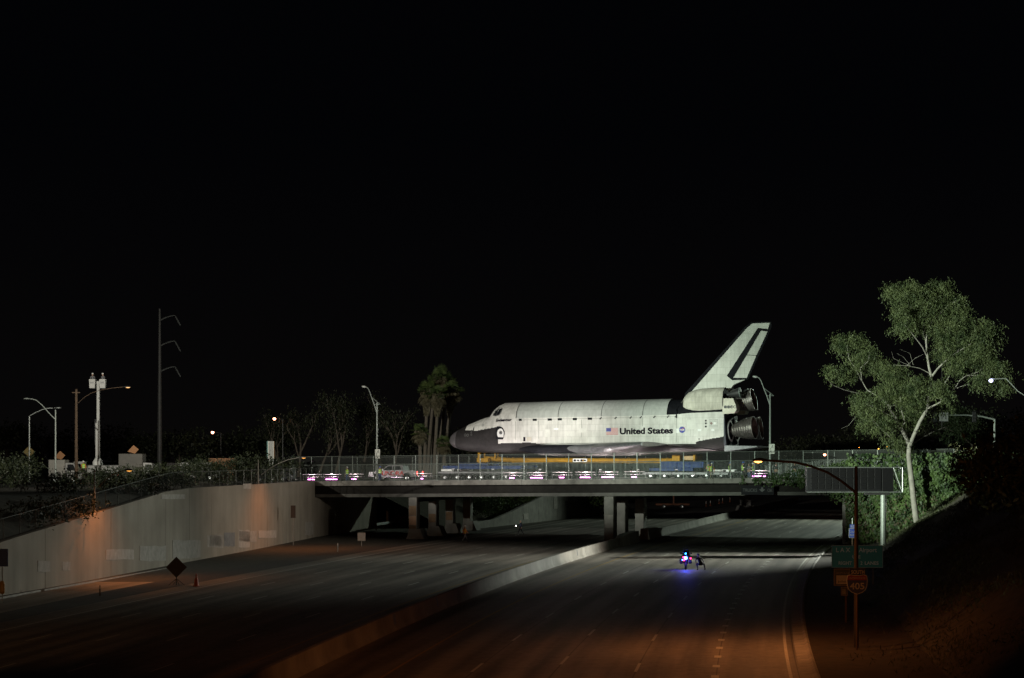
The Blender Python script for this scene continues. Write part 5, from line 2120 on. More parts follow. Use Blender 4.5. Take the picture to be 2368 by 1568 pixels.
# ------------------------------------------------------------------ bucket truck with two raised baskets
Y = 238
bs = Vector(((226 - CX) * Y / FOC, Y, 6.1))
bt = thing('bucket_truck', 'white bucket truck with its boom straight up and two baskets', 'truck', bs)
mb = MB()
mb.bbox((1.2, 0, 1.35), (5.2, 2.3, 1.5), .08)
mb.build('service_body', mat('dusty_white', (.26, .26, .25), .5, 0, .2, 2), bt)
mb = MB()
mb.prism([(-3.4, .6), (-3.45, 1.4), (-3.0, 1.6), (-2.6, 2.5), (-1.5, 2.55), (-1.5, .6)], lambda a, b, d: Vector((a, d, b)), -1.1, 1.1)
cb = mb.build('cab', mat('dusty_white', (.26, .26, .25)), bt)
MB().box((-2.2, -1.11, 2.0), (.8, .04, .55)).build('window', M_GLASS, cb)
for x in (-2.5, 1.4, 2.5):
    for sy in (-1, 1):
        wheel(bt, (x, sy * 1.0, .5), .5, .3)
mb = MB()
mb.lathe([(.6, 2.1), (.6, 2.5), (.35, 2.9)], None, 14)
mb.build('turret', M_WHITE, bt)
top = CZ + (HY - 883) * Y / FOC - 6.1
M_BOOM = mat('boom_white', (.36, .36, .34), .45, 0, .15, 2)
mb = MB()
mb.bbox((0, 0, 2.6 + 2.2), (.48, .48, 4.6), .05)
lb = mb.build('lower_boom', M_BOOM, bt)
mb = MB()
mb.bbox((.06, 0, (7.0 + top) / 2), (.34, .34, top - 6.8), .04)
mb.build('upper_boom', M_BOOM, bt)
MB().box((-.28, 0, 6.0), (.06, .2, 3.0)).build('hydraulic_ram', M_DSTEEL, lb)
MB().box((0, 0, top - .1), (1.3, .2, .25)).build('basket_beam', M_DSTEEL, bt)
for sx, nm in ((-1, 'left'), (1, 'right')):
    mb = MB()
    mb.loft([[Vector((sx * .6 + a * q, b * q, z)) for a, b in ((-.36, -.36), (.36, -.36), (.36, .36), (-.36, .36))] for z, q in ((top - .75, .85), (top + .3, 1.0))])
    bk = mb.build('basket', mat('basket_white', (.45, .45, .43), .5, 0, .15, 3), bt)
    MB().box((sx * .6, -.365, top - .1), (.4, .02, .2)).build('basket_plate', mat('plate_grey', (.3, .3, .3), .6), bk)
    person('worker standing in the ' + nm + ' basket of the raised boom', bs + Vector((sx * .6, 0, top - .70)), 190 + sx * 20, STAND, M_GREYC, M_BLKC, None, M_HELM_W, 1.7, group='workers in the baskets')
person('worker in a bright lime vest standing among the trucks at the left', Vector(((193 - CX) * 236 / FOC, 236, 6.9)), 170, STAND, M_VESTO, M_NAVYC, M_VEST, M_HELM_W, 1.78)

# ------------------------------------------------------------------ other vehicles in the left yard
def box_truck(xd, Y, label, ln, hgt, m_box, rz=0.0, mark=None):
    p = Vector(((xd - CX) * Y / FOC, Y, 6.1))
    t = thing('truck', label, 'truck', p, rz, 'trucks in the left yard')
    mb = MB()
    mb.bbox((0, 0, .75 + hgt / 2), (ln, 2.3, hgt), .05)
    bx = mb.build('cargo_box', m_box, t)
    mb = MB()
    mb.prism([(ln / 2 + .05, .5), (ln / 2 + .05, 2.4), (ln / 2 + 1.0, 2.35), (ln / 2 + 1.35, 1.5), (ln / 2 + 1.9, 1.35), (ln / 2 + 1.95, .5)], lambda a, b, d: Vector((a, d, b)), -1.05, 1.05)
    cb = mb.build('cab', mat('dusty_white', (.26, .26, .25), .5, 0, .2, 2), t)
    MB().prism([(ln / 2 + .3, 1.5), (ln / 2 + .3, 2.2), (ln / 2 + .95, 2.2), (ln / 2 + 1.2, 1.55)], lambda a, b, d: Vector((a, -1.05 - d, b)), -.01, .02).build('window', M_GLASS, cb)
    for x in (-ln / 2 + .8, ln / 2 + 1.0):
        for sy in (-1, 1):
            wheel(t, (x, sy * .98, .48), .48, .28)
    MB().box((-ln / 2 - .02, -.9, 1.0), (.06, .2, .2)).build('tail_light', M_RED_L if mark == 'lit' else mat('red_plastic', (.3, .02, .02), .4), t)
    if mark:
        mb = MB()
        mb.prism([(-.55, .2), (.15, .95), (.75, .45), (.3, -.05)], lambda a, b, d: Vector((a, d, .8 + hgt + b)), -.05, .05)
        mb.build('raised_board', mat('orange_board', (.30, .14, .055), .7), bx)
    return t


box_truck(136, 234, 'pale box truck with an orange board on its roof beside the grey lamp', 1.9, 2.0, mat('pale_truck', (.24, .23, .20), .5, 0, .2, 2), 0, 'board')
box_truck(306, 236, 'dark box truck with a tilted orange board on its roof', 2.8, 2.7, mat('dark_box', (.07, .065, .055), .6, 0, .25, 2), 0, 'lit')
box_truck(403, 250, 'small white truck behind the hedge right of the power pole', 1.6, 1.6, mat('white_box', (.24, .245, .245), .5, 0, .2, 2), 0, None)
box_truck(452, 255, 'pale work truck at the right end of the yard beside the orange bin', 1.9, 1.4, mat('grey_box', (.24, .25, .25), .5, 0, .2, 2), 0, None)
p = Vector(((515 - CX) * 262 / FOC, 262, 6.1))
t = thing('skip_bin', 'rusty orange bin behind the hedge below the lower lit lamp', 'bin', p)
MB().prism([(-1.4, .2), (1.4, .2), (1.7, 2.9), (-1.7, 2.9)], lambda a, b, d: Vector((a, d, b)), -1, 1).build('tub', mat('orange_bin_paint', (.32, .13, .04), .6, 0, .35, 2), t)
for x in (-.9, 0, .9):
    MB().box((x, -1.04, 1.6), (.12, .1, 2.4)).build('rib', mat('orange_bin_paint', (.32, .13, .04)), t)
# tall narrow illuminated-looking panel on legs
Y = 262
p = Vector(((626 - CX) * Y / FOC, Y, 6.2))
t = thing('sign_tower', 'tall narrow white panel on two legs left of the bare trees', 'sign', p)
zt = CZ + (HY - 1020) * Y / FOC - 6.2
for k, (dx, w_, m) in enumerate(((-.42, .1, mat('teal_edge', (.12, .32, .30), .5)), (-.24, .24, mat('panel_white', (.66, .66, .60))), (.06, .26, mat('panel_grey', (.42, .43, .40), .5)), (.33, .2, mat('panel_white', (.66, .66, .60))), (.47, .05, mat('rust_edge', (.30, .15, .06), .6)))):
    MB().bbox((dx, 0, zt - 1.15), (w_, .3, 2.3), .02).build('panel', m, t)
for dx in (-.12, .25):
    MB().tube([(dx, 0, -.2), (dx, 0, zt - 2.3)], .1, 8).build('leg', M_WHITE, t)

# ------------------------------------------------------------------ signs along the left lanes
def post_sign(name, label, g, z0, z1, w, face_m, back_m, post_m=None, shape='rect', rz=0.0, cat='road sign'):
    t = thing(name, label, cat, g, rz)
    MB().tube([(0, .04, -.1), (0, .04, z1 - .05)], .04, 7).build('post', post_m or M_STEEL, t)
    c = (z0 + z1) / 2
    h = (z1 - z0) / 2
    poly = [(-w / 2, -h), (w / 2, -h), (w / 2, h), (-w / 2, h)] if shape == 'rect' else [(0, -h), (h, 0), (0, h), (-h, 0)]
    MB().prism(poly, lambda a, b, d: Vector((a, d - .02, c + b)), -.012, .012).build('plate', face_m, t)
    return t


M_DPLATE = mat('sign_back', (.035, .028, .024), .6, .2, .2, 4)
g = G(408, 1354)
t = post_sign('warning_sign', 'dark diamond warning sign on a low stand in the dirt strip at left', g, .55, 2.05, 1.5, M_DPLATE, M_DPLATE, M_DSTEEL, 'diamond')
for a in (-1, 1):
    MB().tube([(0, 0, .5), (a * .55, a * .2, 0)], .025, 6).build('leg', M_DSTEEL, t)
    MB().tube([(0, 0, .5), (a * .3, -a * .5, 0)], .025, 6).build('leg', M_DSTEEL, t)
g = G(454, 1356)
t = thing('delineator_post', 'stubby red-orange marker cone right of the dark diamond sign', 'cone', g)
MB().lathe([(.26, 0), (.26, .06), (.16, .07), (.13, .5), (.06, .62), (.05, .86), (.02, .9)], None, 14).build('cone_body', mat('cone_orange', (.40, .07, .02), .6, 0, .3, 5), t, smooth=40)
MB().lathe([(.135, .36), (.132, .46)], None, 14, cap=(False, False)).build('reflective_collar', mat('dirty_tape', (.4, .38, .35), .5), t)
for x, y0, y1, lab in ((231, 1354, 1381, 'thin dark marker post in the dirt strip near the left edge'), (781, 1256, 1275, 'thin pale marker post in front of the abutment at left')):
    g = G(x, y1)
    t = thing('marker_post', lab, 'post', g, 0, 'marker posts')
    hh = (y1 - y0) * g.y / FOC
    MB().bbox((0, 0, hh / 2 - .05), (.09, .04, hh + .1), .01).build('blade', M_DSTEEL if x < 300 else M_STEEL, t)
    MB().box((0, -.024, hh - .12), (.07, .006, .16)).build('reflector', mat('dirty_tape', (.4, .38, .35)), t)
g = G(836, 1262)
post_sign('road_sign', 'small grey sign plate turned away, on a post before the left abutment', g, .5, 1.35, .8, mat('dull_plate', (.20, .21, .20), .5, .3, .2, 3), M_DPLATE)
g = G(678, 1260)
post_sign('road_sign', 'narrow dark sign board on a tall post against the retaining wall', g, 2.8, 4.1, .5, M_DPLATE, M_DPLATE)
g = P(5, 1330, 126)
g.z = 0
t = post_sign('road_sign', 'dark blue sign cut by the left edge of the view', g, 2.3, 3.4, .75, mat('dark_blue_sign', (.02, .05, .16), .5, 0, .1, 3), M_DPLATE)
MB().lathe([(.12, .6), (.2, .75), (.2, 1.2), (.1, 1.4)], None, 12).build('amber_beacon', mat('beacon_yellow', (.30, .17, .03), .5), t)
p = Vector(((67 - CX) * 228 / FOC, 228, 6.1))
post_sign('warning_sign', 'yellow diamond sign half hidden by the shrub at the far left', p, 3.0, 4.3, 1.2, mat('sign_yellow', (.16, .11, .015), .6, 0, .1, 3), M_DPLATE, None, 'diamond')

# ------------------------------------------------------------------ signs on the right verge
M_GREENS = mat('highway_green', (.012, .20, .17), .45, 0, .1, 3)
M_SIGNW = mat('sign_white', (.36, .36, .34), .5, 0, .1, 3)
M_SIGNB = mat('highway_blue', (.03, .06, .30), .45, 0, .1, 3)
M_SIGNK = mat('dim_white_letter', (.30, .285, .26), .5)


def board(x0, y0, x1, y1, Y, m_face, m_edge, name, label, legs, rad=.06, foot=0.1):
    xm = (x0 + x1) / 2
    w_, h_ = (x1 - x0) * Y / FOC, (y1 - y0) * Y / FOC
    zb = CZ - (y1 - HY) * Y / FOC
    t = thing(name, label, 'road sign', ((xm - CX) * Y / FOC, Y, foot))
    z0 = zb - foot
    MB().bbox((0, 0, z0 + h_ / 2), (w_, .04, h_), .015).build('edge_plate', m_edge, t)
    pl = MB().bbox((0, -.014, z0 + h_ / 2), (w_ - .07, .04, h_ - .07), .01).build('face_plate', m_face, t)
    for lx in legs:
        MB().box((lx, .09, (z0 + h_) / 2 - .2), (.1, .1, z0 + h_ + .3)).build('post', M_WOOD, t)
    return t, pl, w_, h_, z0


t, pl, w_, h_, z0 = board(1923, 1261, 2042, 1313, 140, M_GREENS, M_SIGNW, 'highway_sign', 'large green highway sign reading LAX Airport use right lanes', (-1.1, 1.1), foot=.2)
yy = -.04
for txt, fx, fz, sz, wd in (('L A X', -.42, .70, .42, .98), ('Airport', .03, .70, .42, 1.25), ('USE', -.10, .42, .30, .55), ('RIGHT', -.37, .14, .32, .92), ('2', .06, .14, .32, .13), ('LANES', .14, .14, .32, .95)):
    text_on('lettering', txt, sz, mat('pale_letter', (.62, .62, .58), .5), pl, (fx * w_, yy, z0 + fz * h_), (1, 0, 0), (0, 0, 1), offset=.008, width=wd)
t, pl, w_, h_, z0 = board(1928, 1315, 1985, 1355, 110, mat('slate_sign', (.07, .08, .075), .5), mat('sign_edge', (.30, .24, .18), .5), 'sponsor_sign', 'small sign with a white lower panel reading Adopt-a-Highway left of the route shield', (0,), foot=.1)
text_on('lettering', 'ADOPT-A-HIGHWAY', .12, M_SIGNK, pl, (-w_ * .42, -.04, z0 + h_ * .70), (1, 0, 0), (0, 0, 1), width=w_ * .84)
MB().box((.04, -.04, z0 + h_ * .36), (w_ * .86, .01, h_ * .5)).build('white_panel', mat('panel_pale', (.50, .48, .44), .5), pl)
text_on('lettering', 'Johnson', .16, M_NAVY, pl, (-w_ * .34, -.05, z0 + h_ * .2), (1, 0, 0), (0, 0, 1), width=w_ * .62)
zz = CZ - (1378 - HY) * 110 / FOC - .1
mb = MB()
mb.bbox((-.10, 0, zz + .24), (.36, .03, .47), .01)
sm = mb.build('small_plate', mat('sign_edge', (.30, .24, .18)), t)
mb = MB()
mb.bbox((-.10, -.012, zz + .24), (.31, .03, .42), .01)
mb.build('small_plate_face', mat('slate_sign', (.07, .08, .075)), sm)
mb = MB()
for dx in (-.07, .03):
    mb.lathe([(.03, .30), (.035, .34), (.01, .38)], Matrix.Translation((-.10 + dx, -.03, zz + .02)), 8)
    mb.prism([(-.04, .06), (-.015, .06), (0, .16), (.015, .06), (.04, .06), (.03, .29), (-.03, .29)], lambda a, b, d: Vector((-.10 + dx + a, d, zz + .02 + b)), -.034, -.03)
o = mb.build('walker_symbol', M_SIGNK, sm)
o['kind'] = 'stuff'
# route shield
Y = 94.6
xs = 1982
t = thing('route_sign', 'interstate shield reading 405 under a SOUTH plate', 'road sign', ((xs - CX) * Y / FOC, Y, .05))


def sz_(y):
    return CZ - (y - HY) * Y / FOC - .05


MB().tube([(0, .06, -.1), (0, .06, sz_(1316))], .045, 8).build('post', M_WOOD, t)
MB().bbox((.02, 0, sz_(1321.5)), (.76, .03, .32), .012).build('plate', M_NAVYC, t)
text_on('lettering', 'SOUTH', .25, M_SIGNK, t, (-.28, -.02, sz_(1327)), (1, 0, 0), (0, 0, 1), width=.62, offset=.006)
zc, hh = sz_(1351.5), 23 * Y / FOC
shield = [(-.46, .42), (-.3, .47), (-.12, .42), (0, .44), (.12, .42), (.3, .47), (.46, .42), (.49, .2), (.47, -.05), (.40, -.25), (.25, -.38), (.0, -.47), (-.25, -.38), (-.40, -.25), (-.47, -.05), (-.49, .2)]
MB().prism(shield, lambda a, b, d: Vector((a, d, zc + b)), -.014, .014).build('shield_edge', M_SIGNW, t)
sh = MB().prism([(a * .94, b * .94) for a, b in shield], lambda a, b, d: Vector((a, d, zc + b)), -.024, -.012).build('shield', mat('shield_blue', (.02, .028, .10), .5), t)
MB().prism([(a * .94, b * .94) for a, b in shield[:7]] + [(.46, .2), (-.46, .2)], lambda a, b, d: Vector((a, d, zc + b)), -.031, -.022).build('red_band', mat('shield_red', (.16, .02, .018), .5), sh)
text_on('lettering', 'INTERSTATE', .11, M_SIGNK, sh, (-.37, -.036, zc + .26), (1, 0, 0), (0, 0, 1), width=.74)
text_on('lettering', '405', .42, M_SIGNK, sh, (-.34, -.036, zc - .22), (1, 0, 0), (0, 0, 1), width=.68, offset=.008)
# call box sign
Y = 196
t, pl, w_, h_, z0 = board(1963, 1222, 1979.5, 1244, Y, M_SIGNB, M_SIGNW, 'call_box_sign', 'blue call box sign at the foot of the right abutment', (0,), foot=.1)
text_on('lettering', 'CALL', .28, M_SIGNW, pl, (-.27, -.04, z0 + h_ * .55), (1, 0, 0), (0, 0, 1), width=.5)
text_on('lettering', 'BOX', .28, M_SIGNW, pl, (-.24, -.04, z0 + h_ * .2), (1, 0, 0), (0, 0, 1), width=.46)
MB().bbox((0, 0, z0 + h_ + .2), (.5, .03, .36), .01).build('number_plate', M_SIGNB, t)
text_on('lettering', '82', .34, M_SIGNW, t, (-.18, -.02, z0 + h_ + .08), (1, 0, 0), (0, 0, 1), width=.36)
MB().tube([(0, .05, z0 + h_), (0, .05, z0 + h_ + 1.0)], .03, 6).build('whip', M_STEEL, t)
# dark sign on the near girder
u = bridge_u(1753)
t = thing('girder_sign', 'dark sign on the girder reading trucks OK with a down arrow', 'road sign', BW(u, -.2, 0), -PHI)
zt, zb_ = zd(u) - .62, zd(u) - 1.62
MB().bbox((0, 0, (zt + zb_) / 2), (3.55, .06, zt - zb_), .01).build('plate', mat('black_sign', (.012, .012, .014), .7, 0, .1, 3, spec=.1), t)
M_DIMT = mat('dim_letter', (.05, .05, .05), .6)
text_on('lettering', 'TRUCKS', .5, M_DIMT, t, (-1.6, -.045, zb_ + .33), (1, 0, 0), (0, 0, 1), width=1.55)
text_on('lettering', 'OK', .5, M_DIMT, t, (1.05, -.045, zb_ + .33), (1, 0, 0), (0, 0, 1), width=.55)
MB().prism([(.45, .3), (.8, .62), (.56, .58), (.56, .8), (.34, .8), (.34, .58), (.1, .62)], lambda a, b, d: Vector((a + .05, d, zb_ + b)), -.05, -.035).build('arrow', M_DIMT, t)

# ------------------------------------------------------------------ message board on the right
Y = 190
pxm = PXM(Y)
vb = thing('message_board', 'large dark electronic message board on a post at the right end of the overpass', 'message board', ((2045 - CX) / pxm, Y, .9))


def vx(x):
    return (x - 2045) / pxm


def vz(y):
    return CZ - (y - HY) / pxm - .9


M_VMS = mat('board_housing', (.012, .012, .014), .5, .2, .2, 3)
M_VMS2 = mat('board_modules', (.009, .009, .010), .35, 0, .2, 3)
MB().bbox((vx(1952), .5, vz(1109)), ((2040 - 1866) / pxm - .05, 1.0, 58 / pxm), .03).build('housing', M_VMS, vb)
MB().bbox((vx(2053), .42, vz(1110)), (26 / pxm, .9, 56 / pxm), .02).build('cabinet', M_VMS2, vb)
mod = None
for i in range(10):
    for j in range(4):
        if mod is None:
            mb = MB()
            mb.bbox((0, 0, 0), (.62, .05, .50), .02)
            mb.box((0, -.03, -.2), (.36, .03, .03))
            ob = mb.build('display_module', M_VMS2, vb)
            mod = ob.data
        else:
            ob = link('display_module', mod, vb)
        ob.location = (vx(1876) + .28 + i * .665, -.02, vz(1131) + .22 + j * .54)
for ya, yb in ((1081, 1081), (1138, 1138)):
    MB().tube([(vx(1866), -.08, vz(ya)), (vx(2087), -.08, vz(yb))], .05, 6).build('rail', M_STEEL, vb)
    MB().tube([(vx(2064), .9, vz(ya)), (vx(2087), .9, vz(yb))], .05, 6).build('rail', M_STEEL, vb)
for yb in (-.08, .9):
    MB().tube([(vx(2087), yb, vz(1081)), (vx(2087), yb, vz(1138))], .06, 6).build('frame_upright', M_STEEL, vb)
    MB().tube([(vx(2066), yb, vz(1081)), (vx(2086), yb, vz(1138))], .05, 6).build('frame_diagonal', M_STEEL, vb)
MB().tube([(vx(2045), .5, -.4), (vx(2045), .5, vz(1140))], .27, 14).build('post', M_POLE, vb, smooth=50)
MB().bbox((vx(2030), .5, vz(1142)), (2.4, .6, .22), .03).build('mount', M_DSTEEL, vb)

# ------------------------------------------------------------------ traffic signal over the right street
Y = 236
bs = Vector(((2300 - CX) * Y / FOC, Y, 6.7))
t = thing('traffic_signal', 'signal mast arm with dark heads and a turn sign before the lower tree crown', 'traffic light', bs)
MB().tube([(0, 0, -.2), (0, 0, 6.9)], [.16, .12], 9).build('pole', M_POLE, t)
pts = [off(x, y, Y, bs) for x, y in ((2300, 970), (2270, 963), (2235, 960), (2190, 960), (2165, 961))]
MB().tube(pts, [.11, .1, .09, .08, .07], 8).build('mast_arm', M_POLE, t, smooth=50)
q = off(2182, 964, Y, bs)
mb = MB()
mb.bbox(q + Vector((0, -.15, 0)), (1.05, .05, 1.05), .02)
sp_ = mb.build('turn_sign', mat('turn_sign_grey', (.36, .36, .35), .6), t)
mb = MB()
mb.tube([q + Vector((.22, -.2, -.28)), q + Vector((.22, -.2, .1)), q + Vector((.1, -.2, .22)), q + Vector((-.2, -.2, .22))], .045, 6)
mb.prism([(-.2, .09), (-.2, .36), (-.38, .22)], lambda a, b, d: q + Vector((a, d, b)), -.22, -.19)
mb.build('turn_arrow', M_BLACK, sp_)
for x in (2163, 2253):
    q = off(x, 964, Y, bs)
    mb = MB()
    mb.bbox(q, (.5, .4, 1.3), .05)
    hd_ = mb.build('signal_head', M_BLACK, t)
    for k in (-1, 0, 1):
        MB().lathe([(.13, 0), (.15, .14)], Matrix.Translation(q + Vector((0, -.2, k * .38))) @ Matrix.Rotation(R(90), 4, 'X'), 12).build('visor', M_DSTEEL, hd_)

# ------------------------------------------------------------------ beyond the overpass
fw = thing('retaining_wall', 'pale retaining wall beyond the overpass rising to a blunt peak, seen under the deck', 'wall', (-4.7, 259, 0))


def fwp(t, z):
    return Vector((18.9 * t, 63 * t, z))


tops = [(0, .8), (.12, .95), (.25, 1.8), (.45, 3.3), (.6, 4.4), (.78, 4.8), (.84, 3.9), (.92, 2.6), (1.0, 1.7), (1.3, .9)]
for (t0, za), (t1, zb_) in zip(tops[:-1], tops[1:]):
    mb = MB()
    a, b = t0 + .0005, t1 - .0005
    mb.add([fwp(a, -.1), fwp(b, -.1), fwp(b, zb_), fwp(a, za)] + [v + Vector((-.4, .1, 0)) for v in (fwp(a, -.1), fwp(b, -.1), fwp(b, zb_), fwp(a, za))],
           [(0, 1, 2, 3), (5, 4, 7, 6), (3, 2, 6, 7), (1, 0, 4, 5), (0, 3, 7, 4), (1, 5, 6, 2)])
    mb.build('panel', M_COLC, fw)
for t_, z_, w_, h_ in ((.57, 1.6, .9, 1.9), (.66, 2.6, .9, .9), (.74, 2.5, .9, 1.1), (.33, .5, 1.2, .8)):
    mb = MB()
    p0 = fwp(t_, z_) + Vector((.06, 0, 0))
    d = fwp(1, 0).normalized()
    mb.prism([(0, 0), (w_ * 2, 0), (w_ * 2, h_), (0, h_)], lambda a, b, dd: p0 + d * a + Vector((dd, -dd * .3, b)), -.05, .02)
    mb.build('paint_patch', M_PATCH2, fw)
# guard rail and white post at the far side of the left opening
p0, p1 = G(872, 1226, .0), G(953, 1212, .0)
gr = thing('guard_rail', 'pale steel guard rail sloping along the ramp beyond the left piers', 'guard rail', p0)
v = p1 - p0
mb = MB()
nv = Vector((-v.y, v.x, 0)).normalized()
mb.prism([(.05, .0), (.0, .08), (.06, .16), (.0, .24), (.05, .32), (.09, .32), (.04, .24), (.1, .16), (.04, .08), (.09, 0)], lambda a, b, d: v * d + nv * a + Vector((0, 0, .55 + b)), 0, 1)
mb.build('beam', mat('pale_rail', (.48, .50, .48), .5, .2, .2, 3), gr)
for k in range(6):
    MB().box(v * (k / 5 * .98 + .01) + nv * .15 + Vector((0, 0, .4)), (.15, .15, .9)).build('post', M_WOOD, gr)
p = G(896, 1215)
t = thing('marker_post', 'stout white post beyond the left pier above the guard rail', 'post', p, 0, 'marker posts')
MB().bbox((0, 0, 1.2), (.32, .2, 1.5), .03).build('blade', M_WHITE, t)
MB().box((0, 0, .3), (.1, .1, .7)).build('stake', M_STEEL, t)
# parked emergency trucks glimpsed between the piers
for xd, Y, label in ((1024, 318, 'red fire truck glimpsed between the second and third left piers'), (1069, 330, 'red emergency truck glimpsed right of the last left pier')):
    p = Vector(((xd - CX) * Y / FOC, Y, 1.2))
    t = thing('emergency_truck', label, 'truck', p, R(80), 'emergency trucks beyond the piers')
    MB().bbox((0, 0, 1.9), (5.6, 2.4, 2.1), .12).build('body', mat('fire_red', (.42, .02, .015), .35, 0, .1, 2), t)
    MB().bbox((0, 0, .8), (5.4, 2.2, .3), .05).build('bumper', M_CHROME, t)
    for x in (-1.8, 1.7):
        for sy in (-1, 1):
            wheel(t, (x, sy * 1.05, .5), .5, .32)
    for sy in (-1, 1):
        MB().box((-2.83, sy * .9, 1.5), (.06, .25, .3)).build('red_lamp', M_RED_L, t)
        MB().box((-2.83, sy * .5, 1.15), (.06, .25, .16)).build('white_lamp', mat('reversing_lens', (.7, .7, .7), .3), t)
    MB().box((-2.0, 0, 3.05), (.3, 1.6, .18)).build('light_bar', mat('red_bar', (.6, .05, .03), .3), t)
    MB().box((-2.84, 0, 1.9), (.05, 1.3, 1.0)).build('rear_panel', M_CHROME, t)
# road works closing the far lanes
for k, xd in enumerate((1633, 1643, 1654, 1663, 1671, 1688)):
    Y = 372 + k * 8
    p = Vector(((xd - CX) * Y / FOC, Y, 0))
    lab = ('leftmost', 'second', 'third', 'fourth', 'fifth', 'rightmost')[k]
    t = thing('traffic_delineator', lab + ' small orange delineator in the row closing the far lanes', 'delineator', p, 0, 'delineators closing the far lanes')
    MB().lathe([(.22, 0), (.22, .08), (.07, .1), (.055, 1.0), (.02, 1.05)], None, 8).build('tube', mat('cone_orange2', (.28, .07, .025), .6), t)
    for z in (.6, .82):
        MB().lathe([(.068, z), (.066, z + .13)], None, 8, cap=(False, False)).build('white_band', M_WHITE, t)
Y = 360
p = Vector(((1555 - CX) * Y / FOC, Y, 0))
t = thing('arrow_board_trailer', 'dim orange arrow-board trailer standing in the far closed lanes', 'trailer', p)
MB().bbox((0, 0, .75), (6.0, 1.6, .35), .05).build('chassis', mat('trailer_orange', (.16, .05, .018), .6), t)
MB().box((.2, 0, 2.0), (.25, .25, 2.2)).build('mast', mat('trailer_orange', (.55, .17, .05)), t)
MB().bbox((.2, -.1, 3.5), (2.4, .12, 1.2), .03).build('board', M_BLACK, t)
for x in (-1.6, 1.6):
    for sy in (-1, 1):
        wheel(t, (x, sy * .8, .4), .4, .25)
# lone far column with its foot
p = Vector(((1724 - CX) * 336 / FOC, 336, 0))
t = thing('concrete_column', 'lone concrete column in the median far beyond the overpass', 'column', p)
MB().bbox((0, 0, 2.6), (1.5, 1.5, 6.4), .1, .22).build('shaft', M_COLC, t)
MB().prism([(-1.5, 0), (1.5, 0), (1.1, 1.1), (-1.1, 1.1)], lambda a, b, d: Vector((a, d, b)), -2.5, 2.5).build('foot', M_COLC, t)
# mast with the far flood lamps, behind the big tree
fm = thing('flood_mast', 'slim mast with floodlights standing behind the big tree', 'light mast', (64, 300.6, 6.7))
MB().tube([(0, 0, -.3), (0, 0, 18.6)], [.16, .09], 9).build('mast', M_DSTEEL, fm)
MB().box((0, 0, 18.2), (2.2, .12, .12)).build('crossbar', M_DSTEEL, fm)
for x in (-.9, .9):
    mb = MB()
    mb.bbox((x, -.15, 18.45), (.6, .35, .4), .05)
    mb.build('floodlight', M_DSTEEL, fm)
# ------------------------------------------------------------------ foliage
def leaf_mesh(name, m, parent, cen, size, droop=.0, flat=None, aspect=.3, loc=None):
    """one narrow kite-shaped leaf per centre; numpy, thousands at a time"""
    n = len(cen)
    d = RNG.normal(size=(n, 3))
    d[:, 2] -= droop * 2.2
    d /= np.linalg.norm(d, axis=1)[:, None]
    e = RNG.normal(size=(n, 3))
    if flat is not None:
        e = e * .55 + np.array(flat)[None]
        nn = e / np.linalg.norm(e, axis=1)[:, None]
        d = d - (d * nn).sum(1)[:, None] * nn
        d /= np.linalg.norm(d, axis=1)[:, None]
        s = np.cross(d, nn)
    else:
        s = np.cross(d, e)
    s /= np.linalg.norm(s, axis=1)[:, None]
    L = size * RNG.uniform(.6, 1.35, size=n)[:, None]
    a = cen - d * L * .5
    b = cen + s * L * aspect * .5
    c = cen + d * L * .5
    f = cen - s * L * aspect * .5
    co = np.stack([a, b, c, f], 1).reshape(-1, 3)
    me = bpy.data.meshes.new(name)
    me.vertices.add(n * 4)
    me.vertices.foreach_set('co', co.ravel())
    me.loops.add(n * 4)
    me.loops.foreach_set('vertex_index', np.arange(n * 4, dtype=np.int32))
    me.polygons.add(n)
    me.polygons.foreach_set('loop_start', np.arange(0, n * 4, 4, dtype=np.int32))
    me.materials.append(m)
    me.update(calc_edges=True)
    me.validate()
    return link(name, me, parent, loc)


def in_blobs(blobs, dens, clump=6.0, spread=.35, shell=.55):
    """points spread in clumps through ellipsoids (centre, radii)"""
    out = []
    for c, r in blobs:
        vol = (r[0] * r[1] * r[2]) ** (2 / 3)
        nc = max(3, int(dens * vol / clump))
        v = RNG.normal(size=(nc, 3))
        v /= np.linalg.norm(v, axis=1)[:, None]
        rad = shell + (1 - shell) * RNG.random(nc) ** .6
        rad *= RNG.uniform(.75, 1.12, nc)
        cc = np.array(c)[None] + v * rad[:, None] * np.array(r)[None]
        k = RNG.poisson(clump, nc)
        idx = np.repeat(np.arange(nc), k)
        pts = cc[idx] + RNG.normal(size=(len(idx), 3)) * spread * np.array([1, 1, .8])
        out.append(pts)
    return np.concatenate(out)


L_EUC = leaf_mat('eucalyptus_leaves', (.034, .058, .018), (.155, .19, .075), .3)
L_DARK = leaf_mat('dark_leaves', (.02, .035, .012), (.06, .085, .03), .2)
L_IVY = leaf_mat('ivy_leaves', (.02, .045, .013), (.095, .155, .042), .2)
L_IVYB = leaf_mat('dry_ivy_leaves', (.05, .04, .022), (.15, .12, .07), .1)
L_PALM = leaf_mat('palm_fronds', (.05, .085, .025), (.15, .20, .065), .2)
L_DRY = leaf_mat('dead_fronds', (.085, .078, .045), (.20, .175, .105), .15)
L_HEDGE = leaf_mat('hedge_leaves', (.010, .019, .007), (.036, .044, .015), .15)
L_GRASS = leaf_mat('slope_plants', (.025, .036, .012), (.07, .08, .03), .15)
M_EBARK = mat('smooth_pale_bark', (.27, .255, .225), .8, 0, .35, 1.5, bump=.3)
M_BARK = mat('dark_bark', (.11, .09, .07), .9, 0, .4, 2, bump=.4)
M_PBARK = mat('palm_bark', (.17, .145, .115), .9, 0, .4, 4, bump=.5, stretch=(1, 1, 4))

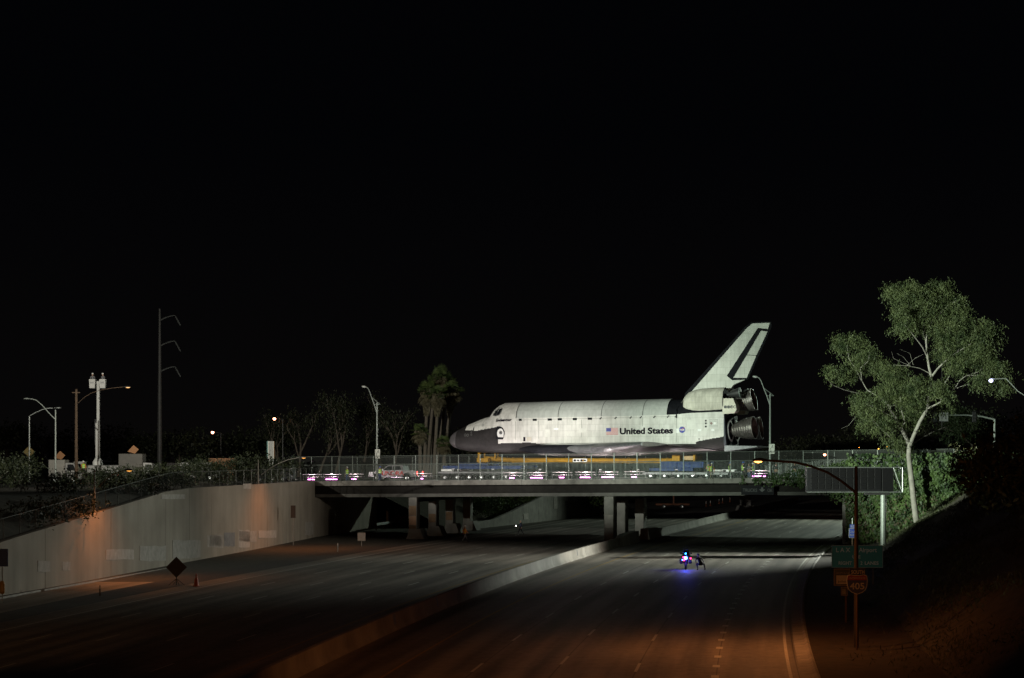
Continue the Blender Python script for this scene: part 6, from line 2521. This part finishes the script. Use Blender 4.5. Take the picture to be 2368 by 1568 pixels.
# ---- the big eucalyptus at the right
TY = 205.5
bs = Vector(((2118 - CX) * TY / FOC, TY, 2.0))
tree = thing('eucalyptus_tree', 'tall lit eucalyptus with a pale forked trunk at the right of the overpass', 'tree', bs)


def e3(x, y, dy=0.0):
    p = P((3000 + x / 1.5684) * .59949, (1000 + y / 1.5684) * .59949, TY + dy)
    return p - bs


def limb(pts, r0, r1, name='limb', jit=0.0, parent=None):
    n = len(pts)
    return MB().tube(pts, [r0 + (r1 - r0) * i / (n - 1) for i in range(n)], 9).build(name, M_EBARK, parent or tree, smooth=60)


trunk = limb([e3(848, 1620), e3(836, 1560), e3(822, 1450), e3(812, 1350), e3(800, 1250), e3(793, 1190), e3(797, 1130)], .33, .25, 'trunk')
fork = [
    ([(797, 1135, 0), (778, 1085, .3), (745, 1015, .6), (715, 965, .9), (690, 925, 1.2), (668, 880, 1.5), (640, 850, 1.8), (590, 820, 2.2), (540, 790, 2.6)], .26, .08),
    ([(797, 1135, 0), (822, 1070, -.2), (860, 985, -.4), (905, 905, -.5), (915, 830, -.5), (928, 760, -.5), (930, 715, -.4)], .27, .2),
    ([(930, 715, -.4), (915, 650, -.3), (905, 580, 0), (898, 500, .2), (905, 440, .4), (930, 380, .6), (960, 300, .8)], .18, .05),
    ([(932, 710, -.4), (965, 665, -.9), (1010, 620, -1.3), (1060, 580, -1.6), (1110, 548, -1.8), (1170, 510, -2)], .15, .04),
    ([(900, 580, 0), (875, 530, -.6), (840, 485, -1.0), (805, 440, -1.4), (770, 400, -1.6)], .1, .03),
    ([(900, 500, .2), (880, 455, .3), (890, 420, .4), (830, 330, .8), (790, 260, 1)], .08, .03),
    ([(930, 380, .6), (985, 330, .2), (1030, 280, 0), (1080, 250, 0)], .07, .02),
    ([(905, 905, -.5), (945, 885, -1.2), (985, 865, -1.6), (1000, 800, -2.0), (1010, 750, -2.2), (1040, 705, -2.4)], .13, .04),
    ([(1000, 830, -1.8), (1060, 790, -2.2), (1110, 770, -2.4), (1160, 755, -2.5)], .08, .03),
    ([(1070, 785, -2.2), (1100, 735, -2.6), (1140, 705, -2.8), (1205, 685, -3), (1260, 650, -3)], .08, .03),
    ([(800, 1130, 0), (840, 1100, 1.4), (890, 1072, 2.4), (950, 1040, 3.2), (1030, 1010, 4)], .11, .03),
    ([(690, 925, 1.2), (680, 890, .8), (720, 880, .2)], .07, .02),
    ([(745, 1015, .6), (770, 990, -.3), (745, 900, -.6), (740, 830, -.8)], .08, .03),
    ([(540, 790, 2.6), (500, 720, 2.4), (470, 660, 2.2), (430, 600, 2.0), (420, 530, 2)], .07, .02),
    ([(510, 730, 2.4), (500, 660, 2), (545, 620, 1.7), (560, 560, 1.5)], .06, .02),
    ([(715, 965, .9), (650, 930, 0), (600, 900, -.6), (540, 880, -1)], .06, .02),
    ([(690, 1085, .2), (640, 1040, -.3), (600, 1000, -.6), (560, 960, -.9)], .06, .02),
    ([(560, 800, 2.5), (480, 810, 2), (400, 790, 1.6), (330, 760, 1.2), (310, 735, 1)], .04, .012),
    ([(470, 955, .5), (430, 1005, .2), (385, 1025, 0)], .03, .01),
    ([(920, 690, -.4), (860, 660, -.8), (790, 645, -1), (700, 640, -1.1)], .07, .02),
    ([(1140, 705, -2.8), (1240, 700, -3), (1300, 720, -3.2)], .04, .015),
    ([(1060, 580, -1.6), (1150, 500, -1), (1240, 450, -.6), (1300, 470, -.5)], .06, .02),
    ([(800, 640, -1), (760, 590, -1.4), (720, 570, -1.6)], .025, .01), ([(820, 640, -1), (800, 570, -1.2), (740, 545, -1.6)], .025, .01),
    ([(780, 645, -1), (830, 600, -1.8), (880, 575, -2)], .025, .01), ([(810, 650, -1), (700, 600, -1.4), (690, 560, -1.6)], .02, .01)]
for pts, r0, r1 in fork:
    limb([e3(*p) for p in pts], r0 * .8, r1 * .7)
crown = [(800, 205, 130, 62, 0), (700, 180, 50, 38, 0), (785, 155, 45, 28, .5), (960, 200, 105, 62, .5), (985, 155, 50, 25, 0), (1075, 270, 85, 72, .5), (900, 320, 170, 95, .8), (1115, 350, 65, 60, 0), (770, 400, 70, 55, -.5),
         (745, 300, 45, 40, -1), (1040, 430, 110, 75, -.5), (1235, 410, 60, 48, -.5), (1310, 460, 45, 50, -.5), (1190, 480, 90, 50, -1), (1160, 590, 140, 70, -1.5), (1240, 545, 60, 50, -1.5), (1330, 660, 62, 48, -2.5), (1370, 755, 36, 45, -3), (1230, 730, 60, 45, -3), (1290, 620, 55, 45, -2),
         (1080, 650, 60, 36, -2), (1000, 560, 70, 45, -1), (395, 500, 62, 42, 2), (470, 495, 75, 42, 2), (545, 560, 52, 55, 1.6), (480, 620, 70, 55, 2), (400, 690, 70, 40, 1.8), (310, 670, 40, 26, 1.2), (615, 640, 60, 48, 1.5),
         (700, 690, 90, 52, .5), (690, 790, 105, 60, 0), (850, 770, 100, 62, -1), (800, 850, 90, 45, -.5), (500, 840, 62, 42, 1.5), (560, 900, 90, 60, .5), (620, 975, 95, 62, 0), (540, 980, 50, 40, 0), (860, 870, 55, 52, .5), (985, 780, 45, 55, -2.2), (990, 880, 50, 40, 1),
         (800, 960, 90, 50, .8), (700, 1090, 55, 36, 0), (760, 1120, 60, 30, 2), (1030, 830, 25, 22, -2.4)]
blobs = []
mpx = TY / FOC * .59949 / 1.5684
for x, y, rx, ry, dy in crown:
    blobs.append((tuple(e3(x, y, dy * 1.4)), (rx * mpx, max(.8, rx * mpx * .8), ry * mpx)))


def sprays(blobs_, dens, k=9, ln=.95, shell=.2):
    """leaves strung on short hanging twigs, spread through the crown"""
    st = in_blobs(blobs_, dens, 5, .35, shell)
    n_ = len(st)
    d_ = RNG.normal(size=(n_, 3)) * np.array([.75, .75, .35])
    d_[:, 2] -= .75
    d_ /= np.linalg.norm(d_, axis=1)[:, None]
    tt = np.linspace(0, 1, k)
    L_ = ln * RNG.uniform(.5, 1.2, n_)
    p_ = st[:, None, :] + d_[:, None, :] * (tt[None, :, None] * L_[:, None, None])
    p_[:, :, 2] -= (tt ** 2)[None, :] * .15
    return p_.reshape(-1, 3) + RNG.normal(size=(n_ * k, 3)) * .07


blobs = [(c, (r[0] * 1.08, r[1] * 1.08, r[2] * 1.08)) for c, r in blobs]
leaf_mesh('crown', L_EUC, tree, sprays(blobs, 190, 10, .9, .28), .19, .9, aspect=.32)['kind'] = 'stuff'
# shadier tree behind it, low on the right
bs2 = Vector(((2260 - CX) * 247 / FOC, 247, 6.6))
t2 = thing('eucalyptus_tree', 'dim leafy tree behind the traffic signal right of the big trunk', 'tree', bs2)
MB().tube([(0, 0, -.3), (-.2, 0, 2), (-.6, 0, 4)], [.25, .2, .1], 8).build('trunk', M_BARK, t2)
MB().tube([(-.6, 0, 4), (-2.4, .3, 5.5), (-4.5, 0, 6.3)], [.1, .07, .03], 7).build('limb', M_BARK, t2)
MB().tube([(-.4, 0, 3), (-3, .3, 3.6), (-6, 0, 3.2)], [.1, .06, .03], 7).build('limb', M_BARK, t2)
bl2 = []
for x, y, rx, ry in ((1090, 930, 100, 45), (1180, 1000, 65, 45), (1040, 1030, 85, 42), (1130, 1070, 80, 40), (1010, 1090, 55, 30), (1060, 960, 70, 40)):
    p = P((3000 + x / 1.5684) * .59949, (1000 + y / 1.5684) * .59949, 247) - bs2
    bl2.append((tuple(p), (rx * mpx * 1.15, rx * mpx, ry * mpx * 1.15)))
leaf_mesh('crown', L_DARK, t2, in_blobs(bl2, 260, 8, .35, .3), .34, .5)['kind'] = 'stuff'

# ---- ivy on the wing wall, over the parapet and hanging from the deck edge
NI = 44000
u_ = RNG.uniform(37.4, 68, NI)
zt = np.array([zd(u) for u in u_]) + 2.6
zr = RNG.random(NI)
z_ = .2 + (zt - .2) * zr ** .8
bump = .35 + .45 * np.abs(np.sin(u_ * 1.7 + z_ * .9)) + .3 * np.abs(np.sin(u_ * .63 - z_ * 1.9)) + RNG.normal(size=NI) * .12
keep = (np.sin(u_ * 2.1 + z_ * 3.3) + np.sin(u_ * 5.3 - z_ * 2.1) + RNG.normal(size=NI) * .7) > -1.7
keep &= ~((z_ > zt - 1.9) & (RNG.random(NI) < .35 + .3 * (u_ < 44)))
pts = np.array([[u * BC + (-b) * BS, 224 - u * BS - b * BC, z] for u, b, z in zip(u_[keep], bump[keep], z_[keep])])
ivy = leaf_mesh('ivy', L_IVY, None, pts[: int(len(pts) * .72)], .30, .5, flat=(-BS, -BC, .25), aspect=.85)
tag(ivy, 'thick green ivy covering the wing wall behind the big tree', 'ivy', kind='stuff')
low = pts[int(len(pts) * .72):]
low = low[(low[:, 2] < 5.2)]
iv2 = leaf_mesh('dry_ivy', L_IVYB, None, low, .26, .7, flat=(-BS, -BC, .2), aspect=.6)
tag(iv2, 'brown dry ivy low on the wall between the abutment and the message board post', 'ivy', kind='stuff')
v = []
for k in range(90):
    u0 = bridge_u(1700) + RNG.random() ** .6 * (39.5 - bridge_u(1700))
    top = RNG.uniform(.2, .8) + max(0, (u0 - 30)) * .16
    ln = RNG.uniform(.3, .9) + max(0, u0 - 31.5) * RNG.uniform(.0, .45)
    nn_ = int(22 + ln * 16)
    uu = u0 + RNG.normal(size=nn_) * .22
    zz = zd(u0) + top - RNG.random(nn_) * (ln + top * .9)
    for a, z in zip(uu, zz):
        q = BW(a, -.2 - RNG.random() * .22, z)
        v.append((q.x, q.y, q.z))
iv3 = leaf_mesh('hanging_ivy', L_IVY, None, np.array(v), .22, .8, flat=(-BS, -BC, .2), aspect=.7)
tag(iv3, 'straggling ivy creeping through the fence and hanging off the right end of the deck', 'ivy', kind='stuff')
# ivy on the face of the right abutment column
v = []
for k in range(900):
    z = RNG.random() * 6
    v.append((34.9 + RNG.random() ** 1.3 * 2.6 + (.5 if z < 2 else 0), 211.1 - RNG.random() * .35, z))
leaf = leaf_mesh('ivy', L_IVYB, None, np.array(v), .24, .6, flat=(0, -1, .2), aspect=.7)
tag(leaf, 'thin dry ivy clinging to the pale end of the right abutment', 'ivy', kind='stuff')

# ---- slope cover on the right bank
n = 75000
Y_ = RNG.uniform(58, 206, n)
o_ = 9.2 + RNG.random(n) ** .8 * 16
k = np.sin(Y_ * .35 + o_ * .7) + np.sin(Y_ * .11 - o_ * 1.1) + RNG.normal(size=n) * .6 > -.55
Y_, o_ = Y_[k], o_[k]
k2 = RNG.random(len(Y_)) < np.clip((o_ - 9.5) / 6, .12, 1)
Y_, o_ = Y_[k2], o_[k2]
pts = np.array([[C(y) + o, y, (bank_z(o, y) if o > 12.6 else .08) + RNG.random() ** 2 * .3] for y, o in zip(Y_, o_)])
g_ = leaf_mesh('ground_cover', L_GRASS, None, pts, .27, -.7, aspect=.18)
tag(g_, 'scrubby dark ground cover on the right bank', 'ground cover', kind='stuff')


# ---- shrubs and hedges
def shrub(name, label, cat, base, blobs_, lm, n_dens, size, group=None, stem=True):
    t = thing(name, label, cat, base, 0, group)
    if stem:
        c = blobs_[0]
        for k in range(3):
            a = k * 2.1
            MB().tube([(.15 * math.cos(a), .15 * math.sin(a), -.2), (c[0][0] * .5 + .3 * math.cos(a), c[0][1] + .3 * math.sin(a), c[0][2] * .6), (c[0][0] + .7 * math.cos(a), c[0][1] + .6 * math.sin(a), c[0][2])], [.07, .05, .02], 6).build('stem', M_BARK, t)
    leaf_mesh('foliage', lm, t, in_blobs(blobs_, n_dens, 7, size * .9, .45), size, .2, aspect=.45)['kind'] = 'stuff'
    return t


def lump(rx, ry, rz, n=4):
    out = [((0, 0, rz * .8), (rx, ry, rz * .8))]
    for k in range(n):
        a = random.random() * 6.28
        out.append(((math.cos(a) * rx * .6, math.sin(a) * ry * .6, rz * random.uniform(.6, 1.3)), (rx * .5, ry * .5, rz * .5)))
    return out


random.seed(21)
# left: along the top of the wall and in front of the yard
for xd, Y, z0, rx, rz, lab in (
        (38, 205, 6.0, 3.6, 2.3, 'large rounded green shrub at the far left in front of the lamps'), (-10, 196, 5.8, 3.2, 2.4, 'shrub cut by the left edge below the grey lamps'),
        (108, 172, 5.3, 3.0, 1.9, 'dark shrub below the pale box truck'), (210, 186, 6.0, 3.4, 1.5, 'low dark shrub below the bucket truck'), (265, 200, 6.1, 3.2, 1.3, 'low brownish shrub between the bucket truck and the dark box truck'),
        (330, 205, 6.1, 3.6, 1.5, 'dark shrub under the dark box truck'), (395, 210, 6.1, 3.6, 1.7, 'dark shrub under the power pole'), (455, 216, 6.1, 3.8, 1.9, 'dark shrub below the pale work truck'),
        (520, 222, 6.1, 4.0, 2.0, 'dark hedge shrub below the orange bin'), (585, 226, 6.1, 4.0, 2.3, 'dark hedge shrub left of the bowed lamp arm'), (640, 228, 6.1, 3.0, 2.0, 'dark shrub at the left end of the overpass fence'),
        (300, 168, 5.6, 2.8, 1.3, 'dark bush just above the sloping wall below the dark box truck'), (160, 150, 4.4, 2.6, 1.4, 'dark bush above the wall left of the first sodium lamp'), (60, 142, 3.9, 2.6, 1.5, 'dark bush above the lowest end of the wall'),
        (380, 182, 6.0, 2.8, 1.2, 'dark bush above the bend of the wall top')):
    base = Vector(((xd - CX) * Y / FOC, Y, z0 - .2))
    shrub('shrub', lab, 'shrub', base, lump(rx, rx * .7, rz), L_HEDGE, 150, .26, 'shrubs above the left wall')
# right: dark shrubs close by
for xd, Y, z0, rx, rz, lab in ((2350, 128, 5.6, 4.0, 3.4, 'big dark shrub on the bank at the right edge below the white lamp'), (2310, 158, 6.4, 4.0, 2.2, 'dark shrub on the bank right of the ivy'),
                               (2420, 96, 6.0, 3.8, 3.6, 'nearest black shrub rising at the right edge')):
    base = Vector(((xd - CX) * Y / FOC, Y, z0 - .3))
    shrub('shrub', lab, 'shrub', base, lump(rx, rx * .8, rz, 6), L_DARK, 170, .30, 'dark shrubs on the right bank')
# beyond the overpass, seen under the deck
for xd, Y, z0, rx, rz, lab in ((1150, 285, .4, 4.2, 2.2, 'green shrub on the slope left of the far retaining wall'), (1215, 305, 1.5, 4.0, 2.0, 'green shrub above the far retaining wall'), (1110, 292, .6, 3.2, 1.9, 'dark shrub right of the last left pier'),
                               (915, 290, 1.5, 4.5, 2.0, 'green shrub beyond the guard rail'), (1365, 312, 1.0, 3.4, 1.7, 'dark shrub on the right shoulder of the far retaining wall')):
    base = Vector(((xd - CX) * Y / FOC, Y, z0))
    shrub('shrub', lab, 'shrub', base, lump(rx, rx * .8, rz), leaf_mat('far_shrub_leaves', (.025, .05, .012), (.085, .13, .03), .2), 130, .32, 'shrubs beyond the overpass')


# ---- palms
def palm(label, xd, ytop, Y, r_head, trunk_r, xbase, dead=1.0, z0=6.0, skirt=1.6):
    base = Vector(((xbase - CX) * Y / FOC, Y, z0))
    t = thing('palm_tree', label, 'palm tree', base, 0, 'palms behind the overpass')
    top = P(xd, ytop, Y) - base
    MB().tube([(0, 0, -.3), (top.x * .3, 0, top.z * .35), (top.x * .7, .1, top.z * .7), tuple(top)], [trunk_r * 1.15, trunk_r, trunk_r * .9, trunk_r * .8], 9).build('trunk', M_PBARK, t, smooth=50)
    fr_me = MB()
    fd_me = MB()

    def frond(mb, az, el, ln, wid, sag):
        d = Vector((math.cos(az) * math.cos(el), math.sin(az) * math.cos(el), math.sin(el)))
        side = Vector((-math.sin(az), math.cos(az), 0))
        upv = side.cross(d) * -1
        stalk = top + d * ln * .55
        mb.add([top + side * .03, top - side * .03, stalk], [(0, 1, 2)])
        for q in np.linspace(-1.25, 1.25, 11):
            dd = (d * math.cos(q) + side * math.sin(q)).normalized()
            tip = stalk + dd * ln * .5 * (1 - .15 * abs(q)) - Vector((0, 0, sag * ln * .28))
            m_ = stalk.lerp(tip, .5) + Vector((0, 0, sag * ln * .06))
            pr = dd.cross(d.cross(side)).normalized() * wid
            mb.add([stalk, m_ + pr, tip, m_ - pr], [(0, 1, 2, 3)])
    for k in range(46):
        frond(fr_me, random.random() * 6.28, random.uniform(-.25, 1.35), r_head * random.uniform(.8, 1.1), .035 * r_head, random.uniform(.1, .8))
    for k in range(int(46 * dead)):
        frond(fd_me, random.random() * 6.28, random.uniform(-1.5, -.4), r_head * random.uniform(.75, 1.0), .04 * r_head, random.uniform(.6, 1.2))
    c = fr_me.build('green_fronds', L_PALM, t, fixn=False)
    c['kind'] = 'stuff'
    if dead:
        c = fd_me.build('dead_fronds', L_DRY, t, fixn=False)
        c['kind'] = 'stuff'
        # shaggy skirt
        n_ = int(700 * skirt)
        h = RNG.random(n_)
        ang = RNG.random(n_) * 6.28
        rr = r_head * (.16 + .34 * h) * RNG.uniform(.5, 1.05, n_)
        pts_ = np.stack([top.x * (1 - .25 * (1 - h)) + np.cos(ang) * rr, top.y + np.sin(ang) * rr, top.z - (1 - h) * r_head * skirt], 1)
        leaf_mesh('frond_skirt', L_DRY, t, pts_, .8, 1.6, aspect=.16)['kind'] = 'stuff'
    return t


for a in (('tallest palm of the clump left of the nose', 1017, 876, 292, 2.15, .26, 996), ('palm at the left of the clump with a short crown', 988, 907, 288, 1.95, .25, 981),
          ('palm at the right of the clump nearest the nose', 1046, 905, 290, 1.9, .26, 1022), ('palm behind the tallest one, crown a little lower', 1003, 893, 298, 1.9, .24, 988),
          ('palm between the tallest and the right one', 1034, 889, 296, 1.9, .24, 1008), ('palm in front of the clump with the lowest shaggy crown', 1013, 915, 284, 1.7, .24, 1003)):
    palm(a[0], a[1], a[2], a[3], a[4], a[5], a[6])
palm('short palm left of the tall clump', 971, 1000, 282, 1.6, .28, 972, .8, skirt=1.0)
palm('short palm between the tall clump and the nose', 1027, 1026, 280, 1.5, .28, 1028, .8, skirt=1.0)


# ---- dim trees behind
def bare_tree(label, xd, ytop, Y, spread, lm=L_DARK, dens=26, lean=0.0, z0=6.0, size=.42):
    base = Vector(((xd - CX) * Y / FOC, Y, z0))
    H = CZ - (ytop - HY) * Y / FOC - z0
    t = thing('bare_tree', label, 'tree', base, 0, 'dim trees behind the overpass')
    tips = []

    def grow(p, d, ln, r, lev):
        q = p
        pts_ = [p]
        dd = Vector(d)
        for k in range(4):
            dd = (dd + Vector((random.uniform(-.16, .16), random.uniform(-.16, .16), random.uniform(-.02, .10)))).normalized()
            q = q + dd * ln / 4
            pts_.append(q)
        MB().tube(pts_, [r, r * .9, r * .8, r * .72, r * .62], 7).build('trunk' if lev == 0 else 'limb', M_BARK, t, smooth=60)
        if lev >= 3:
            tips.append(q)
            return
        for k in range(2 if lev else 3):
            a = random.uniform(0, 6.28)
            sp_ = random.uniform(.35, .75) * spread
            nd = (dd + Vector((math.cos(a) * sp_, math.sin(a) * sp_ * .6, random.uniform(.1, .4)))).normalized()
            grow(pts_[-1] if k else pts_[-2], nd, ln * random.uniform(.62, .8), r * .6, lev + 1)
        if lev:
            tips.append(q)
    grow(Vector((0, 0, -.2)), Vector((lean, 0, 1)), H * .36, .26, 0)
    blobs_ = [((q.x, q.y, min(q.z, H)), (H * .10, H * .10, H * .07)) for q in tips]
    leaf_mesh('crown', lm, t, in_blobs(blobs_, dens, 6, .5, .2), size, .6, aspect=.3)['kind'] = 'stuff'
    return t


L_DIM = leaf_mat('dim_leaves', (.018, .024, .011), (.05, .06, .025), .2)
random.seed(5)
bare_tree('thin dim tree at the left of the row, above the white panel', 690, 925, 300, 1.0, L_DIM, 60)
bare_tree('dim tree with a pale bent trunk in the middle of the row', 776, 880, 296, 1.1, L_DIM, 60)
bare_tree('leaning dim tree left of the lamp on the overpass', 735, 950, 305, 1.0, L_DIM, 50, .25)
bare_tree('dim slender tree just left of the overpass lamp', 838, 900, 308, .9, L_DIM, 60)
bare_tree('dim forked tree right of the overpass lamp', 912, 930, 298, 1.0, L_DIM, 60)
bare_tree('dim tree rising behind the left end of the row', 655, 945, 318, .9, L_DIM, 60)


def round_tree(label, xd, ytop, Y, rx, lm=L_DIM, dens=40, z0=6.0, group='dark trees on the skyline', size=.5):
    base = Vector(((xd - CX) * Y / FOC, Y, z0))
    H = CZ - (ytop - HY) * Y / FOC - z0
    t = thing('round_tree', label, 'tree', base, 0, group)
    MB().tube([(0, 0, -.3), (.1, 0, H * .25), (0, 0, H * .55)], [.3, .24, .12], 8).build('trunk', M_BARK, t)
    blobs_ = [((0, 0, H * .62), (rx, rx * .8, H * .36))]
    for k in range(9):
        a = random.random() * 6.28
        blobs_.append(((math.cos(a) * rx * .7, math.sin(a) * rx * .6, H * random.uniform(.4, .85)), (rx * .42, rx * .42, H * .16)))
    leaf_mesh('crown', lm, t, in_blobs(blobs_, dens, 7, .6, .5), size, .2, aspect=.5)['kind'] = 'stuff'
    return t


for a in (('dark tree at the far left edge', 15, 975, 290, 5), ('dark tree behind the pair of grey lamps', 95, 985, 300, 6), ('dark tree behind the utility pole', 165, 1000, 310, 6), ('dark conifer-like tree behind the bucket boom', 272, 975, 330, 4),
          ('dark broad tree left of the transmission pole', 335, 1000, 320, 6), ('dark spreading tree right of the transmission pole', 415, 988, 310, 8), ('dark tree under the lower lit lamp', 530, 1000, 330, 8),
          ('dark tree between the two lit sodium lamps', 590, 985, 330, 7)):
    round_tree(*a)
for a in (('dark tree on the skyline left of the big tree', 1890, 1005, 360, 8), ('dark tree mass behind the big tree trunk', 2060, 985, 350, 9), ('dark tree behind the traffic signal', 2200, 960, 330, 9), ('dark tree at the right edge of the skyline', 2330, 940, 310, 9),
          ('dark tree far behind the tail', 1820, 1025, 380, 7)):
    round_tree(*a)
for a in (('dark tree just behind the nose', 1085, 990, 330, 6), ('dark tree behind the palms', 950, 985, 335, 6), ('dark tree left of the small palm', 880, 1000, 330, 6)):
    round_tree(*a, group='dim trees behind the overpass')
